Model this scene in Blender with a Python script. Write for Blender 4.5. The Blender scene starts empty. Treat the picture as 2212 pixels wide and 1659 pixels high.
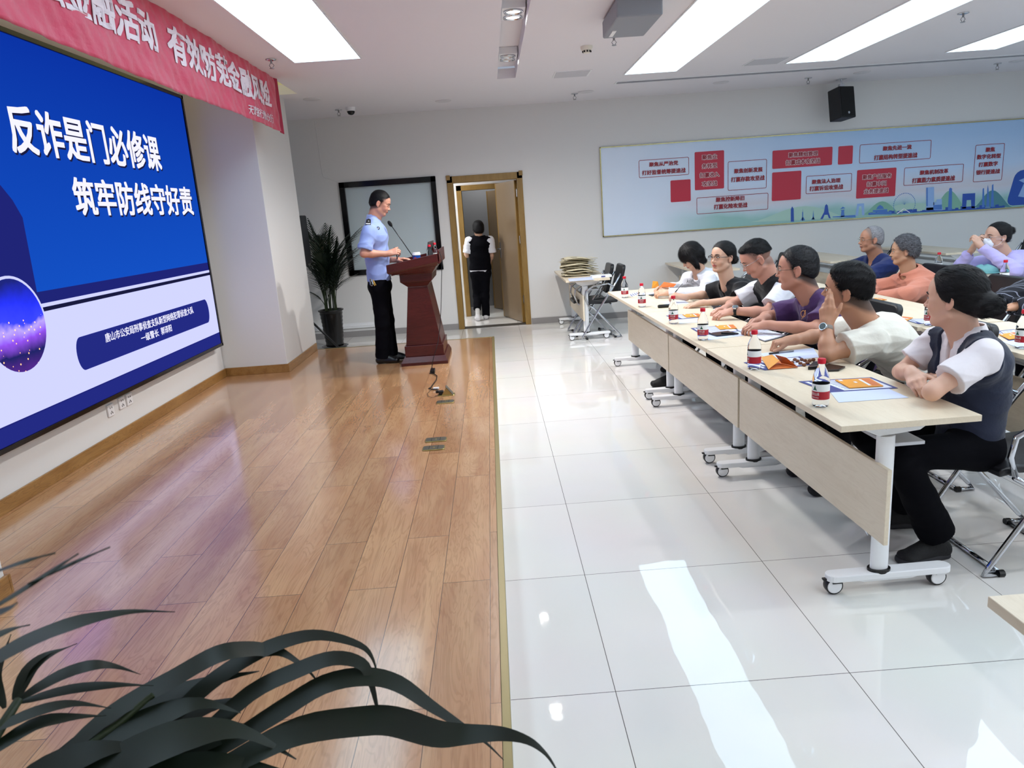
import bpy, bmesh, math, random
import numpy as np
from mathutils import Vector, Matrix
random.seed(7)
PI = math.pi
sc = bpy.context.scene
COL = sc.collection

# ---------------------------------------------------------------- camera, light, exposure
CAM_H = 1.60
FPX = 1552.23                       # focal length in pixels of the 2212 px wide frame
_yaw, _pit, _rol = 0.01502524, 0.23461408, -0.06992866
_F = np.array([math.sin(_yaw)*math.cos(_pit), math.cos(_yaw)*math.cos(_pit), -math.sin(_pit)])
_R0 = np.array([math.cos(_yaw), -math.sin(_yaw), 0.0]); _U0 = np.cross(_R0, _F)
_R = math.cos(_rol)*_R0 + math.sin(_rol)*_U0
_U = -math.sin(_rol)*_R0 + math.cos(_rol)*_U0
_C = np.array([0.0, 0.0, CAM_H])
cam_data = bpy.data.cameras.new('camera'); cam = bpy.data.objects.new('camera', cam_data); COL.objects.link(cam)
cam_data.sensor_fit = 'HORIZONTAL'; cam_data.sensor_width = 36.0; cam_data.lens = 36.0*FPX/2212
cam_data.clip_start = 0.02; cam_data.clip_end = 60
cam.matrix_world = Matrix(((_R[0], _U[0], -_F[0], 0), (_R[1], _U[1], -_F[1], 0), (_R[2], _U[2], -_F[2], CAM_H), (0, 0, 0, 1)))
cam_data.dof.use_dof = True; cam_data.dof.focus_distance = 4.6; cam_data.dof.aperture_fstop = 14.0
sc.camera = cam
sc.view_settings.view_transform = 'Standard'; sc.view_settings.look = 'None'
sc.view_settings.gamma = 1.0; sc.view_settings.use_curve_mapping = False
sc.view_settings.exposure = 1.02
sc.cycles.use_denoising = True
sc.cycles.max_bounces = 8; sc.cycles.diffuse_bounces = 4; sc.cycles.glossy_bounces = 4
sc.cycles.transmission_bounces = 8; sc.cycles.transparent_max_bounces = 12
sc.cycles.caustics_reflective = False; sc.cycles.caustics_refractive = False
sc.cycles.sample_clamp_indirect = 6.0
world = bpy.data.worlds.new('world'); sc.world = world; world.use_nodes = True
world.node_tree.nodes['Background'].inputs[0].default_value = (0.55, 0.62, 0.75, 1)
world.node_tree.nodes['Background'].inputs[1].default_value = 0.3
PANEL_E = 1.9                        # radiance of the ceiling light panels
SCREEN_E = 0.52                      # radiance scale of the LED wall

def spot(x, y, z, power, size=2.3, col=(1, .97, .93), blend=0.7, rad=0.05):
    d = bpy.data.lights.new('lamp', 'SPOT'); d.energy = power; d.spot_size = size; d.spot_blend = blend; d.color = col; d.shadow_soft_size = rad
    o = bpy.data.objects.new('lamp', d); COL.objects.link(o); o.location = (x, y, z); return o
for _y in (-1.8, -0.25, 1.3, 2.85, 4.4, 5.95, 7.52): spot(0.293, _y, 3.03, 112, 2.85)      # lamps of the ceiling channel
for _x in (2.8, 4.6, 6.4):
    for _y in (-1.8, 0.4, 2.4, 4.2): spot(_x, _y, 2.98, 24, 2.95, (.95, .97, 1))        # fill spots added between the panels to brighten the hall, no fixtures
def ray(x, y): return _F + _R*(x-1106)/FPX - _U*(y-829.5)/FPX
def atZ(x, y, z): d = ray(x, y); return Vector(_C + d*(z-CAM_H)/d[2])
def atY(x, y, Y): d = ray(x, y); return Vector(_C + d*Y/d[1])
def atX(x, y, X): d = ray(x, y); return Vector(_C + d*X/d[0])

# ---------------------------------------------------------------- materials
def lin(h):
    h = h.lstrip('#'); c = [int(h[i:i+2], 16)/255 for i in (0, 2, 4)]
    return tuple(v/12.92 if v <= 0.04045 else ((v+0.055)/1.055)**2.4 for v in c) + (1.0,)
_M = {}
def mat(name, col='#808080', rough=0.5, metal=0.0, emis=None, es=1.0, trans=0.0, coat=0.0, spec=0.5, bump=0.0, bscale=60.0, bstretch=(1, 1, 1), sheen=0.0, var=0.0, ior=1.45, alpha=1.0):
    if name in _M: return _M[name]
    m = bpy.data.materials.new(name); m.use_nodes = True; nt = m.node_tree
    b = nt.nodes['Principled BSDF']
    c = lin(col) if isinstance(col, str) else tuple(col)
    b.inputs['Base Color'].default_value = c
    b.inputs['Roughness'].default_value = rough; b.inputs['Metallic'].default_value = metal
    b.inputs['Specular IOR Level'].default_value = spec; b.inputs['IOR'].default_value = ior
    b.inputs['Transmission Weight'].default_value = trans
    b.inputs['Coat Weight'].default_value = coat
    b.inputs['Coat Roughness'].default_value = 0.05
    b.inputs['Sheen Weight'].default_value = sheen
    b.inputs['Alpha'].default_value = alpha
    if emis:
        b.inputs['Emission Color'].default_value = lin(emis) if isinstance(emis, str) else tuple(emis)
        b.inputs['Emission Strength'].default_value = es
    if bump or var:
        tc = nt.nodes.new('ShaderNodeTexCoord'); mp = nt.nodes.new('ShaderNodeMapping')
        mp.inputs['Scale'].default_value = bstretch
        nz = nt.nodes.new('ShaderNodeTexNoise'); nz.inputs['Scale'].default_value = bscale; nz.inputs['Detail'].default_value = 4
        nt.links.new(tc.outputs['Object'], mp.inputs[0]); nt.links.new(mp.outputs[0], nz.inputs['Vector'])
        if bump:
            bp = nt.nodes.new('ShaderNodeBump'); bp.inputs['Strength'].default_value = bump; bp.inputs['Distance'].default_value = 0.01
            nt.links.new(nz.outputs['Fac'], bp.inputs['Height']); nt.links.new(bp.outputs[0], b.inputs['Normal'])
        if var:
            mx = nt.nodes.new('ShaderNodeMix'); mx.data_type = 'RGBA'
            mx.inputs['A'].default_value = tuple(v*(1-var) for v in c[:3])+(1,)
            mx.inputs['B'].default_value = tuple(min(1, v*(1+var)) for v in c[:3])+(1,)
            nt.links.new(nz.outputs['Fac'], mx.inputs['Factor']); nt.links.new(mx.outputs['Result'], b.inputs['Base Color'])
    _M[name] = m
    return m
def emat(name, col, s=1.0):
    if name in _M: return _M[name]
    m = bpy.data.materials.new(name); m.use_nodes = True; nt = m.node_tree
    nt.nodes.remove(nt.nodes['Principled BSDF'])
    e = nt.nodes.new('ShaderNodeEmission'); e.inputs[0].default_value = lin(col) if isinstance(col, str) else col; e.inputs[1].default_value = s
    nt.links.new(e.outputs[0], nt.nodes['Material Output'].inputs[0])
    _M[name] = m
    return m

# ---------------------------------------------------------------- mesh builder
class B:
    def __init__(s): s.v = []; s.f = []; s.mi = []; s.cur = 0
    def m(s, i): s.cur = i; return s
    def add(s, vs, fs):
        o = len(s.v); s.v += [tuple(p) for p in vs]
        for f in fs: s.f.append([i+o for i in f]); s.mi.append(s.cur)
        return s
    def box(s, x0, x1, y0, y1, z0, z1, rot=None, c=None):
        vs = [Vector((x, y, z)) for x in (x0, x1) for y in (y0, y1) for z in (z0, z1)]
        if rot is not None:
            c = Vector(c) if c is not None else Vector(((x0+x1)/2, (y0+y1)/2, (z0+z1)/2)); vs = [rot @ (p-c)+c for p in vs]
        return s.add(vs, [(0, 1, 3, 2), (4, 6, 7, 5), (0, 4, 5, 1), (2, 3, 7, 6), (0, 2, 6, 4), (1, 5, 7, 3)])
    def tube(s, pts, r, n=10, caps=True, closed=False, flat=None):
        pts = [Vector(p) for p in pts]; N = len(pts); rr = r if isinstance(r, (list, tuple)) else [r]*N
        rings = []; up = None
        for i, p in enumerate(pts):
            if closed: t = pts[(i+1) % N]-pts[i-1]
            else: t = pts[min(i+1, N-1)]-pts[max(i-1, 0)]
            t.normalize()
            if up is None:
                a = Vector((0, 0, 1)) if abs(t.z) < .9 else Vector((1, 0, 0)); up = (a-t*a.dot(t)).normalized()
            else: up = (up-t*up.dot(t)); up = up.normalized() if up.length > 1e-6 else t.orthogonal().normalized()
            sd = t.cross(up)
            k1, k2 = (1, 1) if flat is None else flat
            rings.append([p+(up*math.cos(2*PI*j/n)*k1+sd*math.sin(2*PI*j/n)*k2)*rr[i] for j in range(n)])
        vs = [p for R in rings for p in R]; fs = []
        for i in range(N if closed else N-1):
            for j in range(n):
                a = i*n+j; b_ = i*n+(j+1) % n; c = ((i+1) % N)*n+(j+1) % n; d = ((i+1) % N)*n+j
                fs.append((a, b_, c, d))
        if caps and not closed: fs += [tuple(range(n))[::-1], tuple((N-1)*n+j for j in range(n))]
        return s.add(vs, fs)
    def lathe(s, prof, c=(0, 0, 0), n=24, axis='z', M=None, capb=True, capt=True):
        vs = []
        for r, z in prof:
            for j in range(n):
                a = 2*PI*j/n; p = Vector((r*math.cos(a), r*math.sin(a), z))
                if axis == 'x': p = Vector((p.z, p.x, p.y))
                if axis == 'y': p = Vector((p.x, p.z, -p.y))
                if M is not None: p = M @ p
                vs.append(p+Vector(c))
        fs = []
        for i in range(len(prof)-1):
            for j in range(n): fs.append((i*n+j, i*n+(j+1) % n, (i+1)*n+(j+1) % n, (i+1)*n+j))
        if capb: fs.append(tuple(range(n))[::-1])
        if capt: fs.append(tuple((len(prof)-1)*n+j for j in range(n)))
        return s.add(vs, fs)
    def prism(s, poly, fa, fb):       # poly of 2D points, fa/fb map (u,v) to the two end faces
        n = len(poly); vs = [fa(*p) for p in poly]+[fb(*p) for p in poly]
        fs = [tuple(range(n)), tuple(range(n, 2*n))[::-1]]+[(i, i+n, (i+1) % n+n, (i+1) % n) for i in range(n)]
        return s.add(vs, fs)
    def loft(s, rings, caps=True):
        n = len(rings[0]); vs = [p for R in rings for p in R]; fs = []
        for i in range(len(rings)-1):
            for j in range(n): fs.append((i*n+j, i*n+(j+1) % n, (i+1)*n+(j+1) % n, (i+1)*n+j))
        if caps: fs += [tuple(range(n))[::-1], tuple((len(rings)-1)*n+j for j in range(n))]
        return s.add(vs, fs)
    def sphere(s, c, r, n=12, k=(1, 1, 1), rot=None):
        prof = [(math.sin(PI*i/n), -math.cos(PI*i/n)) for i in range(n+1)]; vs = []; m = n*2
        for a, z in prof[1:-1]:
            for j in range(m): vs.append(Vector((a*math.cos(2*PI*j/m)*k[0], a*math.sin(2*PI*j/m)*k[1], z*k[2]))*r)
        vs += [Vector((0, 0, -r*k[2])), Vector((0, 0, r*k[2]))]
        if rot is not None: vs = [rot @ v for v in vs]
        vs = [v+Vector(c) for v in vs]; fs = []
        for i in range(n-2):
            for j in range(m): fs.append((i*m+j, i*m+(j+1) % m, (i+1)*m+(j+1) % m, (i+1)*m+j))
        L = len(vs)
        for j in range(m): fs.append((L-2, (j+1) % m, j)); fs.append((L-1, (n-2)*m+j, (n-2)*m+(j+1) % m))
        return s.add(vs, fs)
    def obj(s, name, m, parent=None, smooth=False, bevel=0, seg=2, auto=None, fixn=True):
        me = bpy.data.meshes.new(name); me.from_pydata([tuple(v) for v in s.v], [], s.f)
        ms = m if isinstance(m, (list, tuple)) else [m]
        for q in ms: me.materials.append(q)
        me.polygons.foreach_set('material_index', s.mi)
        if fixn:
            bm = bmesh.new(); bm.from_mesh(me); bmesh.ops.recalc_face_normals(bm, faces=bm.faces); bm.to_mesh(me); bm.free()
        if smooth: me.polygons.foreach_set('use_smooth', [True]*len(me.polygons))
        if auto is not None:
            me.polygons.foreach_set('use_smooth', [True]*len(me.polygons)); me.set_sharp_from_angle(angle=math.radians(auto))
        o = bpy.data.objects.new(name, me); COL.objects.link(o)
        if bevel:
            bv = o.modifiers.new('bevel', 'BEVEL'); bv.width = bevel; bv.segments = seg; bv.limit_method = 'ANGLE'; bv.angle_limit = math.radians(40); bv.harden_normals = False
        if parent is not None: adopt(o, parent)
        return o
def adopt(o, p):
    o.parent = p; o.matrix_parent_inverse = world_of(p).inverted()
def world_of(p):
    if p.parent is None: return p.matrix_basis.copy()
    return world_of(p.parent) @ p.matrix_parent_inverse @ p.matrix_basis
def tag(o, label, cat, group=None, kind=None):
    o['label'] = label; o['category'] = cat
    if group: o['group'] = group
    if kind: o['kind'] = kind
    return o
def thing(name, label, cat, loc=(0, 0, 0), rz=0, group=None):
    o = bpy.data.objects.new(name, None); COL.objects.link(o); o.location = loc; o.rotation_euler = (0, 0, rz)
    o.matrix_basis = Matrix.Translation(Vector(loc)) @ Matrix.Rotation(rz, 4, 'Z')
    o.empty_display_size = 0.05
    return tag(o, label, cat, group)
def struct(o, label=None):
    o['kind'] = 'structure'
    if label: o['label'] = label; o['category'] = 'structure'
    return o
def dup(root, loc, rz, label, group=None, skip=()):
    def cp(o, par):
        c = o.copy(); COL.objects.link(c)
        if par is not None: c.parent = par; c.matrix_parent_inverse = o.matrix_parent_inverse.copy()
        for ch in list(o.children):
            if ch.name.split('.')[0] not in skip: cp(ch, c)
        return c
    r = cp(root, None); r.matrix_basis = Matrix.Translation(Vector(loc)) @ Matrix.Rotation(rz, 4, 'Z')
    r['label'] = label
    if group: r['group'] = group
    return r
def text_uv(s, bold=0.0, space=1.0):
    cu = bpy.data.curves.new('t', 'FONT'); cu.body = s; cu.size = 1; cu.offset = bold; cu.space_character = space; cu.resolution_u = 2
    o = bpy.data.objects.new('t', cu); COL.objects.link(o)
    dg = bpy.context.evaluated_depsgraph_get(); me = bpy.data.meshes.new_from_object(o.evaluated_get(dg))
    vs = [(v.co.x, v.co.y) for v in me.vertices]; fs = [tuple(p.vertices) for p in me.polygons]
    bpy.data.objects.remove(o); bpy.data.meshes.remove(me); bpy.data.curves.remove(cu)
    x0 = min(v[0] for v in vs); x1 = max(v[0] for v in vs); y0 = min(v[1] for v in vs); y1 = max(v[1] for v in vs)
    return [((x-x0)/(x1-x0), (y-y0)/(y1-y0)) for x, y in vs], fs
def text(b, s, fn, bold=0.0, space=1.0, nrm=(0, -1, 0)):    # fn maps u,v in 0..1 to a world point; bold repeats the strokes a little aside
    uv, fs = text_uv(s, 0.0, space); n = max(1, len(s)*0.95)
    sh = [(0, 0)] if not bold else [(dx*bold/n, dy*bold) for dx in (-1, 0, 1) for dy in (-1, 0, 1)]
    for k, (du, dv) in enumerate(sh): e = .00012*k; b.add([tuple(a+e*c for a, c in zip(fn(u+du, v+dv), nrm)) for u, v in uv], fs)
    return b
# ================================================================ setting
YW = 10.33; ZC = 3.0; XL = -2.84; ST = 0.15; XR = 8.6; YN = -2.6
M_wall = mat('wall_paint', '#d9d8d7', 0.75, bump=0.05, bscale=35)
M_ceil = mat('ceiling_paint', '#e4e1e6', 0.8)
M_white = mat('white_enamel', '#e8e9ec', 0.35)
M_basegrey = mat('grey_skirting', '#8f8c8c', 0.35)

def tile_material():
    m = bpy.data.materials.new('polished_tile'); m.use_nodes = True; nt = m.node_tree; L = nt.links
    b = nt.nodes['Principled BSDF']
    tc = nt.nodes.new('ShaderNodeTexCoord'); mp = nt.nodes.new('ShaderNodeMapping')
    mp.inputs['Location'].default_value = (-0.309+0.8*8, -2.115+0.808*8, 0)
    br = nt.nodes.new('ShaderNodeTexBrick'); br.offset = 0; br.squash = 1
    br.inputs['Scale'].default_value = 1; br.inputs['Brick Width'].default_value = 0.80; br.inputs['Row Height'].default_value = 0.808
    br.inputs['Mortar Size'].default_value = 0.0016; br.inputs['Mortar Smooth'].default_value = 0.3
    br.inputs['Color1'].default_value = lin('#e8e5e2'); br.inputs['Color2'].default_value = lin('#e3e1de'); br.inputs['Mortar'].default_value = lin('#5a5652')
    L.new(tc.outputs['Object'], mp.inputs[0]); L.new(mp.outputs[0], br.inputs['Vector'])
    nz = nt.nodes.new('ShaderNodeTexNoise'); nz.inputs['Scale'].default_value = 1.7; nz.inputs['Detail'].default_value = 3
    L.new(tc.outputs['Object'], nz.inputs['Vector'])
    mx = nt.nodes.new('ShaderNodeMix'); mx.data_type = 'RGBA'; mx.blend_type = 'MULTIPLY'; mx.inputs['Factor'].default_value = 0.10
    L.new(br.outputs['Color'], mx.inputs['A']); L.new(nz.outputs['Color'], mx.inputs['B']); L.new(mx.outputs['Result'], b.inputs['Base Color'])
    b.inputs['Roughness'].default_value = 0.015; b.inputs['IOR'].default_value = 1.65
    wv = nt.nodes.new('ShaderNodeTexNoise'); wv.inputs['Scale'].default_value = 2.6; wv.inputs['Detail'].default_value = 2
    L.new(tc.outputs['Object'], wv.inputs['Vector'])
    bp = nt.nodes.new('ShaderNodeBump'); bp.inputs['Strength'].default_value = 0.17; bp.inputs['Distance'].default_value = 0.012
    L.new(wv.outputs['Fac'], bp.inputs['Height']); L.new(bp.outputs[0], b.inputs['Normal'])
    return m
def wood_material(name, c1, c2, dark, plank=None, rough=0.25, axis='Y', gs=1.0, loc=(0, 0, 0), coat=0.0, contrast=1.0):
    m = bpy.data.materials.new(name); m.use_nodes = True; nt = m.node_tree; L = nt.links
    b = nt.nodes['Principled BSDF']; b.inputs['Roughness'].default_value = rough; b.inputs['Coat Weight'].default_value = coat; b.inputs['Coat Roughness'].default_value = 0.12
    tc = nt.nodes.new('ShaderNodeTexCoord'); mp = nt.nodes.new('ShaderNodeMapping')
    mp.inputs['Location'].default_value = loc
    if axis == 'Y': mp.inputs['Rotation'].default_value = (0, 0, PI/2)     # the grain runs along the texture's x
    if axis == 'Z': mp.inputs['Rotation'].default_value = (0, PI/2, 0)
    L.new(tc.outputs['Object'], mp.inputs[0]); vec = mp.outputs[0]
    rnd = None
    if plank:
        br = nt.nodes.new('ShaderNodeTexBrick'); br.offset = 0.37; br.offset_frequency = 2
        br.inputs['Scale'].default_value = 1; br.inputs['Brick Width'].default_value = plank[0]; br.inputs['Row Height'].default_value = plank[1]
        br.inputs['Mortar Size'].default_value = 0.0014; br.inputs['Mortar Smooth'].default_value = 0.2; br.inputs['Bias'].default_value = 0
        br.inputs['Color1'].default_value = (0, 0, 0, 1); br.inputs['Color2'].default_value = (1, 1, 1, 1); br.inputs['Mortar'].default_value = (.5, .5, .5, 1)
        L.new(vec, br.inputs['Vector']); rnd = br
        ml = nt.nodes.new('ShaderNodeVectorMath'); ml.operation = 'SCALE'; ml.inputs['Scale'].default_value = 37.0
        L.new(br.outputs['Color'], ml.inputs[0])
        ad = nt.nodes.new('ShaderNodeVectorMath'); ad.operation = 'ADD'; L.new(vec, ad.inputs[0]); L.new(ml.outputs[0], ad.inputs[1]); vec = ad.outputs[0]
    s1 = nt.nodes.new('ShaderNodeMapping'); s1.inputs['Scale'].default_value = (0.9*gs, 7*gs, 7*gs); L.new(vec, s1.inputs[0])
    n1 = nt.nodes.new('ShaderNodeTexNoise'); n1.inputs['Scale'].default_value = 1.4; n1.inputs['Detail'].default_value = 3; n1.inputs['Distortion'].default_value = 1.6
    L.new(s1.outputs[0], n1.inputs['Vector'])
    sn = nt.nodes.new('ShaderNodeMath'); sn.operation = 'MULTIPLY'; sn.inputs[1].default_value = 62; L.new(n1.outputs['Fac'], sn.inputs[0])
    si = nt.nodes.new('ShaderNodeMath'); si.operation = 'SINE'; L.new(sn.outputs[0], si.inputs[0])
    s2 = nt.nodes.new('ShaderNodeMapping'); s2.inputs['Scale'].default_value = (4*gs, 120*gs, 120*gs); L.new(vec, s2.inputs[0])
    n2 = nt.nodes.new('ShaderNodeTexNoise'); n2.inputs['Scale'].default_value = 1.0; n2.inputs['Detail'].default_value = 5; L.new(s2.outputs[0], n2.inputs['Vector'])
    s3 = nt.nodes.new('ShaderNodeMapping'); s3.inputs['Scale'].default_value = (1.1*gs, 5*gs, 5*gs); L.new(vec, s3.inputs[0])
    n3 = nt.nodes.new('ShaderNodeTexNoise'); n3.inputs['Scale'].default_value = 1.6; n3.inputs['Detail'].default_value = 4; L.new(s3.outputs[0], n3.inputs['Vector'])
    r3 = nt.nodes.new('ShaderNodeMapRange'); r3.inputs[1].default_value = 0.32; r3.inputs[2].default_value = 0.68; L.new(n3.outputs['Fac'], r3.inputs[0])
    mxa = nt.nodes.new('ShaderNodeMix'); mxa.data_type = 'RGBA'; mxa.inputs['A'].default_value = lin(c1); mxa.inputs['B'].default_value = lin(c2)
    L.new(r3.outputs[0], mxa.inputs['Factor'])
    g = nt.nodes.new('ShaderNodeMapRange'); g.inputs[1].default_value = 0.15; g.inputs[2].default_value = 1.0; g.inputs[4].default_value = 0.34*contrast; L.new(si.outputs[0], g.inputs[0])
    mxb = nt.nodes.new('ShaderNodeMix'); mxb.data_type = 'RGBA'; L.new(g.outputs[0], mxb.inputs['Factor']); L.new(mxa.outputs['Result'], mxb.inputs['A']); mxb.inputs['B'].default_value = lin(dark)
    h = nt.nodes.new('ShaderNodeMapRange'); h.inputs[1].default_value = 0.5; h.inputs[2].default_value = 0.8; h.inputs[4].default_value = 0.45*contrast; L.new(n2.outputs['Fac'], h.inputs[0])
    mxc = nt.nodes.new('ShaderNodeMix'); mxc.data_type = 'RGBA'; L.new(h.outputs[0], mxc.inputs['Factor']); L.new(mxb.outputs['Result'], mxc.inputs['A']); mxc.inputs['B'].default_value = lin(dark)
    out = mxc.outputs['Result']
    if plank:
        hv = nt.nodes.new('ShaderNodeMapRange'); hv.inputs[3].default_value = 0.90; hv.inputs[4].default_value = 1.08; L.new(br.outputs['Color'], hv.inputs[0])
        vm = nt.nodes.new('ShaderNodeVectorMath'); vm.operation = 'SCALE'; L.new(out, vm.inputs[0]); L.new(hv.outputs[0], vm.inputs['Scale'])
        sm = nt.nodes.new('ShaderNodeMix'); sm.data_type = 'RGBA'; L.new(br.outputs['Fac'], sm.inputs['Factor']); L.new(vm.outputs[0], sm.inputs['A']); sm.inputs['B'].default_value = lin('#5d3c22')
        out = sm.outputs['Result']
        bp = nt.nodes.new('ShaderNodeBump'); bp.inputs['Strength'].default_value = 0.15; bp.inputs['Distance'].default_value = 0.002
        L.new(n2.outputs['Fac'], bp.inputs['Height']); L.new(bp.outputs[0], b.inputs['Normal'])
    L.new(out, b.inputs['Base Color'])
    _M[name] = m
    return m
M_tile = tile_material()
M_plank = wood_material('laminate_planks', '#c69a70', '#b28059', '#7e5330', plank=(1.21, 0.192), contrast=0.75, rough=0.24, coat=1.0, loc=(0.25, 0.105, 0))
M_skirt = wood_material('wood_skirting', '#a57c48', '#8f6534', '#5f3f1e', rough=0.35, axis='Y', gs=1.6)
M_birch = wood_material('birch_board', '#e2d5bf', '#d9cab2', '#bda98d', rough=0.4, axis='Y', gs=1.1, contrast=0.35)
M_birchx = wood_material('birch_board_edge', '#b9a98a', '#ac9b7c', '#96866a', rough=0.5, axis='X', gs=1.5, contrast=0.3)
M_door = mat('door_veneer', '#84715a', 0.28, bump=0.02, var=0.06, bscale=8)
M_dframe = wood_material('golden_door_frame', '#96763c', '#86672f', '#6b4f22', rough=0.4, axis='Z', gs=1.6, contrast=0.6)
M_maho = wood_material('mahogany_veneer', '#4e1a1a', '#3f1214', '#210808', rough=0.25, axis='X', gs=1.4, contrast=0.8)
M_chrome = mat('chrome', '#c9ccd2', 0.09, metal=1.0)
M_black = mat('black_plastic', '#0c0c0e', 0.35)
M_blackgl = mat('black_gloss', '#08080a', 0.12)
M_brass = mat('brass_trim', '#85784f', 0.4, metal=0.3)
M_glassd = mat('dark_glass', '#101216', 0.06)

# floor, stage platform
b = B().box(-3.6, XR, YN, 12.9, -0.1, 0.0); struct(b.obj('floor', M_tile), 'polished cream floor tiles filling the hall')
b = B().box(XL, -0.072, YN, 8.575, 0.001, ST); stage = struct(b.obj('floor_stage', M_plank), 'low oak laminate stage platform below the screen')
b = B().box(-0.0715, -0.044, YN, 8.602, ST-.022, ST+0.002); b.box(XL, -0.072, 8.576, 8.602, ST-.022, ST+0.002)
tr = struct(b.obj('trim_1', M_brass, bevel=0.002), 'brass edge strip along the stage'); 
b = B().box(-0.0715, -0.047, YN, 8.599, 0.001, ST-.0225); b.box(XL, -0.072, 8.576, 8.599, 0.001, ST-.0225); struct(b.obj('trim_4', mat('riser_cream', '#dcd8d2', .25)), 'cream riser of the stage step')
# back wall with door and window openings
def wall_with_holes(name, x0, x1, z0, z1, y0, y1, holes, m):
    b = B(); xs = sorted({x0, x1, *[h[0] for h in holes], *[h[1] for h in holes]}); zs = sorted({z0, z1, *[h[2] for h in holes], *[h[3] for h in holes]})
    for i in range(len(xs)-1):
        for k in range(len(zs)-1):
            cx, cz = (xs[i]+xs[i+1])/2, (zs[k]+zs[k+1])/2
            if any(h[0] < cx < h[1] and h[2] < cz < h[3] for h in holes): continue
            b.box(xs[i], xs[i+1], y0, y1, zs[k], zs[k+1])
    o = b.obj(name, m); bm = bmesh.new(); bm.from_mesh(o.data); bmesh.ops.remove_doubles(bm, verts=bm.verts, dist=1e-5)
    bm.to_mesh(o.data); bm.free(); return struct(o)
DX0, DX1, DZ = -0.478, 0.428, 2.05
WX0, WX1, WZ0, WZ1 = -2.0, -0.72, 0.92, 2.105
wall_with_holes('wall_back', -3.6, XR, 0, 3.3, YW, YW+0.2, [(DX0, DX1, 0, DZ), (WX0, WX1, WZ0, WZ1)], M_wall)
struct(B().box(XL-0.2, XL, YN, 7.33, 0, 3.3).obj('wall_left', M_wall))
struct(B().box(-3.6, -3.4, 8.6, YW, 0, 3.3).obj('wall_left', M_wall))
struct(B().box(XL-0.2, -2.19, 7.345, 8.62, ST, 3.02).obj('wall_pillar_far', M_wall, bevel=0.004), 'white pillar beside the screen, nearer the podium')
struct(B().box(XL-0.2, -2.19, YN, 2.88, ST, 3.02).obj('wall_pillar_near', M_wall, bevel=0.004), 'white pillar beside the screen, nearest the viewer')
struct(B().box(XR, XR+0.2, YN, YW+.2, 0, 3.3).obj('wall_right', M_wall))
struct(B().box(-3.6, XR, YN-0.2, YN, 0, 3.3).obj('wall_front', M_wall))
# corridor behind the door
YC = 11.62
wall_with_holes('wall_corridor_far', -2.6, 3.0, 0, 2.9, YC, YC+0.12, [(-0.405, 0.36, 0, 1.97)], M_wall)
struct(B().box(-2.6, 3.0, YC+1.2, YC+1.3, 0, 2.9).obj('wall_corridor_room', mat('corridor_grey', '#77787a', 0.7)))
struct(B().box(-2.6, 3.0, YW+0.2, YC+1.3, 2.6, 2.7).obj('ceiling_corridor', M_ceil))
struct(B().box(-2.7, -2.6, YW+0.2, YC+1.3, 0, 2.7).obj('wall_corridor_left', M_wall)); struct(B().box(3.0, 3.1, YW+0.2, YC+1.3, 0, 2.7).obj('wall_corridor_right', M_wall))
_l = bpy.data.lights.new('corridor_fill', 'AREA'); _l.energy = 22; _l.size = .5; _o = bpy.data.objects.new('corridor_fill', _l); COL.objects.link(_o); _o.location = (-1.4, 11.05, 2.55)  # fill light added to brighten the dark corridor, no fixture modelled
_l = bpy.data.lights.new('corridor_fill', 'AREA'); _l.energy = 5; _l.size = .4; _o = bpy.data.objects.new('corridor_fill', _l); COL.objects.link(_o); _o.location = (-.1, 12.3, 2.45)  # second added fill, beyond the far door frame
# skirting boards
b = B().box(-3.4, -0.555, YW-0.012, YW, 0, 0.085); b.box(0.505, XR, YW-0.012, YW, 0, 0.085); struct(b.obj('baseboard_back', M_basegrey))
b = B().box(-2.6, -0.53, YC-0.012, YC, 0, 0.085); b.box(0.45, 3, YC-0.012, YC, 0, 0.085); struct(b.obj('baseboard_corridor', M_basegrey))
b = B().box(XL, XL+0.016, 2.88, 7.345, ST, ST+0.085); struct(b.obj('baseboard_left', M_skirt, bevel=0.003))
b = B().box(XL+.016, -2.174, 7.329, 7.345, ST, ST+0.085); b.box(-2.19, -2.174, 7.345, 8.57, ST, ST+0.085); struct(b.obj('baseboard_pillar_far', M_skirt, bevel=0.003))
b = B().box(XL+.016, -2.174, 2.88, 2.896, ST, ST+0.085); b.box(-2.19, -2.174, YN, 2.88, ST, ST+0.085); struct(b.obj('baseboard_pillar_near', M_skirt, bevel=0.003))
# ceiling with curtain slot over the screen and a narrow recessed lamp channel
cx0, cx1 = 0.195, 0.392
b = B()
xs = [-3.6, XL, -1.975, cx0, cx1, XR]; ys = [YN, 3.0, 4.6, 8.30, 8.37, YW+0.2]
for i in range(5):
    for k in range(5):
        X, Y = (xs[i]+xs[i+1])/2, (ys[k]+ys[k+1])/2
        if XL < X < -1.975 and 3.0 < Y < 8.37: continue
        if cx0 < X < cx1 and 4.6 < Y < 8.30: continue
        b.box(xs[i], xs[i+1], ys[k], ys[k+1], ZC, ZC+0.1)
o = b.obj('ceiling', M_ceil); bm = bmesh.new(); bm.from_mesh(o.data); bmesh.ops.remove_doubles(bm, verts=bm.verts, dist=1e-5); bm.to_mesh(o.data); bm.free()
struct(o, 'white plaster ceiling with a recessed lamp channel')
b = B().box(XL, -1.975, 3.0, 8.37, 3.30, 3.34); b.box(-1.975, -1.955, 3.0, 8.37, 3.1, 3.34); b.box(XL, -1.955, 8.37, 8.39, 3.1, 3.34); b.box(XL, -1.955, 2.98, 3.0, 3.1, 3.34)
struct(b.obj('ceiling_slot', mat('slot_cream', '#e9e6c4', 0.7)), 'recessed slot in the ceiling above the screen')
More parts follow.
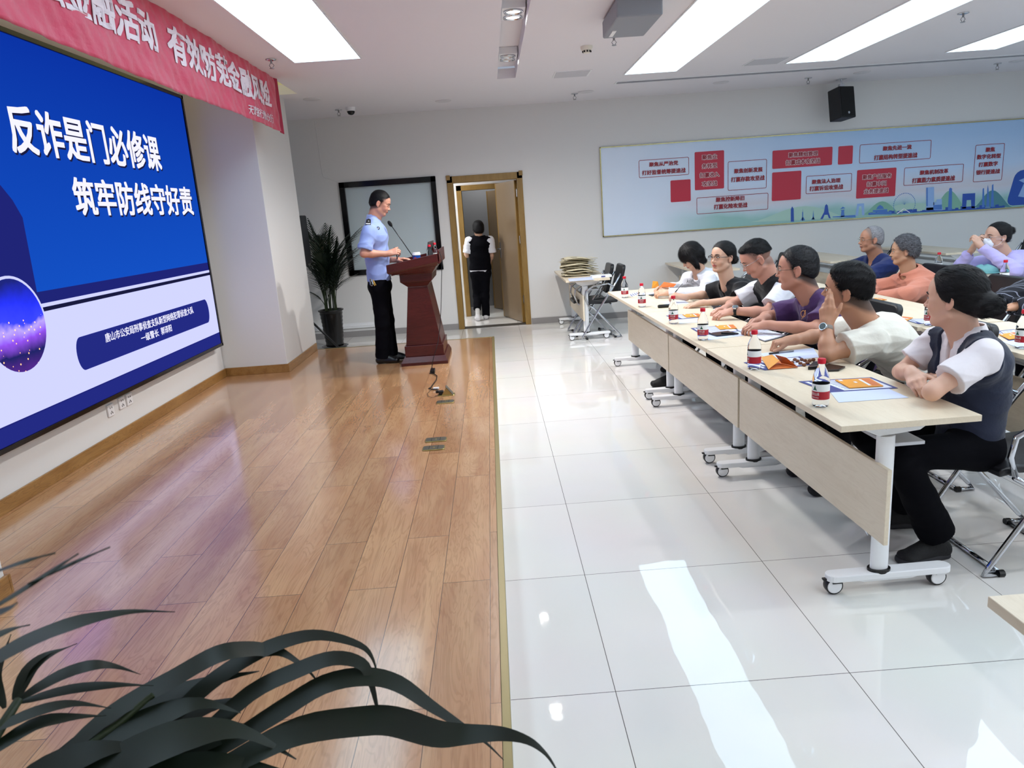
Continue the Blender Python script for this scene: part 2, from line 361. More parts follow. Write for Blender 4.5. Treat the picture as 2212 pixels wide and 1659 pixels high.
b = B().box(cx0, cx1, 4.6, 8.3, 3.12, 3.14); b.box(cx0-.01, cx0, 4.6, 8.3, 3.1, 3.14); b.box(cx1, cx1+.01, 4.6, 8.3, 3.1, 3.14)
struct(b.obj('ceiling_channel', M_ceil), 'narrow recessed channel with square spotlights')
for y0, y1 in ((3.15, 5.7), (5.75, 8.25)): B().box(-2.12, -2.07, y0, y1, 3.285, 3.298).obj('cove_strip', emat('cove_lamp', (1, .97, .62, 1), 2.2), bpy.data.objects['ceiling_slot'])
# window_1: framed control-room window
M_wglass = mat('pale_window_glass', '#b9c7cd', 0.12, spec=0.6)
b = B(); fo = 0.045
for (a0, a1, c0, c1) in ((WX0-.03, WX1+.02, WZ1-.03, WZ1+fo), (WX0-.03, WX1+.02, WZ0-fo, WZ0+.03), (WX0-.03, WX0+.045, WZ0-fo, WZ1+fo), (WX1-.05, WX1+.02, WZ0-fo, WZ1+fo)): b.box(a0, a1, YW-0.03, YW+0.05, c0, c1)
win = struct(b.obj('window_1', M_blackgl, bevel=0.004), 'black-framed window with pale glass behind the speaker')
B().box(WX0+.04, WX1-.045, YW+0.02, YW+0.03, WZ0+.02, WZ1-.02).obj('pane', M_wglass, win)
# door_1: frame, leaf, handle
b = B()
for x0, x1, z0, z1 in ((-0.55, DX0+.008, 0, 2.13), (DX1-.008, 0.497, 0, 2.13), (-0.55, 0.497, DZ-.008, 2.13)): b.box(x0, x1, YW-0.02, YW+0.215, z0, z1)
b.box(-.556, -.50, YW-.022, YW, 2.08, 2.145); b.box(.45, .503, YW-.022, YW, 2.08, 2.145)
dr = struct(b.obj('door_1', M_dframe, bevel=0.004), 'golden wooden door frame beside the podium')
def leaf(hx, hy, w, h, ang, parent, lever=True):
    R = Matrix.Rotation(ang, 3, 'Z'); H = Vector((hx, hy, 0))
    def T(x0, x1, y0, y1, z0, z1, bb): bb.add([R @ Vector((x, y, z))+H for x in (x0, x1) for y in (y0, y1) for z in (z0, z1)], [(0, 1, 3, 2), (4, 6, 7, 5), (0, 4, 5, 1), (2, 3, 7, 6), (0, 2, 6, 4), (1, 5, 7, 3)])
    b = B(); T(-w, 0, -.02, .02, .01, h, b); o = b.obj('door_leaf', M_door, parent, bevel=0.003)
    e = B(); T(-.035, .004, -.0215, .0215, .008, h+.002, e); T(-w-.004, -w+.03, -.0215, .0215, .008, h+.002, e); e.obj('edge_band', M_dframe, o)
    for s in (-1, 1):
        k = B(); T(-w+.045, -w+.08, s*.02, s*.03, .92, 1.16, k)
        k.tube([R @ Vector((-w+.062, s*.03, 1.06))+H, R @ Vector((-w+.062, s*.065, 1.06))+H, R @ Vector((-w+.18, s*.068, 1.06))+H], .009, 8)
        k.obj('door_handle', M_chrome, o, bevel=0.003)
    hn = B()
    for z in (.3, 1.15, 1.8): hn.tube([H+Vector((.01, -.03, z)), H+Vector((.01, -.03, z+.11))], .008, 8)
    hn.obj('hinge', M_chrome, o)
    return o
dleaf = leaf(0.405, YW+0.18, 0.86, 2.03, math.radians(-72), dr)
b = B()
for x0, x1, z0, z1 in ((-0.485, -.405, 0, 2.05), (.36, 0.44, 0, 2.05), (-0.485, 0.44, 1.97, 2.05)): b.box(x0, x1, YC-0.02, YC+0.13, z0, z1)
dr2 = struct(b.obj('door_2', M_dframe, bevel=0.004), 'second golden door frame across the corridor')
leaf(0.355, YC+0.12, 0.76, 1.96, math.radians(-62), dr2)
# white cable trunking on the back wall
o = B().box(-2.75, -1.72, YW-.03, YW, .13, .20).box(-2.75, -1.715, YW-.036, YW, .155, .175).obj('cable_trunking', M_white, bevel=.003); tag(o, 'white plastic cable trunking low on the back wall behind the potted palm', 'trunking')
struct(B().box(DX0, DX1, YW+.0, YW+.2, .0005, .004).obj('trim_2', mat('threshold_dark', '#3c3833', .5)), 'dark threshold strip of the doorway')
struct(B().tube([atY(x, y, YW-.002) for x, y in ((680, 262), (684, 290), (690, 330), (696, 372), (700, 383), (716, 388), (735, 395))], .006, 6, flat=(1, .4)).obj('trim_3', M_wall), 'raised wallpaper seam on the back wall')
# ---------------------------------------------------------------- ceiling lights and fittings
M_panel = emat('light_panel', (0.64, 0.85, 1.0, 1), PANEL_E)
def light_panel(x0, x1, y0, y1, label, first=None):
    t = thing('ceiling_light', label, 'ceiling light', ((x0+x1)/2, (y0+y1)/2, ZC), 0, 'flush ceiling light panels')
    f = B()
    for a, b_, c, d in ((x0-.012, x0, y0-.012, y1+.012), (x1, x1+.012, y0-.012, y1+.012), (x0, x1, y0-.012, y0), (x0, x1, y1, y1+.012)): f.box(a, b_, c, d, ZC-.010, ZC)
    f.obj('frame', M_white, t)
    B().box(x0, x1, y0, y1, ZC-.007, ZC-.001).obj('diffuser', M_panel, t)
light_panel(-1.593, -1.022, 0.6, 6.807, 'wide flush light panel over the stage, nearest the red banner')
light_panel(1.615, 2.189, 0.2, 8.508, 'long flush light panel above the front table row, right of the projector')
light_panel(3.413, 3.977, 0.2, 8.492, 'long flush light panel in line over the second table row')
light_panel(5.204, 5.757, 0.2, 8.47, 'flush light panel at the far top right of the photo')
light_panel(6.99, 7.55, 0.2, 8.47, 'flush light panel nearest the right wall, reflected in the tiles')
M_spot = emat('spot_lamp', (1, 1, .98, 1), 2.5)
for k, y in enumerate((5.95, 7.52)):
    t = thing('square_spotlight', ['square twin-ring spotlight in the ceiling channel, nearer the viewer', 'square twin-ring spotlight in the ceiling channel, nearer the back wall'][k], 'spotlight', (0.293, y, 3.12), 0, 'square spotlights in the ceiling channel')
    B().box(.205, .382, y-.17, y+.17, 3.055, 3.12).obj('housing', M_white, t, bevel=.004)
    for s in (-1, 1):
        B().lathe([(.072, 3.056), (.075, 3.046), (.06, 3.044), (.055, 3.052)], (0.293, y+s*.08, 0), 24, capb=False, capt=False).obj('ring', M_chrome, t, smooth=True)
        B().lathe([(.001, 3.0525), (.054, 3.052)], (0.293, y+s*.08, 0), 20, capb=False, capt=False).obj('lamp', M_spot if k == 0 else mat('off_lamp', '#dcdcdc', .3), t)
# sprinklers
def sprinkler(px, py, label, first=[None]):
    p = atZ(px, py, ZC)
    if first[0] is None:
        t = thing('sprinkler', label, 'sprinkler', p, 0, 'ceiling sprinklers')
        B().lathe([(.045, ZC-.001), (.045, ZC-.006), (.03, ZC-.01), (.02, ZC-.01)], (p.x, p.y, 0), 16).obj('escutcheon', M_chrome, t, smooth=True)
        bb = B(); bb.tube([(p.x, p.y, ZC-.01), (p.x, p.y, ZC-.035)], .009, 8)
        for s in (-1, 1): bb.tube([(p.x+s*.01, p.y, ZC-.035), (p.x+s*.02, p.y, ZC-.05), (p.x+s*.004, p.y, ZC-.072)], .003, 6)
        bb.lathe([(.02, ZC-.072), (.02, ZC-.075)], (p.x, p.y, 0), 12); bb.obj('nozzle', mat('sprinkler_metal', '#8d8d90', .3, metal=.9), t)
        first[0] = t
    else: dup(first[0], p, 0, label, 'ceiling sprinklers')
for px, py, lb in ((585, 128, 'chrome ceiling sprinkler beside the red banner'), (1326, 78, 'chrome ceiling sprinkler just below the projector'), (731, 237, 'chrome ceiling sprinkler left of the dome camera'), (1241, 202, 'chrome ceiling sprinkler between two round ceiling speakers'), (1746, 168, 'chrome ceiling sprinkler left of the black wall speaker'), (2081, 28, 'chrome ceiling sprinkler between the two right light panels'), (2155, 137, 'chrome ceiling sprinkler near the slot grille at the right')): sprinkler(px, py, lb)
# smoke detector
p = atZ(1267, 100, ZC); t = thing('smoke_detector', 'small cream smoke detector on the ceiling left of the sprinkler', 'smoke detector', p)
B().lathe([(.055, ZC), (.055, ZC-.02), (.048, ZC-.032), (.035, ZC-.036), (.03, ZC-.055), (.02, ZC-.058)], (p.x, p.y, 0), 24).obj('body', mat('cream_plastic', '#e4e0d3', .4), t, auto=40)
bb = B()
for k in range(8): a = k*PI/4; bb.box(p.x+.036*math.cos(a)-.006, p.x+.036*math.cos(a)+.006, p.y+.036*math.sin(a)-.006, p.y+.036*math.sin(a)+.006, ZC-.052, ZC-.038)
bb.obj('vent', M_black, t)
# round flush speakers
fs = None
for px, py, lb in ((674, 214, 'round flush ceiling speaker beside the banner end'), (957, 218, 'round flush ceiling speaker above the doorway'), (1265, 198, 'round flush ceiling speaker below the square access plate'), (1557, 178, 'round flush ceiling speaker below the slot grille'), (1862, 156, 'round flush ceiling speaker right of the black wall speaker'), (2199, 131, 'round flush ceiling speaker at the right edge')):
    p = atZ(px, py, ZC)
    if fs is None: fs = tag(B().lathe([(.10, 0), (.10, -.004), (.092, -.008), (.001, -.009)], (0, 0, 0), 28).obj('ceiling_speaker', mat('speaker_grille_white', '#d2d0d4', .6), auto=30), lb, 'ceiling speaker', 'round flush ceiling speakers'); fs.location = p
    else: c = fs.copy(); COL.objects.link(c); c.location = p; c['label'] = lb
# access plates and slot grille
for (x0, x1, y0, y1), lb in (((.80, 1.20, 8.1, 8.47), 'white rectangular ceiling access plate above the side table'), ((2.92, 3.33, 8.13, 8.5), 'white rectangular ceiling access plate between the two right light panels')):
    t = thing('access_plate', lb, 'ceiling plate', ((x0+x1)/2, (y0+y1)/2, ZC), 0, 'ceiling access plates')
    B().box(x0, x1, y0, y1, ZC-.004, ZC).obj('rim', M_white, t); B().box(x0+.02, x1-.02, y0+.02, y1-.02, ZC-.007, ZC-.003).obj('plate', mat('plate_grey', '#c6c5cb', .6), t)
t = thing('slot_grille', 'long narrow grey slot air grille in the ceiling before the back wall', 'air grille', (4, 9.05, ZC-.01))
bb = B()
for a, b_ in ((8.965, 8.985), (9.115, 9.135)): bb.box(1.60, 8.4, a, b_, ZC-.008, ZC)
bb.box(1.60, 1.62, 8.985, 9.115, ZC-.008, ZC); bb.obj('rim', M_white, t)
bb = B(); bb.box(1.62, 8.4, 8.985, 9.115, ZC-.003, ZC-.001); bb.obj('duct', mat('grille_grey', '#8e9099', .6), t)
bb = B()
for k in range(3): bb.box(1.62, 8.4, 9.01+k*.035, 9.018+k*.035, ZC-.007, ZC-.002)
bb.obj('louvre', mat('louvre_grey', '#a3a5ad', .5), t)
# dome camera
p = atZ(757, 232, ZC); t = thing('dome_camera', 'small white ceiling camera with a black dome near the back wall', 'security camera', p)
B().lathe([(.06, ZC), (.06, ZC-.03), (.052, ZC-.045)], (p.x, p.y, 0), 24).obj('base', M_white, t, auto=40)
B().lathe([(.048, ZC-.04), (.046, ZC-.06), (.035, ZC-.08), (.015, ZC-.09), (.002, ZC-.092)], (p.x, p.y, 0), 24).obj('dome', M_blackgl, t, smooth=True)
# projector at the top edge
t = thing('projector', 'grey ceiling-mounted projector cut by the top edge of the photo', 'projector', (1.15, 5.75, ZC))
B().box(.985, 1.31, 5.42, 6.05, 2.86, 2.985).obj('case', mat('projector_grey', '#8a8d94', .45), t, bevel=.012)
B().box(1.12, 1.16, 5.7, 5.74, 2.97, ZC).obj('mount', M_white, t); B().box(1.00, 1.05, 6.045, 6.054, 2.875, 2.90).obj('vent', M_black, t)
B().box(1.02, 1.05, 5.8, 5.98, 2.855, 2.861).obj('sticker', mat('sticker_white', '#e8e8e8', .5), t)
# black wall speaker by the ceiling
p = atY(1817, 225, 10.0)
t = thing('wall_speaker', 'black loudspeaker hanging below the ceiling above the wall mural', 'loudspeaker', (p.x, 10.0, ZC))
R = Matrix.Rotation(math.radians(20), 3, 'Z') @ Matrix.Rotation(math.radians(-8), 3, 'X')
poly = [(-.13, -.11), (.13, -.11), (.10, .12), (-.10, .12)]
bb = B(); bb.prism(poly, lambda u, v: R @ Vector((u, v, -.2))+p, lambda u, v: R @ Vector((u, v, .2))+p); bb.obj('cabinet', mat('speaker_black', '#15171b', .55), t, bevel=.012)
bb = B(); bb.box(-.115, .115, -.118, -.108, -.18, .185); bb.v = [R @ Vector(v)+p for v in bb.v]; bb.obj('grille', mat('grille_black', '#090a0c', .8, bump=.3, bscale=400), t, bevel=.004)
bb = B().lathe([(.016, -.121), (.016, -.118)], (0, 0, 0), 16, axis='y'); bb.v = [R @ (Vector((v[0], v[1]*1, v[2]-.14)))+p for v in bb.v]
for i, v in enumerate(bb.v): pass
bb.obj('badge', M_chrome, t)
bb = B(); top = R @ Vector((0, .0, .2))+p; bb.box(top.x-.05, top.x+.05, 9.95, 10.05, ZC-.008, ZC); bb.tube([(top.x, 10.0, ZC), (top.x, 10.0, top.z+.05), top], .012, 8); bb.box(top.x-.03, top.x+.03, 9.97, 10.03, top.z-.0, top.z+.05); bb.obj('bracket', M_chrome, t)
# ================================================================ LED wall, banner, mural
XS = -2.755
def sp(px, py, d=0.0):                                  # a point on the screen's face
    p = atX(px, py, XS); return Vector((XS+d, p.y, p.z))
SY1 = 7.17; SY0 = 3.02; SZ0 = 0.50; SZ1 = 2.85            # outer frame
scr = thing('led_screen', 'huge lit LED wall with a blue police lecture slide in a black frame', 'screen', (-2.80, 5.1, 1.67))
b = B(); fw = 0.032
for y0, y1, z0, z1 in ((SY0, SY1, SZ1-fw, SZ1), (SY0, SY1, SZ0, SZ0+fw), (SY0, SY0+fw, SZ0, SZ1), (SY1-fw, SY1, SZ0, SZ1)): b.box(XL+.002, XS+.012, y0, y1, z0, z1)
b.obj('frame', M_blackgl, scr, bevel=.003)
def scr_mat():
    m = bpy.data.materials.new('slide_blue'); m.use_nodes = True; nt = m.node_tree; nt.nodes.remove(nt.nodes['Principled BSDF'])
    e = nt.nodes.new('ShaderNodeEmission'); tc = nt.nodes.new('ShaderNodeTexCoord'); sx = nt.nodes.new('ShaderNodeSeparateXYZ')
    mr = nt.nodes.new('ShaderNodeMapRange'); mr.inputs[1].default_value = 1.1; mr.inputs[2].default_value = 2.8
    cr = nt.nodes.new('ShaderNodeValToRGB'); cr.color_ramp.elements[0].color = lin('#1452c4'); cr.color_ramp.elements[1].color = lin('#0b33a2')
    nt.links.new(tc.outputs['Object'], sx.inputs[0]); nt.links.new(sx.outputs['Z'], mr.inputs[0]); nt.links.new(mr.outputs[0], cr.inputs[0])
    nt.links.new(cr.outputs[0], e.inputs[0]); e.inputs[1].default_value = SCREEN_E
    nt.links.new(e.outputs[0], nt.nodes['Material Output'].inputs[0]); return m
disp = B().box(XS-.03, XS, SY0+fw, SY1-fw, SZ0+fw, SZ1-fw).obj('display', scr_mat(), scr)
S_navy = emat('slide_navy', '#1f2474', SCREEN_E); S_line = emat('slide_line', '#191a3c', SCREEN_E)
S_white = emat('slide_white', '#c3c6fb', 1.15*SCREEN_E); S_txt = emat('slide_text', '#e9e8ff', 1.1*SCREEN_E); S_dark = emat('slide_band_navy', '#232a80', SCREEN_E)
def flat(name, pts, d, m, parent=disp):
    b = B(); b.add([sp(x, y, d) for x, y in pts], [tuple(range(len(pts)))]); return b.obj(name, m, parent, fixn=False)
Ye, Yn = SY1-fw, SY0+fw
def zrow(px, py): return sp(px, py).z
def band(name, za, zb, d, m, ya=Yn, yb=Ye):
    return B().add([(XS+d, ya, za), (XS+d, yb, za), (XS+d, yb, zb), (XS+d, ya, zb)], [(0, 1, 2, 3)]).obj(name, m, disp, fixn=False)
z_a = zrow(448, 567); z_b = zrow(452, 583); z_c = zrow(453, 588); z_d = zrow(453, 594); z_e = zrow(474, 717)
band('slide_band', SZ0+fw, z_a, .001, S_navy)
band('slide_panel', z_e, z_b, .002, S_white)
band('slide_rule', z_d, z_c, .003, S_line)
band('slide_band', SZ0+fw, z_e-.008, .0025, S_dark)
# tall building silhouette at the left of the slide
flat('slide_tower', [(80, 636), (48, 470), (26, 432), (0, 400), (-60, 380), (-60, 700)], .0022, S_navy)
# round photo of a city at night
cc = sp(12, 713); re = (sp(97, 705)-cc).length
def ring(r, n=48, d=0): return [(XS+d, cc.y+r*math.cos(2*PI*k/n), cc.z+r*math.sin(2*PI*k/n)) for k in range(n)]
rz = (zrow(12, 603)-zrow(12, 818))/2
cy = sp(97, 700).y-rz; cc = Vector((XS, cy, (zrow(8, 603)+zrow(8, 818))/2))
def clipY(ps): return [(x, max(Yn, y), z) for x, y, z in ps]
B().add(clipY(ring(rz*1.06, d=.004)), [tuple(range(48))]).obj('slide_ring', S_white, disp, fixn=False)
def city_mat():
    m = bpy.data.materials.new('slide_city'); m.use_nodes = True; nt = m.node_tree; nt.nodes.remove(nt.nodes['Principled BSDF']); L = nt.links
    e = nt.nodes.new('ShaderNodeEmission'); tc = nt.nodes.new('ShaderNodeTexCoord'); sx = nt.nodes.new('ShaderNodeSeparateXYZ')
    L.new(tc.outputs['Object'], sx.inputs[0]); mr = nt.nodes.new('ShaderNodeMapRange'); mr.inputs[1].default_value = cc.z-rz; mr.inputs[2].default_value = cc.z+rz; L.new(sx.outputs['Z'], mr.inputs[0])
    cr = nt.nodes.new('ShaderNodeValToRGB'); el = cr.color_ramp.elements
    el[0].color = lin('#3a1c66'); el[0].position = 0; el[1].color = lin('#141a5c'); el[1].position = 1
    for p, c in ((.2, '#15184a'), (.38, '#6c3bb0'), (.5, '#8c7be8'), (.56, '#2b34e0'), (.75, '#1b25b8')): k = el.new(p); k.color = lin(c)
    nz = nt.nodes.new('ShaderNodeTexNoise'); nz.inputs['Scale'].default_value = 5; nz.inputs['Detail'].default_value = 3; L.new(tc.outputs['Object'], nz.inputs['Vector'])
    ad = nt.nodes.new('ShaderNodeMath'); ad.operation = 'MULTIPLY_ADD'; ad.inputs[1].default_value = .35; L.new(nz.outputs['Fac'], ad.inputs[0]); 
    sb = nt.nodes.new('ShaderNodeMath'); sb.operation = 'SUBTRACT'; sb.inputs[1].default_value = .175; L.new(mr.outputs[0], sb.inputs[0]); L.new(sb.outputs[0], ad.inputs[2])
    L.new(ad.outputs[0], cr.inputs[0])
    vo = nt.nodes.new('ShaderNodeTexVoronoi'); vo.inputs['Scale'].default_value = 30; L.new(tc.outputs['Object'], vo.inputs['Vector'])
    lt = nt.nodes.new('ShaderNodeMath'); lt.operation = 'LESS_THAN'; lt.inputs[1].default_value = .16; L.new(vo.outputs['Distance'], lt.inputs[0])
    lo = nt.nodes.new('ShaderNodeMath'); lo.operation = 'LESS_THAN'; lo.inputs[1].default_value = .56; L.new(mr.outputs[0], lo.inputs[0])
    mu = nt.nodes.new('ShaderNodeMath'); mu.operation = 'MULTIPLY'; L.new(lt.outputs[0], mu.inputs[0]); L.new(lo.outputs[0], mu.inputs[1])
    mx = nt.nodes.new('ShaderNodeMix'); mx.data_type = 'RGBA'; L.new(mu.outputs[0], mx.inputs['Factor']); L.new(cr.outputs[0], mx.inputs['A']); mx.inputs['B'].default_value = lin('#ffb27a')
    L.new(mx.outputs['Result'], e.inputs[0]); e.inputs[1].default_value = 1.0; L.new(e.outputs[0], nt.nodes['Material Output'].inputs[0]); return m
B().add(clipY(ring(rz, d=.005)), [tuple(range(48))]).obj('slide_photo', city_mat(), disp, fixn=False)
# name plate on the slide (a rounded bar)
p0, p1 = sp(163, 760), sp(450, 672); zt, zb = zrow(430, 646), zrow(430, 708)
zt = .993; zb = .772; rr = (zt-zb)/2; ya, yb = p0.y+rr*.6, p1.y-rr*.6
pill = [(ya+rr*.6*math.cos(a), (zt+zb)/2+rr*math.sin(a)) for a in [PI/2+PI*k/14 for k in range(15)]]+[(yb+rr*.6*math.cos(a), (zt+zb)/2+rr*math.sin(a)) for a in [-PI/2+PI*k/14 for k in range(15)]]
B().add([(XS+.006, y, z) for y, z in pill], [tuple(range(len(pill)))]).obj('slide_plate', S_dark, disp, fixn=False)
def stext(s, y0, y1, z0, z1, d, bold=0.0, m=S_txt, shadow=True):
    """lettering on the screen in a box of its plane"""
    if shadow:
        b = B(); text(b, s, lambda u, v: (XS+d, y0+u*(y1-y0)+.012, z0+v*(z1-z0)-.012), bold, 1.0, (1, 0, 0)); b.obj('slide_shadow', S_line, disp, fixn=False)
    b = B(); text(b, s, lambda u, v: (XS+d+.0015, y0+u*(y1-y0), z0+v*(z1-z0)), bold, 1.0, (1, 0, 0)); b.obj('slide_lettering', m, disp, fixn=False)
stext('反诈是门必修课', 4.50, 6.47, 2.14, 2.415, .004, .022)
stext('筑牢防线守好责', 5.04, 6.99, 1.778, 2.02, .004, .022)
stext('唐山市公安局刑事侦查支队新型网络犯罪侦查大队', 5.06, 6.60, .903, .966, .008, .012, shadow=False)
stext('一级警长', 5.56, 5.86, .816, .876, .008, .012, shadow=False); stext('郭译阳', 5.905, 6.105, .816, .876, .008, .012, shadow=False)
# wall sockets under the screen
def socket(px, py, w, h, label, proto=[None]):
    p = atX(px, py, XL+.01); t = thing('wall_socket', label, 'socket', (XL, p.y, p.z), 0, 'white wall sockets under the screen')
    B().box(XL, XL+.012, p.y-.043, p.y+.043, p.z-.043, p.z+.043).obj('plate', M_white, t, bevel=.003)
    b = B()
    for dy, dz in ((-.012, .018), (.012, .018), (0, -.012), (-.012, -.022), (.012, -.022)): b.box(XL+.0118, XL+.0135, p.y+dy-.003, p.y+dy+.003, p.z+dz-.006, p.z+dz+.006)
    b.obj('socket_hole', M_black, t)
socket(240, 886, 0, 0, 'white wall socket under the screen, nearest the viewer'); socket(264, 870, 0, 0, 'white wall socket under the screen, middle of the three'); socket(280, 862, 0, 0, 'white wall socket under the screen, nearest the pillar')
# ---------------------------------------------------------------- red banner
XB = -1.965
def bp_(px, py, d=0.0): p = atX(px, py, XB); return (p.y, p.z)
bz1, bz0 = ZC+.012, 2.515; by0, by1 = 1.6, 7.44
def cloth_x(y, z): return XB+.006*math.sin(y*9+z*6)+.004*math.sin(y*23-z*17)+.003*math.sin(z*31+y*5)+.0025*math.sin(y*51+z*40)
M_ban = mat('banner_cloth', '#cf3357', 0.55, bump=0.5, bscale=14, bstretch=(1, 1.3, 2.2), sheen=.3); M_ban.use_backface_culling = False
ny, nz = 260, 26; vs = []; fsx = []
for i in range(ny+1):
    for k in range(nz+1):
        y = by0+(by1-by0)*i/ny; z = bz0+(bz1-bz0)*k/nz+.006*math.sin(y*2.2)*(1-k/nz); vs.append((cloth_x(y, z), y, z))
for i in range(ny):
    for k in range(nz): a = i*(nz+1)+k; fsx.append((a, a+nz+1, a+nz+2, a+1))
ban = thing('banner', 'long red cloth banner with white Chinese slogan hanging above the screen', 'banner', (XB, 4.5, ZC))
o = B().add(vs, fsx).obj('cloth', M_ban, ban, smooth=True, fixn=False); so = o.modifiers.new('thick', 'SOLIDIFY'); so.thickness = .002
b = B(); R_ = []
b.loft([[(XB+.004, 7.44, z), (XB-.004, 7.44, z), (XB+.012, 7.50, z-.012), (XB+.019, 7.50, z-.012)] for z in (bz1, 2.9, 2.75, 2.6, bz0-.01)])
b.obj('folded_end', mat('banner_dark_cloth', '#a81c3f', .6), ban)
M_bt = mat('banner_white_print', '#f0dfe6', .6)
def btext(s, tl, br, bold=.03, space=1.0, zz=None):
    y0, y1 = bp_(*tl)[0], bp_(*br)[0]; z1, z0 = zz
    b = B()
    def fn(u, v): y, z = y0+u*(y1-y0), z0+v*(z1-z0); return (cloth_x(y, z)+.0045, y, z)
    text(b, s, fn, bold, space, (1, 0, 0)); b.obj('lettering', M_bt, ban, fixn=False)
zt_ = bp_(366, 55)[1]; zb_ = (bp_(580, 228)[1]+bp_(408, 150)[1])/2
btext('有效防范金融风险', (366, 100), (584, 220), .03, zz=(zt_, zb_))
y_a = bp_(140, 20)[0]; y_b = bp_(338, 90)[0]
wch = (y_b-y_a)/4
b = B()
def fnb(u, v): y, z = (y_b-wch*10)+u*wch*10, zb_+v*(zt_-zb_); return (cloth_x(y, z)+.0045, y, z)
text(b, '宣传普及远离非法金融活动'[2:], fnb, .03, 1.0, (1, 0, 0)); b.obj('lettering', M_bt, ban, fixn=False)
btext('天津银行唐山分行', (538, 235), (590, 258), .01, zz=(bp_(540, 226)[1], bp_(543, 247)[1]))
# ---------------------------------------------------------------- wall mural
AX0, AX1, AZ0, AZ1 = 1.595, 8.35, 1.18, 2.365; YM = YW-.02
mur = thing('wall_mural', 'long pale blue printed mural panel with red and outlined text boxes and a blue skyline', 'mural', (5, YW, 1.77))
def mural_mat():
    m = bpy.data.materials.new('mural_print'); m.use_nodes = True; nt = m.node_tree; L = nt.links; b = nt.nodes['Principled BSDF']; b.inputs['Roughness'].default_value = .35
    tc = nt.nodes.new('ShaderNodeTexCoord'); sx = nt.nodes.new('ShaderNodeSeparateXYZ'); L.new(tc.outputs['Object'], sx.inputs[0])
    nz = nt.nodes.new('ShaderNodeTexNoise'); nz.inputs['Scale'].default_value = 1.3; nz.inputs['Detail'].default_value = 3; L.new(tc.outputs['Object'], nz.inputs['Vector'])
    mz = nt.nodes.new('ShaderNodeMapRange'); mz.inputs[1].default_value = AZ0; mz.inputs[2].default_value = AZ1; L.new(sx.outputs['Z'], mz.inputs[0])
    mx_ = nt.nodes.new('ShaderNodeMapRange'); mx_.inputs[1].default_value = 1.9; mx_.inputs[2].default_value = 5.5; L.new(sx.outputs['X'], mx_.inputs[0])
    up = nt.nodes.new('ShaderNodeValToRGB'); up.color_ramp.elements[0].color = lin('#dbe5f5'); up.color_ramp.elements[1].color = lin('#a6c4e9')
    q = nt.nodes.new('ShaderNodeMath'); q.operation = 'MULTIPLY'; L.new(mz.outputs[0], q.inputs[0]); L.new(mx_.outputs[0], q.inputs[1])
    q2 = nt.nodes.new('ShaderNodeMath'); q2.operation = 'MULTIPLY_ADD'; q2.inputs[1].default_value = .25; L.new(nz.outputs['Fac'], q2.inputs[0]); L.new(q.outputs[0], q2.inputs[2])
    L.new(q2.outputs[0], up.inputs[0])
    # teal ground wash near the bottom
    zz = nt.nodes.new('ShaderNodeMath'); zz.operation = 'MULTIPLY_ADD'; zz.inputs[1].default_value = .25; L.new(nz.outputs['Fac'], zz.inputs[0]); L.new(mz.outputs[0], zz.inputs[2])
    tr_ = nt.nodes.new('ShaderNodeValToRGB'); e = tr_.color_ramp.elements; e[0].position = .22; e[0].color = (1, 1, 1, 1); e[1].position = .36; e[1].color = (0, 0, 0, 1); L.new(zz.outputs[0], tr_.inputs[0])
    mk = nt.nodes.new('ShaderNodeMapRange'); mk.inputs[1].default_value = 2.3; mk.inputs[2].default_value = 3.3; L.new(sx.outputs['X'], mk.inputs[0])
    mk2 = nt.nodes.new('ShaderNodeMath'); mk2.operation = 'MULTIPLY'; L.new(tr_.outputs[0], mk2.inputs[0]); L.new(mk.outputs[0], mk2.inputs[1])
    mx = nt.nodes.new('ShaderNodeMix'); mx.data_type = 'RGBA'; L.new(mk2.outputs[0], mx.inputs['Factor']); L.new(up.outputs[0], mx.inputs['A']); mx.inputs['B'].default_value = lin('#93bdb9')
    # pinkish haze just above the wash
    pk = nt.nodes.new('ShaderNodeValToRGB'); e = pk.color_ramp.elements; e[0].position = .26; e[0].color = (0, 0, 0, 1); e[1].position = .62; e[1].color = (0, 0, 0, 1); n_ = e.new(.38); n_.color = (.7, .7, .7, 1); L.new(zz.outputs[0], pk.inputs[0])
    ph = nt.nodes.new('ShaderNodeMath'); ph.operation = 'MULTIPLY'; L.new(pk.outputs[0], ph.inputs[0]); L.new(mk.outputs[0], ph.inputs[1])
    m2 = nt.nodes.new('ShaderNodeMix'); m2.data_type = 'RGBA'; L.new(ph.outputs[0], m2.inputs['Factor']); L.new(mx.outputs['Result'], m2.inputs['A']); m2.inputs['B'].default_value = lin('#cfc4c8')
    L.new(m2.outputs['Result'], b.inputs['Base Color']); return m
pan = B().box(AX0, AX1, YM, YW, AZ0, AZ1).obj('panel', mural_mat(), mur)
M_gold = mat('gold_edge', '#b8ad78', .25, metal=.8)
b = B()
for a, b2, c, d in ((AX0-.012, AX1, AZ1, AZ1+.012), (AX0-.012, AX1, AZ0-.012, AZ0), (AX0-.012, AX0, AZ0-.012, AZ1+.012)): b.box(a, b2, YM-.008, YW, c, d)
b.obj('edge_trim', M_gold, mur)
M_red = mat('mural_red', '#bb2840', .4); M_dkred = mat('mural_dark_red', '#93202f', .4); M_wt = mat('mural_white', '#f2eef2', .5)
def ap(x, y, d=0): p = atY(x, y, YM); return Vector((p.x, YM-d, p.z))
ZA = lambda x, y: (1280+x/4.424, 230+y/4.424)
ZB = lambda x, y: (1700+x/4.32, 230+y/4.32)
ZCm = lambda x, y: (1500+x/6.144, 300+y/6.144)
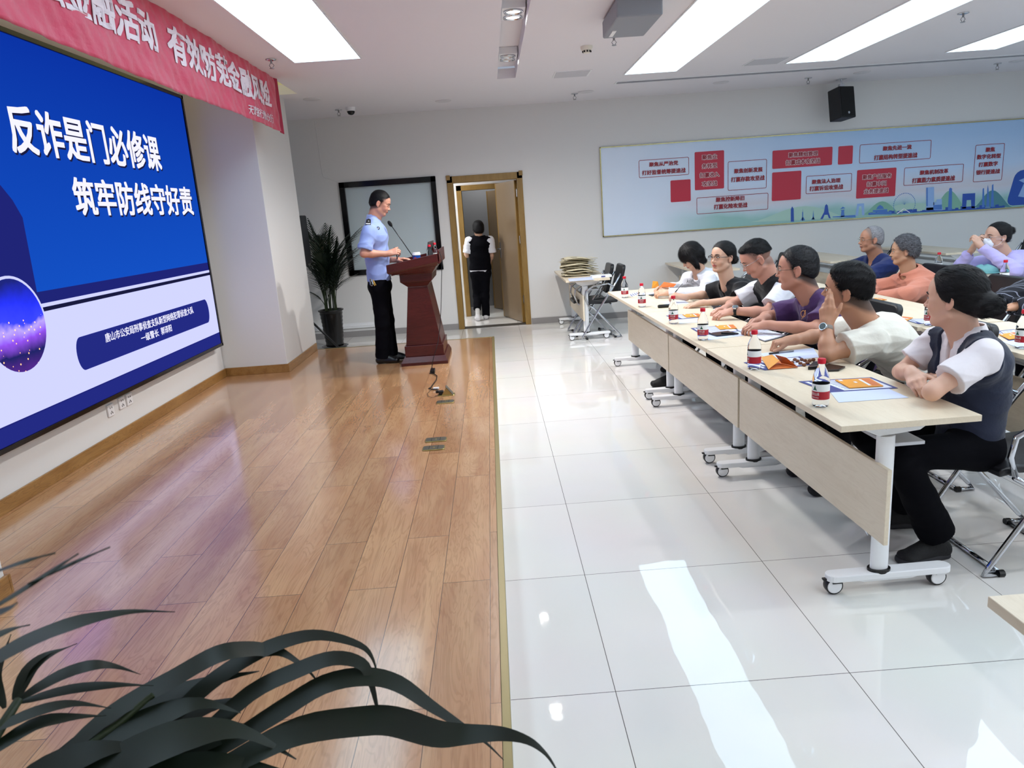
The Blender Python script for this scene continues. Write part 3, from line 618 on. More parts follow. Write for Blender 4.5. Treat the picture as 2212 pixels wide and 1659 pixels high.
def rrect(x0, x1, z0, z1, r, n=4):
    out = []
    for cx, cz, a0 in ((x1-r, z1-r, 0), (x0+r, z1-r, PI/2), (x0+r, z0+r, PI), (x1-r, z0+r, 1.5*PI)):
        for k in range(n+1): a = a0+PI/2*k/n; out.append((cx+r*math.cos(a), cz+r*math.sin(a)))
    return out
def solid(zm, tl, br):
    p, q = ap(*zm(*tl)), ap(*zm(*br)); b = B(); b.prism(rrect(p.x, q.x, q.z, p.z, .015), lambda u, v: (u, YM, v), lambda u, v: (u, YM-.004, v)); b.obj('red_block', M_red, mur)
def outline(zm, tl, br, t=.007):
    p, q = ap(*zm(*tl)), ap(*zm(*br)); A = rrect(p.x, q.x, q.z, p.z, .02); Bq = rrect(p.x+t, q.x-t, q.z+t, p.z-t, .014); n = len(A)
    b = B(); b.add([(u, YM-.003, v) for u, v in A]+[(u, YM-.003, v) for u, v in Bq], [(i, (i+1) % n, n+(i+1) % n, n+i) for i in range(n)]); b.obj('outlined_box', M_dkred, mur, fixn=False)
def mtext(zm, s, cx, cy, w, h, white=False):
    c = ap(*zm(cx, cy)); a = ap(*zm(cx-w/2, cy)); e = ap(*zm(cx+w/2, cy)); tp = ap(*zm(cx, cy-h/2)); bt = ap(*zm(cx, cy+h/2)); W = e.x-a.x; H = tp.z-bt.z
    if white:
        b = B(); text(b, s, lambda u, v: (c.x+(u-.5)*W, YM-.005, c.z+(v-.5)*H), .08); b.obj('lettering_outline', M_wt, mur, fixn=False)
    b = B(); text(b, s, lambda u, v: (c.x+(u-.5)*W, YM-.0072, c.z+(v-.5)*H), .03); b.obj('lettering', M_dkred, mur, fixn=False)
outline(ZA, (440, 515), (922, 652)); mtext(ZA, '聚焦从严治党', 678, 547, 275, 42); mtext(ZA, '打好监督统筹提速战', 680, 622, 413, 44)
solid(ZA, (975, 437), (1256, 782))
for s, y, w in (('聚焦业', 483, 142), ('务转型', 567, 142), ('打赢收入', 653, 185), ('攻坚战', 737, 142)): mtext(ZA, s, 1117, y, w, 46, True)
outline(ZA, (1293, 527), (1662, 780)); mtext(ZA, '聚焦创新发展', 1487, 610, 270, 44); mtext(ZA, '打赢存款攻坚战', 1482, 690, 318, 46)
solid(ZA, (744, 708), (938, 903))
outline(ZA, (993, 873), (1677, 983)); mtext(ZA, '聚焦控新降旧', 1313, 883, 270, 44); mtext(ZA, '打赢化险攻坚战', 1318, 950, 318, 46)
solid(ZCm, (1037, 158), (1825, 345)); mtext(ZCm, '聚焦精细管理', 1441, 203, 385, 62, True); mtext(ZCm, '打赢成本攻坚战', 1438, 303, 450, 66, True)
solid(ZCm, (1032, 447), (1410, 800)); solid(ZCm, (1912, 100), (2095, 330))
outline(ZCm, (1483, 495), (2082, 692)); mtext(ZCm, '聚焦法人治理', 1746, 560, 375, 58); mtext(ZCm, '打赢诉讼攻坚战', 1748, 648, 440, 62)
outline(ZB, (680, 357), (1338, 487)); mtext(ZB, '聚焦先进一流', 1027, 385, 265, 42); mtext(ZB, '打赢结构转型提速战', 1012, 466, 400, 46)
solid(ZB, (655, 595), (1007, 835)); mtext(ZB, '聚焦产品服务', 838, 652, 268, 44, True); mtext(ZB, '打赢中间', 834, 720, 180, 44, True); mtext(ZB, '业务提速战', 831, 788, 225, 44, True)
outline(ZB, (1095, 572), (1638, 702)); mtext(ZB, '聚焦机制改革', 1370, 610, 262, 42); mtext(ZB, '打赢能力素质提速战', 1365, 680, 395, 46)
outline(ZB, (1760, 360), (2003, 688))
for s, x, y, w in (('聚焦', 1895, 402, 85), ('数字化转型', 1882, 466, 220), ('打赢数字', 1875, 538, 175), ('银行提速战', 1873, 610, 218)): mtext(ZB, s, x, y, w, 42)
# skyline
M_b1 = mat('skyline_blue', '#4a78c2', .5); M_b2 = mat('skyline_deep_blue', '#274fa6', .5); M_b3 = mat('skyline_pale_blue', '#8fb0e0', .5); M_gr = mat('hill_green', '#7fb09c', .6); M_gr2 = mat('hill_deep_green', '#4f8490', .6); M_gr3 = mat('hill_pale_green', '#a9c9bd', .6)
zb0 = AZ0+.004
def sk(name, m, d, *polys):
    b = B()
    for P in polys: b.add([Vector((ap(*ZB(x, y)).x, YM-d, max(zb0, ap(*ZB(x, y)).z))) for x, y in P], [tuple(range(len(P)))])
    b.obj(name, m, mur, fixn=False)
def R4(x0, x1, yt, yb): return [(x0, yb), (x0, yt+(x1-x0)*.07), (x1, yt), (x1, yb)]
def hill(x0, x1, yt, yb, sk_=.5, n=14):
    out = [(x0, yb)]
    for k in range(n+1): u = k/n; out.append((x0+(x1-x0)*u, yb-(yb-yt)*math.sin(PI*u**(1.0 if sk_ == .5 else sk_))**1.6))
    return out+[(x1, yb)]
sk('hill', M_gr3, .001, hill(-350, 700, 930, 1080)); sk('hill', M_gr3, .001, hill(700, 1700, 900, 1000)); sk('hill', M_gr, .0014, hill(700, 1080, 885, 1010)); sk('hill', M_gr, .0014, hill(1360, 1680, 785, 960)); sk('hill', M_gr2, .0014, hill(1740, 2100, 782, 940))
sk('building', M_b2, .002, [(35, 1075), (35, 960), (48, 932), (62, 955), (65, 1075)])
sk('building', M_b1, .002, R4(141, 151, 985, 1065), [(144, 990), (147, 950), (149, 990)], [(125, 1065), (140, 1035), (155, 1035), (168, 1062)])
sk('building', M_b1, .002, [(236, 1055), (246, 965), (252, 1055)], [(222, 1057), (245, 1030), (262, 1052)])
sk('building', M_b2, .002, [(310, 1052), (345, 985), (355, 925), (368, 910), (380, 925), (388, 985), (408, 1045), (390, 1042), (378, 1010), (350, 1012), (335, 1048)])
sk('building', M_b1, .002, [(500, 1032), (508, 975), (498, 968), (540, 962), (532, 972), (536, 1028)], [(495, 958), (520, 935), (545, 950)], R4(425, 640, 1012, 1035))
sk('building', M_b3, .0025, [(636, 1022), (655, 908), (718, 903), (722, 1015), (700, 1015), (694, 930), (672, 932), (662, 1020)])
sk('building', M_b1, .0025, R4(765, 975, 978, 1008), R4(800, 935, 958, 985), [(832, 960), (845, 935), (868, 918), (892, 933), (905, 955)])
sk('building', M_b3, .0025, [(1298, 970), (1298, 757), (1372, 750), (1372, 965)], R4(1365, 1392, 892, 962), [(1392, 960), (1394, 868), (1445, 862), (1445, 958)], R4(1290, 1450, 935, 968))
sk('building', M_b1, .003, R4(1300, 1312, 757, 930), R4(1365, 1445, 915, 962))
sk('building', M_b1, .0025, [(1500, 968), (1512, 770), (1522, 757), (1540, 765), (1538, 965)])
sk('building', M_b2, .0025, [(1632, 955), (1638, 815), (1756, 808), (1752, 948), (1720, 950), (1716, 872), (1676, 875), (1670, 952)], R4(1625, 1756, 930, 955))
sk('building', M_b1, .0025, [(1818, 942), (1825, 768), (1838, 760), (1842, 940)], [(1858, 940), (1868, 770), (1873, 730), (1880, 770), (1888, 938)], [(1900, 938), (1912, 735), (1925, 722), (1930, 935)])
for k in range(40):
    pass
random.seed(3); P_ = [(760, 1015)]
x = 760
while x < 2020:
    w = random.uniform(14, 34); base = 1015-(x-760)*0.055; h = random.uniform(8, 36); P_ += [(x, base-h), (x+w, base-h-w*.055)]; x += w
P_ += [(2020, 935), (760, 1015)]
b = B()
for k in range(1, len(P_)-2, 2): 
    (xa, yA), (xb, yB) = P_[k], P_[k+1]; q = [(xa, yA), (xb, yB), (xb, 1012-(xb-760)*.05), (xa, 1012-(xa-760)*.05)]
    b.add([Vector((ap(*ZB(*t)).x, YM-.0022, max(zb0, ap(*ZB(*t)).z))) for t in q], [(0, 1, 2, 3)])
b.obj('low_rooftops', M_b2, mur, fixn=False)
wc = ap(*ZB(1095, 915)); b = B(); wr = .155
for k in range(40):
    a = 2*PI*k/40
    if math.sin(a) < -.75: continue
    b.sphere((wc.x+wr*math.cos(a), YM-.003, wc.z+wr*math.sin(a)), .007, 4, (1, .2, 1))
for k in range(14): a = PI*k/13; b.add([(wc.x-.001, YM-.003, wc.z), (wc.x+.001, YM-.003, wc.z), (wc.x+wr*math.cos(a), YM-.003, wc.z+wr*math.sin(a))], [(0, 1, 2)])
b.obj('ferris_wheel', M_b1, mur, fixn=False)
sk('wheel_support', M_wt, .0035, [(1020, 1000), (1090, 950), (1096, 955), (1032, 1000)], [(1090, 950), (1150, 990), (1142, 992), (1088, 956)])
# blue rounded emblem at the right
e0, e1 = ap(*ZB(2085, 740)), ap(*ZB(2240, 905)); b = B()
b.prism(rrect(e0.x, e0.x+.62, zb0+.02, zb0+.50, .1), lambda u, v: (u+(v-1.4)*.22, YM, v), lambda u, v: (u+(v-1.4)*.22, YM-.004, v)); b.obj('emblem', M_b2, mur)
b = B(); cx_, cz_ = e0.x+.24, zb0+.26
b.add([(cx_-.13, YM-.006, cz_+.1), (cx_-.02, YM-.006, cz_+.14), (cx_-.05, YM-.006, cz_+.06), (cx_-.12, YM-.006, cz_-.12), (cx_-.02, YM-.006, cz_-.14), (cx_+.02, YM-.006, cz_), (cx_+.1, YM-.006, cz_+.17), (cx_+.19, YM-.006, cz_+.17), (cx_+.08, YM-.006, cz_-.02), (cx_+.1, YM-.006, cz_-.14), (cx_+.02, YM-.006, cz_-.14), (cx_, YM-.006, cz_-.06)], [(0, 1, 2), (2, 5, 4, 3), (5, 6, 7, 8), (8, 9, 10, 11)]); b.obj('emblem_stroke', M_b3, mur, fixn=False)
random.seed(7)
# ================================================================ furniture
TZ = 0.75
def make_table(L=1.575, W=0.535, label='', proto=True):
    """flip-top training table: origin on the floor under the middle; the modesty panel is on the -x side, the long side along y"""
    t = thing('training_table', label, 'table', (0, 0, 0), 0)
    B().box(-W/2, W/2, -L/2, L/2, TZ-.025, TZ).obj('tabletop', M_birch, t, bevel=.002)
    px = -W/2+.203
    B().box(px-.009, px+.009, -L/2+.014, L/2-.006, .245, .555).obj('modesty_panel', M_birch, t, bevel=.002)
    for s in (-1, 1):
        y = s*(L/2-.115); lx = -.028
        b = B(); b.tube([(lx, y, .085), (lx, y, TZ-.09)], .036, 20, flat=(1.0, .62)); g = b.obj('leg', M_white, t, auto=40)
        B().tube([(lx, y, .083), (lx, y, .098)], .046, 20, flat=(1.0, .72)).obj('collar', M_black, g)
        # foot beam with rounded ends
        b = B(); pl = [(-.215+.032*math.cos(a), .032*math.sin(a)) for a in [PI/2+PI*k/8 for k in range(9)]]+[(.235+.032*math.cos(a), .032*math.sin(a)) for a in [-PI/2+PI*k/8 for k in range(9)]]
        b.prism(pl, lambda u, v: (u, y+v, .060), lambda u, v: (u, y+v, .088)); b.prism([(-.10, .05), (.10, .05), (.14, .062), (-.14, .062)], lambda u, v: (u, y-.025, v), lambda u, v: (u, y+.025, v))
        b.obj('foot', M_white, t, bevel=.004)
        b = B(); b.prism([(-.15, TZ-.026), (.17, TZ-.026), (.10, TZ-.075), (-.06, TZ-.09), (-.12, TZ-.06)], lambda u, v: (u, y-.012, v), lambda u, v: (u, y+.012, v)); b.tube([(lx, y-.014, TZ-.055), (lx, y+.014, TZ-.055)], .012, 10)
        b.obj('flip_bracket', M_white, t, bevel=.002)
        for k, cx in enumerate((-.215, .215)):
            c = B(); c.lathe([(.034, -.016), (.036, -.012), (.036, .012), (.034, .016)], (cx, y, .037), 24, axis='y'); cc_ = c.obj('caster', M_black, t, auto=40)
            B().lathe([(.027, -.019), (.030, -.016), (.030, .016), (.027, .019)], (cx, y, .037), 24, axis='y').obj('wheel_cap', M_white, cc_, auto=40)
            h = B(); h.box(cx-.012, cx+.03, y-.022, y+.022, .05, .064)
            if k == 0: h.box(cx-.045, cx-.01, y-.008, y+.008, .062, .070)
            h.obj('brake', M_black if k == 0 else M_white, cc_, bevel=.002)
    B().box(-W/2+.27, W/2-.12, -L/2+.14, L/2-.12, TZ-.15, TZ-.135).obj('shelf', mat('shelf_grey', '#c6c8ce', .4, metal=.3), t, bevel=.003)
    b = B(); b.box(-.06, -.03, -L/2+.115, L/2-.115, TZ-.075, TZ-.05); b.obj('crossbar', M_white, t)
    return t
def set_mats(root, x, y, rz): root.matrix_basis = Matrix.Translation((x, y, 0)) @ Matrix.Rotation(rz, 4, 'Z')
T0 = make_table(label='front-row pale wood training table nearest the viewer, where the woman in the vest sits')
set_mats(T0, 1.221+.2675, 2.505+.79, .0205)
FR = 'front row of training tables'; T0['group'] = FR
dup(T0, (1.188+.2675, 4.09+.79, 0), .0205, 'middle table of the front row, where the man in purple sits', FR)
dup(T0, (1.156+.2675, 5.675+.79, 0), .0205, 'farthest table of the front row, where the girl with bobbed hair sits', FR)
SR = 'training tables of the second row'
dup(T0, (2.565+.2675, 2.66+.79, 0), 0, 'second-row training table at the right edge with blue-edged leaflets', SR)
dup(T0, (2.555+.2675, 4.26+.79, 0), 0, 'second-row training table in front of the woman in orange', SR)
dup(T0, (2.53+.2675, 5.86+.79, 0), 0, 'second-row training table in front of the man in navy', SR)
dup(T0, (2.45+.2675, 8.70+.79, 0), 0, 'second-row training table nearest the back wall, behind the girl with bobbed hair', SR)
TR = 'training tables of the third row'
dup(T0, (4.02+.2675, 5.0+.79, 0), 0, 'third-row training table with the mint cap on it', TR)
dup(T0, (4.0+.2675, 6.6+.79, 0), 0, 'third-row training table behind the woman in orange', TR)
dup(T0, (4.10+.2675, 8.72+.79, 0), 0, 'third-row training table nearest the back wall', TR)
dup(T0, (5.52+.2675, 8.72+.79, 0), 0, 'fourth-row training table by the back wall, left of the woman in lavender', None)
TS = dup(T0, (.862+.2675, 8.66+.79, 0), 0, 'side training table by the back wall piled with cream tote bags', None)
dup(T0, (.985+.2675, 1.335-.79, 0), 0, 'training table whose corner shows at the lower right edge', None)
# folding chair, facing +y, origin on the floor
M_seat = mat('black_leatherette', '#17171b', 0.38, bump=.05, bscale=120)
def make_chair(label):
    t = thing('folding_chair', label, 'chair', (0, 0, 0), 0)
    # padded seat, dished
    rows = []
    for i in range(7):
        v = -.2+.42*i/6; zz = .455+.012*abs(v)/.2+(-.02 if i == 6 else 0)
        rows.append([(x, v, zz+(.006*(abs(x)/.2)**2)) for x in (-.205, -.15, -.07, 0, .07, .15, .205)])
    b = B(); n = 7; top = [p for r in rows for p in r]; bot = [(x, y, z-.035) for x, y, z in top]; f = []
    for i in range(6):
        for j in range(6): a = i*n+j; f.append((a, a+1, a+n+1, a+n)); f.append((a+49, a+n+49, a+n+50, a+50))
    ring_ = [i for i in range(7)]+[i*7+6 for i in range(1, 7)]+[42+i for i in range(5, -1, -1)]+[i*7 for i in range(5, 0, -1)]
    for i in range(len(ring_)): a, c = ring_[i], ring_[(i+1) % len(ring_)]; f.append((a, a+49, c+49, c))
    b.add(top+bot, f); b.obj('seat', M_seat, t, bevel=.012, seg=3, auto=50)
    # backrest: rounded trapezoid leaning back
    out = []
    for cx, cz, a0, r in ((.165, .83, 0, .05), (-.165, .83, PI/2, .05), (-.19, .56, PI, .03), (.19, .56, 1.5*PI, .03)):
        for k in range(6): a = a0+PI/2*k/5; out.append((cx+r*math.cos(a), cz+r*math.sin(a)))
    def fy(z): return -.19-.09*(z-.5)/.36
    b = B(); b.prism(out, lambda u, v: (u, fy(v)+.02-.35*u*u*.6, v), lambda u, v: (u, fy(v)-.022-.35*u*u*.6, v)); b.obj('backrest', M_seat, t, bevel=.01, seg=3, auto=50)
    for s in (-1, 1):
        x = s*.235
        B().tube([(x, .20, .012), (x, .27, .014), (x, .25, .045), (x, .02, .40), (x, -.14, .62), (x*.9, -.245, .78)], .0125, 12).obj('front_leg', M_chrome, t, smooth=True)
        B().tube([(x*.93, .17, .425), (x*.93, .10, .38), (x*.93, -.20, .05), (x*.93, -.235, .014), (x*.93, -.15, .012)], .0115, 12).obj('rear_leg', M_chrome, t, smooth=True)
        g = B(); g.tube([(x, -.15, .635), (x, -.08, .675), (x, .10, .655), (x, .19, .60), (x, .205, .52), (x*.95, .17, .435)], .012, 12); g.obj('armrest', M_chrome, t, smooth=True)
        for yy in (.20, -.15): B().tube([(x*(1 if yy > 0 else .93), yy-.012, .013), (x*(1 if yy > 0 else .93), yy+.012, .013)], .0155, 10).obj('foot_cap', M_black, t)
    for xx, yy, zz, rr in ((.235, .20, .012, .011), (.22, -.15, .012, .011), (.22, -.12, .415, .01), (.22, .15, .415, .01)): B().tube([(-xx, yy, zz), (xx, yy, zz)], rr, 10).obj('crossbar', M_chrome, t, smooth=True)
    return t
C0 = make_chair('black and chrome folding chair under the woman in the vest, nearest the viewer')
CG = 'black and chrome folding chairs'; C0['group'] = CG
C0.matrix_basis = Matrix.Translation((2.20, 2.88, 0)) @ Matrix.Rotation(PI/2, 4, 'Z')
for x, y, rz, lb in ((1.20, 9.22, PI/2, 'folding chair pushed under the tote-bag table, nearer the back wall'), (1.30, 8.98, PI/2, 'folding chair pushed under the tote-bag table, nearer the viewer'),
                     (2.22, 3.72, PI/2, 'folding chair under the man in the cream T-shirt'), (2.20, 4.55, PI/2, 'folding chair under the man in purple'), (2.2, 5.25, PI/2, 'folding chair under the young man in the black vest'),
                     (2.2, 5.98, PI/2, 'folding chair under the woman in black with glasses'), (2.12, 6.62, PI/2, 'folding chair under the girl with bobbed hair'),
                     (3.58, 5.33, PI/2, 'folding chair whose black back shows behind the woman in orange'), (3.72, 6.45, PI/2, 'folding chair under the man in navy'),
                     (3.35, 8.9, PI/2, 'folding chair at the back table of the second row, beside the black vest man'),
                     (4.93, 9.15, PI/2, 'folding chair with its back above the third-row table, left of the man in navy'), (3.62, 4.42, PI/2, 'folding chair whose back shows right of the vest woman\'s hair bun'),
                     (5.16, 5.9, PI/2, 'folding chair under the woman in lavender'), (6.50, 8.9, PI/2, 'folding chair with its back beside the masked woman\'s clasped hands'),
                     (3.75, 3.75, PI/2, 'folding chair under the person in the striped jacket')):
    dup(C0, (x, y, 0), rz, lb, CG)
# ---------------------------------------------------------------- podium
PY0, PY1 = 7.22, 7.82; pc = Vector((-.765, 7.5, ST))
pod = thing('podium', 'dark red mahogany podium with a flared top on the stage', 'podium', pc)
def ring4(x0, x1, y0, y1, z, z2=None): z2 = z if z2 is None else z2; return [(x0, y0, z), (x1, y0, z2), (x1, y1, z2), (x0, y1, z)]
b = B().loft([ring4(-1.0, -.525, 7.17, 7.88, ST), ring4(-1.0, -.525, 7.17, 7.88, ST+.03), ring4(-.965, -.55, 7.20, 7.85, ST+.085)]); b.obj('base', M_maho, pod, bevel=.003)
b = B().loft([ring4(-.955, -.56, 7.22, 7.83, ST+.085), ring4(-.955, -.56, 7.22, 7.83, .345)]); b.obj('plinth', M_maho, pod, bevel=.003)
b = B().loft([ring4(-.94, -.575, 7.25, 7.80, .345), ring4(-.865, -.668, 7.25, 7.80, .94)]); b.obj('column', M_maho, pod, bevel=.003)
b = B().loft([ring4(-.865, -.668, 7.25, 7.80, .94), ring4(-.93, -.615, 7.20, 7.84, .995), ring4(-.93, -.605, 7.20, 7.84, 1.065), ring4(-1.025, -.53, 7.11, 7.91, 1.088, 1.165), ring4(-1.035, -.52, 7.10, 7.92, 1.10, 1.18)], caps=False); b.obj('flared_neck', M_maho, pod, bevel=.003)
# top tray with raised rim, sloping up toward the audience
def slope(x): return 1.178+(x+1.035)*.155
b = B()
def sbox(x0, x1, y0, y1, dz0, dz1): b.add([(x, y, slope(x)+(dz0 if k == 0 else dz1)) for x in (x0, x1) for y in (y0, y1) for k in (0, 1)], [(0, 1, 3, 2), (4, 6, 7, 5), (0, 4, 5, 1), (2, 3, 7, 6), (0, 2, 6, 4), (1, 5, 7, 3)])
sbox(-1.0, -.54, 7.13, 7.89, -.115, -.10); sbox(-1.035, -.515, 7.10, 7.12, -.08, .0); sbox(-1.035, -.515, 7.90, 7.92, -.08, .0); sbox(-.53, -.512, 7.10, 7.92, -.10, .03)
b.obj('desktop', M_maho, pod, bevel=.003)
# things on the podium
def on_pod(x): return slope(x)-.10
t = thing('gooseneck_microphone', 'black gooseneck microphone on the podium in front of the officer', 'microphone', (-.82, 7.42, on_pod(-.82)))
m0 = atY(845, 487, 7.42); m1 = atY(893, 556, 7.42)
B().lathe([(.035, on_pod(m1.x)), (.035, on_pod(m1.x)+.015), (.012, on_pod(m1.x)+.03)], (m1.x, 7.42, 0), 20).obj('base', M_black, t)
B().tube([(m1.x, 7.42, on_pod(m1.x)), m1, m1.lerp(m0, .5)+Vector((0.004, 0, -.003)), m0], .0045, 10).obj('gooseneck', M_black, t, smooth=True)
d = (m0-m1).normalized(); M_foam = mat('foam_windscreen', '#0b0b0d', .95, bump=.4, bscale=300)
B().tube([m0-d*.012, m0, m0+d*.014, m0+d*.034, m0+d*.048, m0+d*.054], [.008, .015, .019, .018, .012, .003], 14).obj('windscreen', M_foam, t, smooth=True)
p = atY(900, 556, 7.35); cz = on_pod(p.x)
t = thing('paper_cup', 'blue paper coffee cup with white lid on the podium', 'cup', (p.x, 7.35, cz))
B().lathe([(.030, cz), (.040, cz+.125), (.038, cz+.125)], (p.x, 7.35, 0), 24).obj('cup', mat('cup_blue', '#1e55b4', .45), t, auto=40)
B().lathe([(.043, cz+.122), (.0435, cz+.130), (.041, cz+.133), (.038, cz+.150), (.034, cz+.150)], (p.x, 7.35, 0), 24).obj('lid', M_white, t, auto=40)
B().tube([(p.x+.0, 7.35-.037, cz+.09), (p.x-.02, 7.35-.031, cz+.09)], .016, 10, flat=(1.0, .3)).obj('print', mat('cup_red', '#a8333c', .5), t)
t = thing('laptop', 'dark laptop lid standing open at the front of the podium', 'laptop', (-.62, 7.5, on_pod(-.62)))
q0, q1, q2, q3 = atY(919, 558, 7.36), atY(925, 523, 7.36), atY(937, 519, 7.60), atY(934, 548, 7.60)
z0 = on_pod(-.62)+.004
b = B(); v0 = [Vector((q0.x, 7.36, z0)), q1, q2, Vector((q3.x, 7.60, z0))]; nrm = (v0[1]-v0[0]).cross(v0[3]-v0[0]).normalized()*.006
b.add(v0+[v+nrm for v in v0], [(0, 1, 2, 3), (7, 6, 5, 4), (0, 4, 5, 1), (1, 5, 6, 2), (2, 6, 7, 3), (3, 7, 4, 0)]); b.obj('lid', mat('laptop_grey', '#3c3d40', .4), t)
b = B(); b.add([(x, y, on_pod(x)+dz) for x in (q0.x-.2, q0.x) for y in (7.36, 7.6) for dz in (.001, .014)], [(0, 1, 3, 2), (4, 6, 7, 5), (0, 4, 5, 1), (2, 3, 7, 6), (0, 2, 6, 4), (1, 5, 7, 3)]); b.obj('keyboard_base', mat('laptop_dark', '#1c1d20', .4), t)
p = atY(855, 541, 7.56)
t = thing('hand_microphone', 'small dark round-headed microphone behind the officer\'s hand', 'microphone', (p.x, 7.56, on_pod(p.x)))
B().tube([(p.x+.02, 7.56, on_pod(p.x)), (p.x, 7.56, p.z-.02)], .006, 8).obj('stem', M_black, t); B().sphere((p.x-.005, 7.56, p.z+.01), .022, 10, (1, 1, 1.1)).obj('head', mat('mic_mesh', '#4a4d52', .5, metal=.6), t, smooth=True)
# power cable of the podium, adapter, floor boxes
c0 = atY(951, 553, 7.08); pts = [Vector((-.55, 7.3, on_pod(-.55)+.04)), Vector((-.505, 7.1, 1.27)), atY(955, 560, 7.06), atY(954, 600, 7.05), atY(953, 650, 7.06), atY(951, 700, 7.05), atY(946, 740, 7.0), atY(936, 775, 6.9)]
ad0 = atZ(935, 800, ST+.02)
cable = thing('power_cable', 'thin black cable hanging down the front of the podium to an adapter on the stage', 'cable', (ad0.x, ad0.y, ST))
B().tube(pts+[atZ(933, 792, ST+.01), Vector((ad0.x, ad0.y+.03, ST+.015))], .0035, 6).obj('cord', M_black, cable, smooth=True)
B().box(ad0.x-.022, ad0.x+.022, ad0.y-.07, ad0.y+.04, ST+.001, ST+.035).obj('adapter', M_black, cable, bevel=.004)
pl = [Vector((ad0.x, ad0.y-.07, ST+.012))]+[atZ(x, y, ST+.008) for x, y in ((944, 812), (943, 820), (934, 832), (930, 838), (926, 839), (933, 841), (945, 841))]
B().tube(pl, .0045, 6).obj('cord', M_black, cable, smooth=True)
pt = [atZ(x, y, ST+.006) for x, y in ((932, 841), (923, 850), (925, 856), (934, 859), (943, 856))]; B().tube(pt, .0015, 5).obj('thin_wire', M_black, cable, smooth=True)
q = atZ(941, 839, ST+.012); B().box(q.x-.02, q.x+.03, q.y-.012, q.y+.012, ST+.006, ST+.02).obj('cable_tag', M_white, cable)
M_sk = mat('floorbox_metal', '#8b8a7f', .3, metal=.9); M_bz = mat('floorbox_brass', '#b3a26b', .3, metal=.9)
def floorbox(x, y, label, open_=False):
    t = thing('floor_socket', label, 'floor socket', (x, y, ST), 0, 'pop-up floor sockets in the stage')
    w, d = .073, .042
    B().prism(rrect(x-w, x+w, y-d, y+d, .016), lambda u, v: (u, v, ST+.0005), lambda u, v: (u, v, ST+.006)).obj('rim', M_bz, t, bevel=.002)
    if not open_:
        B().prism(rrect(x-w+.006, x+w-.006, y-d+.008, y+d-.002, .012), lambda u, v: (u, v, ST+.006), lambda u, v: (u, v, ST+.009)).obj('lid', M_sk, t, bevel=.001)
        B().box(x-.03, x-.027, y-d+.01, y+d-.004, ST+.0085, ST+.0105).obj('groove', M_black, t); B().box(x+.027, x+.03, y-d+.01, y+d-.004, ST+.0085, ST+.0105).obj('groove', M_black, t)
        B().lathe([(.007, ST+.009), (.006, ST+.011)], (x, y, 0), 12).obj('latch', M_bz, t)
    else:
        b = B(); b.prism([(-.035, 0), (.05, 0), (.005, .062)], lambda u, v: (x+u, y-.03, ST+.006+v), lambda u, v: (x+u, y-.024, ST+.006+v)); b.obj('side_plate', M_bz, t)
        b = B(); A = [Vector((x+.055, y-.035, ST+.006)), Vector((x+.055, y+.035, ST+.006)), Vector((x+.0, y+.035, ST+.075)), Vector((x+.0, y-.035, ST+.075))]; nn = Vector((.004, 0, .003)); b.add(A+[a+nn for a in A], [(0, 1, 2, 3), (7, 6, 5, 4), (0, 4, 5, 1), (1, 5, 6, 2), (2, 6, 7, 3), (3, 7, 4, 0)]); b.obj('lid', M_sk, t)
        b = B(); b.box(x-.06, x-.02, y-.022, y+.022, ST+.006, ST+.04); b.box(x-.085, x-.055, y-.012, y+.012, ST+.02, ST+.045); b.obj('plug', M_black, t, bevel=.005)
for (px_, py_), lb, op in (((964, 853), 'open pop-up floor socket with a plug in it, in front of the podium', True), ((962, 869), 'closed floor socket just in front of the open one', False), ((942, 951), 'closed floor socket, farther one of the pair mid-stage', False), ((937, 969), 'closed floor socket, nearer one of the pair mid-stage', False)):
    p = atZ(px_, py_, ST); floorbox(p.x, p.y, lb, op)
# ---------------------------------------------------------------- speaker stand partly behind the pillar
t = thing('tripod_speaker', 'tall black loudspeaker on a tripod half hidden behind the pillar', 'loudspeaker', (-2.42, 9.0, 0))
a, bq = atY(628, 465, 9), atY(645, 570, 9)
B().box(-2.62, -2.245, 8.86, 9.16, 1.15, 1.73).obj('cabinet', mat('speaker_black', '#15171b', .55), t, bevel=.015)
B().tube([(-2.45, 9.0, .35), (-2.45, 9.0, 1.16)], .018, 12).obj('pole', M_black, t, smooth=True); B().tube([(-2.45, 9, .52), (-2.45, 9, .62)], .03, 12).obj('collar', M_black, t)
for ex, ey in ((-1.96, 9.0), (-2.7, 9.42), (-2.7, 8.66)): B().tube([(-2.43, 9.0, .58), (ex, ey, .02)], .014, 8).obj('leg', M_black, t, smooth=True)
o = B().tube([(-2.5, 9.05, .02), (-2.35, 8.95, .006), (-2.2, 8.85, .006), (-2.12, 8.72, .006), (-2.05, 8.70, .006)], .005, 6).obj('speaker_cable', M_black, smooth=True); tag(o, 'thin black cable on the tiles beside the tripod leg', 'cable')
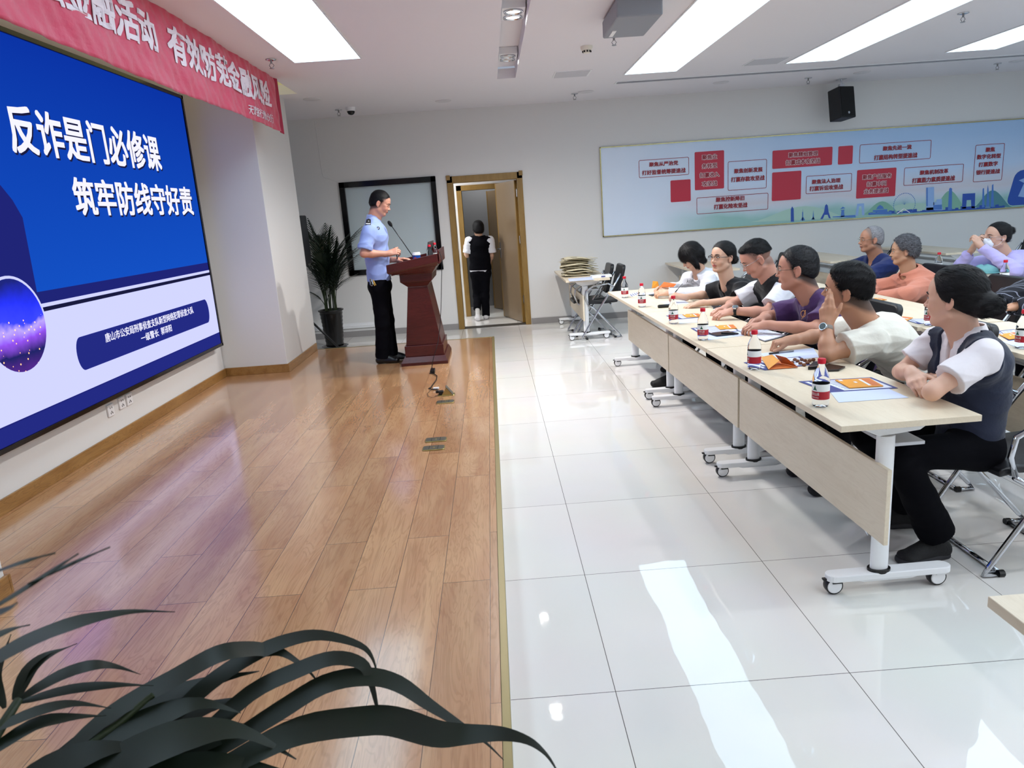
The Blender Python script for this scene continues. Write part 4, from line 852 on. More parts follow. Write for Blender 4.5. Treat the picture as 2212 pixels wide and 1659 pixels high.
# ================================================================ small things on the tables
M_pet = mat('clear_bottle', '#f4f8ff', .03, trans=1.0, ior=1.10); M_cap = mat('bottle_cap_red', '#c8102a', .35); M_lab = mat('label_white', '#e9eef0', .4); M_labr = mat('label_red', '#a9182c', .4); M_labg = mat('label_green', '#1d5a46', .5)
def make_bottle(label):
    t = thing('water_bottle', label, 'bottle', (0, 0, 0), 0)
    b = B().lathe([(.020, .0), (.029, .002), (.0325, .012), (.032, .03), (.033, .035), (.033, .098), (.0325, .102), (.0335, .108), (.0325, .118), (.030, .130), (.022, .150), (.0145, .164), (.0125, .170), (.0125, .178)], (0, 0, 0), 28)
    b.obj('bottle', M_pet, t, smooth=True)
    c = B(); c.lathe([(.0145, .176), (.0155, .177), (.0155, .194), (.0135, .197)], (0, 0, 0), 28); c.obj('cap', M_cap, t, auto=40)
    l = B(); l.lathe([(.0336, .066), (.0336, .096)], (0, 0, 0), 36, capb=False, capt=False); l.m(1); l.lathe([(.0336, .033), (.0336, .066)], (0, 0, 0), 36, capb=False, capt=False); lb = l.obj('label_band', [M_lab, M_labr], t, smooth=True)
    def cyl(u0, u1, z0, z1): return lambda u, v: (.0341*math.cos(u0+(u1-u0)*u), .0341*math.sin(u0+(u1-u0)*u), z0+(z1-z0)*v)
    b = B(); text(b, '农夫山泉', cyl(-.55, .55, .049, .062)); text(b, '饮用天然水', cyl(-.5, .5, .038, .044)); b.obj('lettering', M_lab, lb, fixn=False)
    b = B(); f = cyl(-.28, .28, .070, .092); b.add([f(.0, 0), f(.32, .55), f(.5, 1), f(.68, .5), f(1, 0), f(.5, .08)], [(0, 1, 2, 5), (5, 2, 3, 4)]); b.obj('mountain_mark', M_labg, lb, fixn=False)
    return t
def fi(d): return math.radians(d)
bt = [((1350, 643), 250, 'water bottle with red label on the front table row, farthest from the viewer'), ((1387, 663), 250, 'second-farthest water bottle on the front table row, left of the flat phone'), ((1455, 699), 245, 'water bottle beside the long black case on the front table row'), ((1518.5, 734), 240, 'water bottle beside the leaflets of the man in purple'), ((1629, 797), 175, 'water bottle touching the opened orange booklet'), ((1772, 877), 205, 'water bottle nearest the viewer, standing before the blue-edged leaflet'),
      ((2026, 590), 190, 'water bottle on the third row right of the woman in orange'), ((2168, 614), 200, 'water bottle on the third row beside the mint cap'), ((2207, 752), 190, 'water bottle cut by the right edge on the second table row'), ((2008, 703), 200, 'water bottle half hidden behind the chin of the woman in the vest')]
BG = 'water bottles on the tables'; bot0 = None
for (px_, py_), a, lb in bt:
    p = atZ(px_, py_, TZ); p.z = TZ+.001
    if bot0 is None: bot0 = make_bottle(lb); bot0['group'] = BG; bot0.matrix_basis = Matrix.Translation(p) @ Matrix.Rotation(fi(a), 4, 'Z')
    else: dup(bot0, p, fi(a), lb, BG)
for px_, py_, Yp, lb in ((929, 552, 7.2, 'water bottle on the podium between the cup and the laptop'), (940, 544, 7.55, 'water bottle on the podium behind the laptop corner')):
    p = atY(px_, py_, Yp); dup(bot0, (p.x, Yp, on_pod(p.x)+.001), fi(260), lb, 'water bottles on the podium')
M_paper = mat('paper_white', '#c9d3ee', .6); M_pblue = mat('leaflet_navy', '#3b4383', .5); M_pwh = mat('leaflet_white', '#dfe3f2', .6); M_or = mat('booklet_orange', '#e39a35', .5); M_or2 = mat('booklet_deep_orange', '#cf6f34', .5); M_ink = mat('ink_grey', '#5a6190', .7); M_ph = mat('phone_dark', '#1a1618', .25)
def bil(q, u, v): return q[0].lerp(q[1], u).lerp(q[3].lerp(q[2], u), v)
_lift = [0]
def sheet(name, cat, label, quad, m, th=.0008, z=TZ, group=None, lift=.0008, obj=True):
    q = [atZ(x, y, z+lift) for x, y in quad]
    b = B(); b.add(q+[p+Vector((0, 0, th)) for p in q], [(0, 1, 2, 3), (7, 6, 5, 4), (0, 4, 5, 1), (1, 5, 6, 2), (2, 6, 7, 3), (3, 7, 4, 0)])
    o = b.obj(name, m); tag(o, label, cat, group); return o, q, z+lift+th
def deco(o, q, ztop, name, rects, m, dz=.0003):
    b = B()
    for u0, u1, v0, v1 in rects:
        pts = [bil(q, u, v) for u, v in ((u0, v0), (u1, v0), (u1, v1), (u0, v1))]
        for p in pts: p.z = ztop+dz
        b.add(pts, [(0, 1, 2, 3)])
    return b.obj(name, m, o, fixn=False)
def leaflet(quad, label, z=TZ, lift=.0015):
    o, q, zt = sheet('leaflet', 'leaflet', label, quad, M_pblue, .0006, z, 'navy-edged leaflets', lift)
    deco(o, q, zt, 'printed_panel', [(.26, .95, .07, .93)], M_pwh)
    deco(o, q, zt, 'printed_lines', [(.30, .30+.58*random.uniform(.7, 1), .14+.095*k, .17+.095*k) for k in range(8)], M_ink, .0006)
    deco(o, q, zt, 'title_bars', [(.05, .10, .1, .8), (.14, .19, .1, .62)], M_pwh, .0006); return o
def booklet(quad, label, z=TZ, lift=.004):
    o, q, zt = sheet('booklet', 'booklet', label, quad, M_or, .0035, z, 'orange booklets', lift)
    deco(o, q, zt, 'cover_stripe', [(.72, .96, .06, .94)], M_or2); deco(o, q, zt, 'cover_title', [(.62, .70, .12, .88), (.06, .16, .05, .2), (.38, .46, .35, .5)], M_pwh, .0006); return o
sheet('paper_sheet', 'paper', 'blank white sheet nearest the viewer, under the blue-edged leaflet', [(1790, 843), (1920, 840), (1962.6, 859), (1811.6, 869.6)], M_paper, group='blank paper sheets')
leaflet([(1724.8, 824), (1882, 815), (1940, 838.5), (1790, 848)], 'navy-edged leaflet nearest the viewer, beside the nearest water bottle')
booklet([(1804, 822), (1878.5, 818), (1908, 834.7), (1835, 839)], 'closed orange booklet on the nearest leaflet')
sheet('paper_sheet', 'paper', 'blank white sheet under the pen, in front of the man in cream', [(1640, 764), (1757, 752), (1770, 772), (1672, 782)], M_paper, group='blank paper sheets')
leaflet([(1606, 783), (1728, 770), (1752, 788), (1652, 800)], 'navy-edged leaflet under the opened orange booklet')
ob = thing('booklet', 'opened orange booklet with one leaf standing up, before the man in cream', 'booklet', atZ(1680, 785, TZ), 0, 'orange booklets')
q = [atZ(x, y, TZ+.004) for x, y in ((1662, 798), (1692, 774), (1712, 778), (1726, 794))]
def leafm(name, pts, m, par, th=.001):
    b = B(); n = (pts[1]-pts[0]).cross(pts[-1]-pts[0]).normalized()*th; b.add(pts+[p+n for p in pts], [tuple(range(len(pts))), tuple(range(len(pts), 2*len(pts)))[::-1]]+[(i, (i+1) % len(pts), (i+1) % len(pts)+len(pts), i+len(pts)) for i in range(len(pts))]); return b.obj(name, m, par)
leafm('inner_page', [atZ(1660, 798, TZ+.004), atZ(1680, 780, TZ+.004), atZ(1700, 776, TZ+.004), atZ(1724, 793, TZ+.004)], M_or2, ob)
leafm('raised_cover', [atZ(1660, 798, TZ+.006), atZ(1684, 779, TZ+.03), atZ(1668, 766, TZ+.04), atZ(1644, 772, TZ+.01)], M_or, ob)
leafm('raised_page', [atZ(1688, 784, TZ+.006), atZ(1724, 793, TZ+.006), atZ(1698, 772, TZ+.05), atZ(1674, 766, TZ+.045)], M_or2, ob)
bead = None
for k, (x, y) in enumerate(((1711, 783), (1717, 777), (1723, 780), (1729, 785), (1732, 777), (1739, 779), (1744, 784), (1749, 779), (1757, 777), (1737, 788))):
    p = atZ(x, y, TZ+.008)
    if bead is None:
        wn = thing('bead_string', 'string of brown walnut beads beside the opened orange booklet', 'beads', (p.x, p.y, TZ))
        bead = True
    B().sphere(p, .0105, 8, (1, .9, .85)).obj('bead', mat('walnut', '#7a4a30', .5, bump=.6, bscale=150), wn, smooth=True)
def slab(name, cat, label, quad, m, th, group=None, z=TZ, lift=.001, bev=.002):
    o, q, zt = sheet(name, cat, label, quad, m, th, z, group, lift); bv = o.modifiers.new('bevel', 'BEVEL'); bv.width = bev; bv.segments = 2; return o, q, zt
o, q, zt = slab('phone', 'phone', 'dark brown phone lying behind the nearest water bottle', [(1759, 804), (1790, 789), (1826, 795), (1812, 802)], M_ph, .009, 'phones on the tables')
o, q, zt = slab('metal_case', 'case', 'small open dark metal case with bright rim beside the beads', [(1745, 799), (1757, 787), (1786, 787), (1780, 797)], M_ph, .016); deco(o, q, zt, 'bright_rim', [(.02, .12, .0, 1), (.88, .98, 0, 1)], M_chrome)
sheet('paper_sheet', 'paper', 'blank white sheet under the phone, in front of the man in purple', [(1518, 723), (1612, 712), (1628, 722), (1530, 735)], M_paper, group='blank paper sheets')
leaflet([(1492, 709), (1575, 702), (1600, 715), (1518, 724)], 'navy-edged leaflet in front of the man in purple')
booklet([(1544.7, 704), (1584, 702), (1592, 710), (1555, 712)], 'orange booklet touching the purple man\'s notebook')
slab('phone', 'phone', 'black phone lying beside the leaflet of the man in purple', [(1531, 722), (1572, 717), (1596, 722), (1548, 727)], M_ph, .008, 'phones on the tables', lift=.003)
t = thing('notebook', 'open ruled notebook under the hands of the man in purple', 'notebook', atZ(1645, 722, TZ))
q = [atZ(x, y, TZ+.001) for x, y in ((1590, 714), (1634, 709), (1700, 726), (1653, 739))]
b = B(); b.add(q+[p+Vector((0, 0, .002)) for p in q], [(0, 1, 2, 3), (7, 6, 5, 4), (0, 4, 5, 1), (1, 5, 6, 2), (2, 6, 7, 3), (3, 7, 4, 0)]); b.obj('cover', M_black, t)
for k, (u0, u1) in enumerate(((.02, .49), (.51, .98))):
    pp = [bil(q, u, v) for u, v in ((u0, .03), (u1, .03), (u1, .97), (u0, .97))]; b = B(); b.add([p+Vector((0, 0, .0025)) for p in pp]+[p+Vector((0, 0, .0085)) for p in pp], [(0, 1, 2, 3), (7, 6, 5, 4), (0, 4, 5, 1), (1, 5, 6, 2), (2, 6, 7, 3), (3, 7, 4, 0)]); pg = b.obj('page_block', M_pwh, t)
    b = B()
    for j in range(9):
        r = [bil(pp, u, v)+Vector((0, 0, .0088)) for u, v in ((.08, .1+.09*j), (.85, .1+.09*j), (.85, .106+.09*j), (.08, .106+.09*j))]; b.add(r, [(0, 1, 2, 3)])
    b.obj('ruled_lines', M_ink, pg, fixn=False)
leaflet([(1438, 682), (1500, 677), (1522, 685), (1458, 690)], 'navy-edged leaflet in front of the young man in the black vest')
booklet([(1474, 680), (1508.5, 678), (1517, 684), (1483, 686)], 'orange booklet in front of the young man in the black vest')
sheet('paper_sheet', 'paper', 'blank white sheet in front of the young man in the black vest', [(1467, 690.6), (1508, 687), (1514, 696), (1467, 699)], M_paper, group='blank paper sheets')
sheet('paper_sheet', 'paper', 'blank white sheet under the hands of the woman in black', [(1427, 652), (1478, 649), (1490, 656), (1440, 659)], M_paper, group='blank paper sheets')
p0, p1 = atZ(1421, 662, TZ+.014), atZ(1462, 659, TZ+.014)
o = B().tube([p0, p0.lerp(p1, .05), p0.lerp(p1, .95), p1], [.010, .014, .014, .010], 12).obj('eyeglass_case', M_black, smooth=True); tag(o, 'long black eyeglass case in front of the woman in black', 'case')
sheet('paper_sheet', 'paper', 'blank white sheet in front of the girl with bobbed hair', [(1393, 634), (1440, 628), (1462, 636), (1410, 640)], M_paper, group='blank paper sheets')
slab('phone', 'phone', 'black phone lying in front of the girl with bobbed hair', [(1401, 638), (1436, 632), (1442, 635), (1408, 640)], M_ph, .008, 'phones on the tables')
o, q, zt = sheet('leaflet', 'leaflet', 'navy-striped leaflet beside the farthest water bottle', [(1358, 636), (1385, 629), (1394, 634), (1364, 641)], M_pwh, group='navy-edged leaflets'); deco(o, q, zt, 'stripes', [(.05+.16*k, .12+.16*k, .1, .9) for k in range(6)], M_pblue)
# booklet held by the girl
t = thing('booklet', 'orange booklet held up by the girl with bobbed hair', 'booklet', (1.58, 6.55, .83), 0, 'orange booklets')
g0 = [atY(1408, 623, 6.60), atY(1410, 607, 6.60), atY(1421, 608, 6.55), atY(1424, 620, 6.55)]; leafm('front_page', g0, M_or, t); leafm('back_page', [atY(1424, 621, 6.52), atY(1434, 609, 6.50), atY(1461, 613, 6.36), atY(1455, 620, 6.38)], M_or2, t)
def pen(a, c, label, m='#8f9298'):
    t = thing('pen', label, 'pen', a, 0, 'pens'); B().tube([a, a.lerp(c, .62)], .0042, 8).obj('barrel', mat('pen_'+m, m, .3, metal=.4), t, smooth=True); B().tube([a.lerp(c, .60), a.lerp(c, .97)], .0048, 8).obj('cap', M_black, t, smooth=True)
pen(atZ(1714, 758, TZ+.007), atZ(1660, 764, TZ+.007), 'grey pen lying on the blank sheet before the man in cream')
pen(atY(1474, 613, 6.05), atY(1457, 633, 6.12), 'silver pen in the raised hand of the woman in black')
pen(atZ(1558, 719, TZ+.014), atZ(1590, 720, TZ+.014), 'black pen lying on the phone of the man in purple', '#26262a')
# second and third rows
booklet([(1929, 692), (1945, 684), (1972, 687), (1952, 697)], 'orange booklet on the second row, left of the vest woman\'s face'); leaflet([(1950, 690), (2010, 688), (2020, 698), (1984, 700)], 'navy-edged leaflet on the second row, left of the vest woman\'s face')
booklet([(1884, 645), (1898, 644), (1916, 648), (1890, 649)], 'thin orange booklet on the second row before the woman in orange'); leaflet([(1882, 652), (1896, 651), (1920, 658), (1892, 660)], 'navy-edged leaflet on the second row behind the cream man\'s collar')
leaflet([(2148, 716), (2190, 711), (2222, 728), (2180, 737)], 'navy-edged leaflet at the right edge of the second row', lift=.001); booklet([(2158, 723), (2190, 719), (2222, 727), (2180, 734)], 'orange booklet at the right edge of the second row')
sheet('paper_sheet', 'paper', 'white sheet at the right edge of the second row', [(2164, 738), (2215, 733), (2240, 742), (2190, 748)], M_paper, group='blank paper sheets')
leaflet([(2122, 603), (2165, 598), (2200, 604), (2160, 613)], 'navy-edged leaflet on the third row under the mint cap\'s edge'); leaflet([(2172, 604), (2215, 600), (2225, 610), (2180, 613)], 'navy-edged leaflet on the third row at the right edge')
# mint cap on the third row
cp = atZ(2128, 588, TZ); cap = thing('cap', 'mint green folded fabric cap on the third table row', 'cap', (cp.x, cp.y, TZ), 0)
rows = []
for i in range(9):
    u = i/8; rows.append([Vector((cp.x+(.10*math.cos(2*PI*j/24))*(1-u**2*.75), cp.y+(.125*math.sin(2*PI*j/24))*(1-u**2*.75), TZ+.001+.065*math.sin(u*PI/2)*(1+.12*math.sin(2*PI*j/8)))) for j in range(24)])
B().loft(rows).obj('crown', mat('mint_cloth', '#8fd2d4', .8, bump=.2, bscale=60), cap, smooth=True)
b = B(); A_ = [Vector((cp.x-.02+(.10+.0)*math.cos(a), cp.y-.10-.07*math.sin(a)*1.0, TZ+.004)) for a in [PI*k/12 for k in range(13)]]; b.add(A_+[p+Vector((0, 0, .004)) for p in A_], [tuple(range(13)), tuple(range(13, 26))[::-1]]+[(i, i+1, i+14, i+13) for i in range(12)]); b.obj('brim', mat('mint_cloth', '#8fd2d4', .8), cap)
# side table: sheet, box, cream tote bags
sheet('paper_sheet', 'paper', 'pale blue-white sheet at the near end of the side table', [(1227, 602), (1277, 598), (1284, 604), (1230, 608)], M_paper, z=TZ, group='blank paper sheets')
p = atZ(1301, 599, TZ); t = thing('printed_box', 'small flat white printed box beside the tote bags', 'box', (p.x, p.y, TZ)); B().box(p.x-.13, p.x+.11, p.y-.05, p.y+.10, TZ+.001, TZ+.028).obj('box', M_lab, t, bevel=.002); B().box(p.x-.02, p.x+.03, p.y-.0506, p.y-.0495, TZ+.006, TZ+.022).obj('print', M_pblue, t)
M_tote = mat('cream_canvas', '#cfc6ab', .9, bump=.3, bscale=90); M_toteh = mat('cream_handle', '#d6cdb2', .9)
def tote(x, y, z, rz, k, label):
    rg = random.Random(k); t = thing('tote_bag', label, 'tote bag', (x, y, z), rz, 'stacked cream canvas tote bags')
    nx, ny = 10, 10; top = []; bot = []; R = Matrix.Translation((x, y, 0)) @ Matrix.Rotation(rz, 4, 'Z'); ph = rg.uniform(0, 6)
    for i in range(nx+1):
        for j in range(ny+1):
            u, v = i/nx*2-1, j/ny*2-1; e = (1-abs(u)**6)*(1-abs(v)**6); zz = z+.006*math.sin(u*3+ph)+.006*math.sin(v*4+ph*2)-.018*max(0, u)**2
            X_, Y_ = u*(.17+.006*math.sin(v*5+ph)), v*(.19+.006*math.sin(u*4+ph)); top.append(R @ Vector((X_, Y_, zz+.001+.0075*e))); bot.append(R @ Vector((X_, Y_, zz-.0075*e)))
    n = ny+1; f = []
    for i in range(nx):
        for j in range(ny): a = i*n+j; f.append((a, a+1, a+n+1, a+n)); f.append((a+len(top), a+n+len(top), a+n+1+len(top), a+1+len(top)))
    ed = [j for j in range(n)]+[i*n+ny for i in range(1, nx+1)]+[nx*n+j for j in range(ny-1, -1, -1)]+[i*n for i in range(nx-1, 0, -1)]
    for i in range(len(ed)): a, c = ed[i], ed[(i+1) % len(ed)]; f.append((a, c, c+len(top), a+len(top)))
    B().add(top+bot, f).obj('bag', M_tote, t, smooth=True)
    pts = [R @ Vector((.16+.10*math.sin(PI*s/8), -.10+.17*s/8, z-.004-.018*math.sin(PI*s/8)*(z-TZ > .03)+.004)) for s in range(9)]
    B().tube(pts, .008, 6, flat=(.4, 1.2)).obj('handle', M_toteh, t, smooth=True)
    return t
base = Vector((1.06, 9.32, TZ))
nb_ = 13
for k in range(nb_):
    rg = random.Random(50+k); lb = 'topmost cream tote bag of the pile, with a small dark print' if k == nb_-1 else ('lowest cream tote bag of the pile on the side table' if k == 0 else 'cream canvas tote bag in the pile, layer %s from the bottom' % ['', 'two', 'three', 'four', 'five', 'six', 'seven', 'eight', 'nine', 'ten', 'eleven', 'twelve'][k])
    tt = tote(base.x+rg.uniform(-.03, .03)+.004*k*0, base.y+rg.uniform(-.04, .04), TZ+.017+k*.0168, rg.uniform(-.16, .16), k, lb)
B().box(1.0, 1.08, 9.28, 9.31, TZ+.017+12*.0168+.0125, TZ+.017+12*.0168+.0135).obj('print', M_ph, tt)
# watches and sleeves worn by people are added with the people
# ================================================================ people: bodies grown as distance fields and meshed
A3 = lambda v: np.array(tuple(v), dtype=np.float64)
def unit(v): v = A3(v); return v/max(1e-9, np.linalg.norm(v))
class Field:
    def __init__(s, lo, hi, h):
        s.h = h; s.lo = A3(lo); n = np.ceil((A3(hi)-s.lo)/h).astype(int)+1; s.n = n
        s.F = np.full(tuple(n), 1.0, np.float32)
        s.ax = [(s.lo[i]+h*np.arange(n[i])).astype(np.float32) for i in range(3)]
    def blk(s, lo, hi):
        a = np.clip(np.floor((A3(lo)-s.lo)/s.h).astype(int), 0, s.n-1); b = np.clip(np.ceil((A3(hi)-s.lo)/s.h).astype(int)+1, 1, s.n)
        if (b-a <= 0).any(): return None
        sl = tuple(slice(a[i], b[i]) for i in range(3))
        return sl, s.ax[0][sl[0]][:, None, None], s.ax[1][sl[1]][None, :, None], s.ax[2][sl[2]][None, None, :]
    def put(s, sl, d, k, mode='u'):
        f = s.F[sl]
        if mode == 'u':
            if k > 0: hh = np.maximum(k-np.abs(f-d), 0)/k; s.F[sl] = np.minimum(f, d)-hh*hh*k*.25
            else: s.F[sl] = np.minimum(f, d)
        else:                                       # carve d out
            d = -d
            if k > 0: hh = np.maximum(k-np.abs(f-d), 0)/k; s.F[sl] = np.maximum(f, d)+hh*hh*k*.25
            else: s.F[sl] = np.maximum(f, d)
    def cone(s, a, b, ra, rb=None, k=.02, mode='u'):
        a, b = A3(a), A3(b); rb = ra if rb is None else rb; m = max(ra, rb)+k+2.5*s.h
        q = s.blk(np.minimum(a, b)-m, np.maximum(a, b)+m)
        if q is None: return
        sl, X, Y, Z = q; d = b-a; L = max(1e-9, float(d@d)); d = d.astype(np.float32); X = X-np.float32(a[0]); Y = Y-np.float32(a[1]); Z = Z-np.float32(a[2])
        t = np.clip((X*d[0]+Y*d[1]+Z*d[2])/np.float32(L), 0, 1)
        r = np.sqrt((X-t*d[0])**2+(Y-t*d[1])**2+(Z-t*d[2])**2)-(np.float32(ra)+np.float32(rb-ra)*t)
        s.put(sl, r, k, mode)
    def econe(s, a, b, ea, eb, xd, k=.03, mode='u'):
        """tapering limb with elliptical section: ea, eb = (half width along xd, half depth)"""
        a, b = A3(a), A3(b); m = max(*ea, *eb)+k+2.5*s.h; q = s.blk(np.minimum(a, b)-m, np.maximum(a, b)+m)
        if q is None: return
        sl, X, Y, Z = q; d = b-a; L = max(1e-9, float(d@d)); xd = unit(xd).astype(np.float32); d = d.astype(np.float32)
        X = X-np.float32(a[0]); Y = Y-np.float32(a[1]); Z = Z-np.float32(a[2]); t = np.clip((X*d[0]+Y*d[1]+Z*d[2])/np.float32(L), 0, 1)
        x, y, z = X-t*d[0], Y-t*d[1], Z-t*d[2]; u = x*xd[0]+y*xd[1]+z*xd[2]; v2 = np.maximum(x*x+y*y+z*z-u*u, 0)
        rx = ea[0]+(eb[0]-ea[0])*t; ry = ea[1]+(eb[1]-ea[1])*t
        k1 = np.sqrt((u/rx)**2+v2/ry**2); k2 = np.sqrt((u/rx**2)**2+v2/ry**4)+1e-6
        s.put(sl, np.maximum(k1*(k1-1)/k2, -np.minimum(rx, ry)).astype(np.float32), k, mode)
    def ell(s, c, M, r, k=.02, mode='u'):
        """ellipsoid: M columns are its axes"""
        c = A3(c); m = max(r)+k+2.5*s.h; q = s.blk(c-m, c+m)
        if q is None: return
        sl, X, Y, Z = q; X = X-np.float32(c[0]); Y = Y-np.float32(c[1]); Z = Z-np.float32(c[2]); M = M.astype(np.float32)
        a = [(X*M[0, i]+Y*M[1, i]+Z*M[2, i])/np.float32(r[i]) for i in range(3)]
        k1 = np.sqrt(a[0]**2+a[1]**2+a[2]**2); k2 = np.sqrt(sum((a[i]/np.float32(r[i]))**2 for i in range(3)))+1e-6
        s.put(sl, np.maximum(k1*(k1-1)/k2, -min(r)), k, mode)
    def cut(s, c, n, k=.004):                        # removes what lies beyond the plane through c with normal n
        c = A3(c); n = unit(n).astype(np.float32)
        d = (s.ax[0]-np.float32(c[0]))[:, None, None]*n[0]+(s.ax[1]-np.float32(c[1]))[None, :, None]*n[1]+(s.ax[2]-np.float32(c[2]))[None, None, :]*n[2]
        s.put((slice(None),)*3, -d, k, 'c')
    def near(s, fn, w=.03):                          # adds fn(x, y, z) to the field near the surface
        i, j, l = np.nonzero(np.abs(s.F) < w)
        s.F[i, j, l] += fn(s.ax[0][i], s.ax[1][j], s.ax[2][l]).astype(np.float32)
    def custom(s, fn):
        i, j, l = np.nonzero(s.F < .04); s.F[i, j, l] = fn(s.F[i, j, l], s.ax[0][i], s.ax[1][j], s.ax[2][l])
    def at(s, p):
        q = np.clip(np.round((A3(p)-s.lo)/s.h).astype(int), 0, s.n-1); return float(s.F[tuple(q)])
    def mesh(s):
        F = s.F; F[0], F[-1], F[:, 0], F[:, -1], F[:, :, 0], F[:, :, -1] = 1, 1, 1, 1, 1, 1
        S = F < 0; nx, ny, nz = S.shape
        cnt = np.zeros((nx-1, ny-1, nz-1), np.uint8)
        for dx in (0, 1):
            for dy in (0, 1):
                for dz in (0, 1): cnt += S[dx:nx-1+dx, dy:ny-1+dy, dz:nz-1+dz]
        ci, cj, ck = np.nonzero((cnt > 0) & (cnt < 8)); N = len(ci)
        idx = np.full(cnt.shape, -1, np.int64); idx[ci, cj, ck] = np.arange(N)
        acc = np.zeros((N, 3)); w = np.zeros(N)
        for axis in range(3):
            o = [a for a in range(3) if a != axis]
            for u in (0, 1):
                for v in (0, 1):
                    d0 = [0, 0, 0]; d0[o[0]] = u; d0[o[1]] = v; d1 = list(d0); d1[axis] = 1
                    fa = F[ci+d0[0], cj+d0[1], ck+d0[2]]; fb = F[ci+d1[0], cj+d1[1], ck+d1[2]]
                    m = (fa < 0) != (fb < 0); t = np.where(m, fa/(np.where(m, fa-fb, 1)), 0)
                    p = np.zeros((N, 3)); p[:, o[0]] = u; p[:, o[1]] = v; p[:, axis] = t
                    acc[m] += p[m]; w += m
        V = s.lo+s.h*(np.stack([ci, cj, ck], 1)+acc/w[:, None])
        quads = []
        for axis in range(3):
            o = [a for a in range(3) if a != axis]
            sa = [slice(1, -1)]*3; sa[axis] = slice(0, -1); sb = [slice(1, -1)]*3; sb[axis] = slice(1, None)
            A, Bq = S[tuple(sa)], S[tuple(sb)]; i, j, l = np.nonzero(A != Bq); fl = A[i, j, l]
            base = np.stack([i, j, l], 1); off = np.ones(3, int); off[axis] = 0; base = base+off
            e0 = np.zeros(3, int); e0[o[0]] = 1; e1 = np.zeros(3, int); e1[o[1]] = 1
            q = [idx[tuple((base+d).T)] for d in (-e0-e1, -e1, 0*e0, -e0)]
            q = np.stack(q, 1)
            if axis == 1: fl = ~fl
            q[~fl] = q[~fl][:, ::-1]
            quads.append(q)
        Q = np.concatenate(quads); Q = Q[(Q >= 0).all(1)]
        return V, Q
def np_mesh(name, V, Q, mats, parent=None, mi=None, col=None):
    me = bpy.data.meshes.new(name); me.vertices.add(len(V)); me.vertices.foreach_set('co', V.astype(np.float32).ravel())
    me.loops.add(Q.size); me.loops.foreach_set('vertex_index', Q.astype(np.int32).ravel())
    me.polygons.add(len(Q)); me.polygons.foreach_set('loop_start', np.arange(0, Q.size, 4, dtype=np.int32)); me.polygons.foreach_set('loop_total', np.full(len(Q), 4, np.int32))
    for m in mats: me.materials.append(m)
    if mi is not None: me.polygons.foreach_set('material_index', mi.astype(np.int32))
    me.polygons.foreach_set('use_smooth', np.ones(len(Q), bool)); me.update(calc_edges=True); me.validate()
    if col is not None:
        a = me.color_attributes.new('tint', 'FLOAT_COLOR', 'POINT'); a.data.foreach_set('color', np.concatenate([col, np.ones((len(col), 1))], 1).astype(np.float32).ravel())
    o = bpy.data.objects.new(name, me); COL.objects.link(o)
    if parent is not None: adopt(o, parent)
    return o
def skin_material(name):
    if name in _M: return _M[name]
    m = bpy.data.materials.new(name); m.use_nodes = True; nt = m.node_tree; b = nt.nodes['Principled BSDF']
    at = nt.nodes.new('ShaderNodeAttribute'); at.attribute_name = 'tint'
    nz = nt.nodes.new('ShaderNodeTexNoise'); nz.inputs['Scale'].default_value = 90; nz.inputs['Detail'].default_value = 3
    tc = nt.nodes.new('ShaderNodeTexCoord'); nt.links.new(tc.outputs['Object'], nz.inputs['Vector'])
    bp = nt.nodes.new('ShaderNodeBump'); bp.inputs['Strength'].default_value = .08; bp.inputs['Distance'].default_value = .004
    nt.links.new(nz.outputs['Fac'], bp.inputs['Height']); nt.links.new(bp.outputs[0], b.inputs['Normal'])
    nt.links.new(at.outputs['Color'], b.inputs['Base Color']); b.inputs['Roughness'].default_value = .48
    b.inputs['Subsurface Weight'].default_value = .12; b.inputs['Subsurface Radius'].default_value = (.6, .25, .12); b.inputs['Subsurface Scale'].default_value = .012
    _M[name] = m; return m
def hair_material(name, c1, c2, rough=.42):
    if name in _M: return _M[name]
    m = mat(name, c1, rough, spec=.3); nt = m.node_tree; b = nt.nodes['Principled BSDF']
    tc = nt.nodes.new('ShaderNodeTexCoord'); mp = nt.nodes.new('ShaderNodeMapping'); mp.inputs['Scale'].default_value = (.12, 1, .8)
    nz = nt.nodes.new('ShaderNodeTexNoise'); nz.inputs['Scale'].default_value = 260; nz.inputs['Detail'].default_value = 3
    nt.links.new(tc.outputs['Object'], mp.inputs[0]); nt.links.new(mp.outputs[0], nz.inputs['Vector'])
    mx = nt.nodes.new('ShaderNodeMix'); mx.data_type = 'RGBA'; mx.inputs['A'].default_value = lin(c1); mx.inputs['B'].default_value = lin(c2)
    mr = nt.nodes.new('ShaderNodeMapRange'); mr.inputs[1].default_value = .4; mr.inputs[2].default_value = .65; nt.links.new(nz.outputs['Fac'], mr.inputs[0])
    nt.links.new(mr.outputs[0], mx.inputs['Factor']); nt.links.new(mx.outputs['Result'], b.inputs['Base Color'])
    bp = nt.nodes.new('ShaderNodeBump'); bp.inputs['Strength'].default_value = .35; bp.inputs['Distance'].default_value = .003
    nt.links.new(nz.outputs['Fac'], bp.inputs['Height']); nt.links.new(bp.outputs[0], b.inputs['Normal'])
    return m
def cloth(name, col, rough=.85, bump=.25, var=0.0): return mat(name, col, rough, bump=bump, bscale=38, sheen=.15, spec=.25, var=var)
_rg = np.random.RandomState(5); _FD = [(unit(_rg.randn(3)), _rg.rand()*6.28) for _ in range(8)]
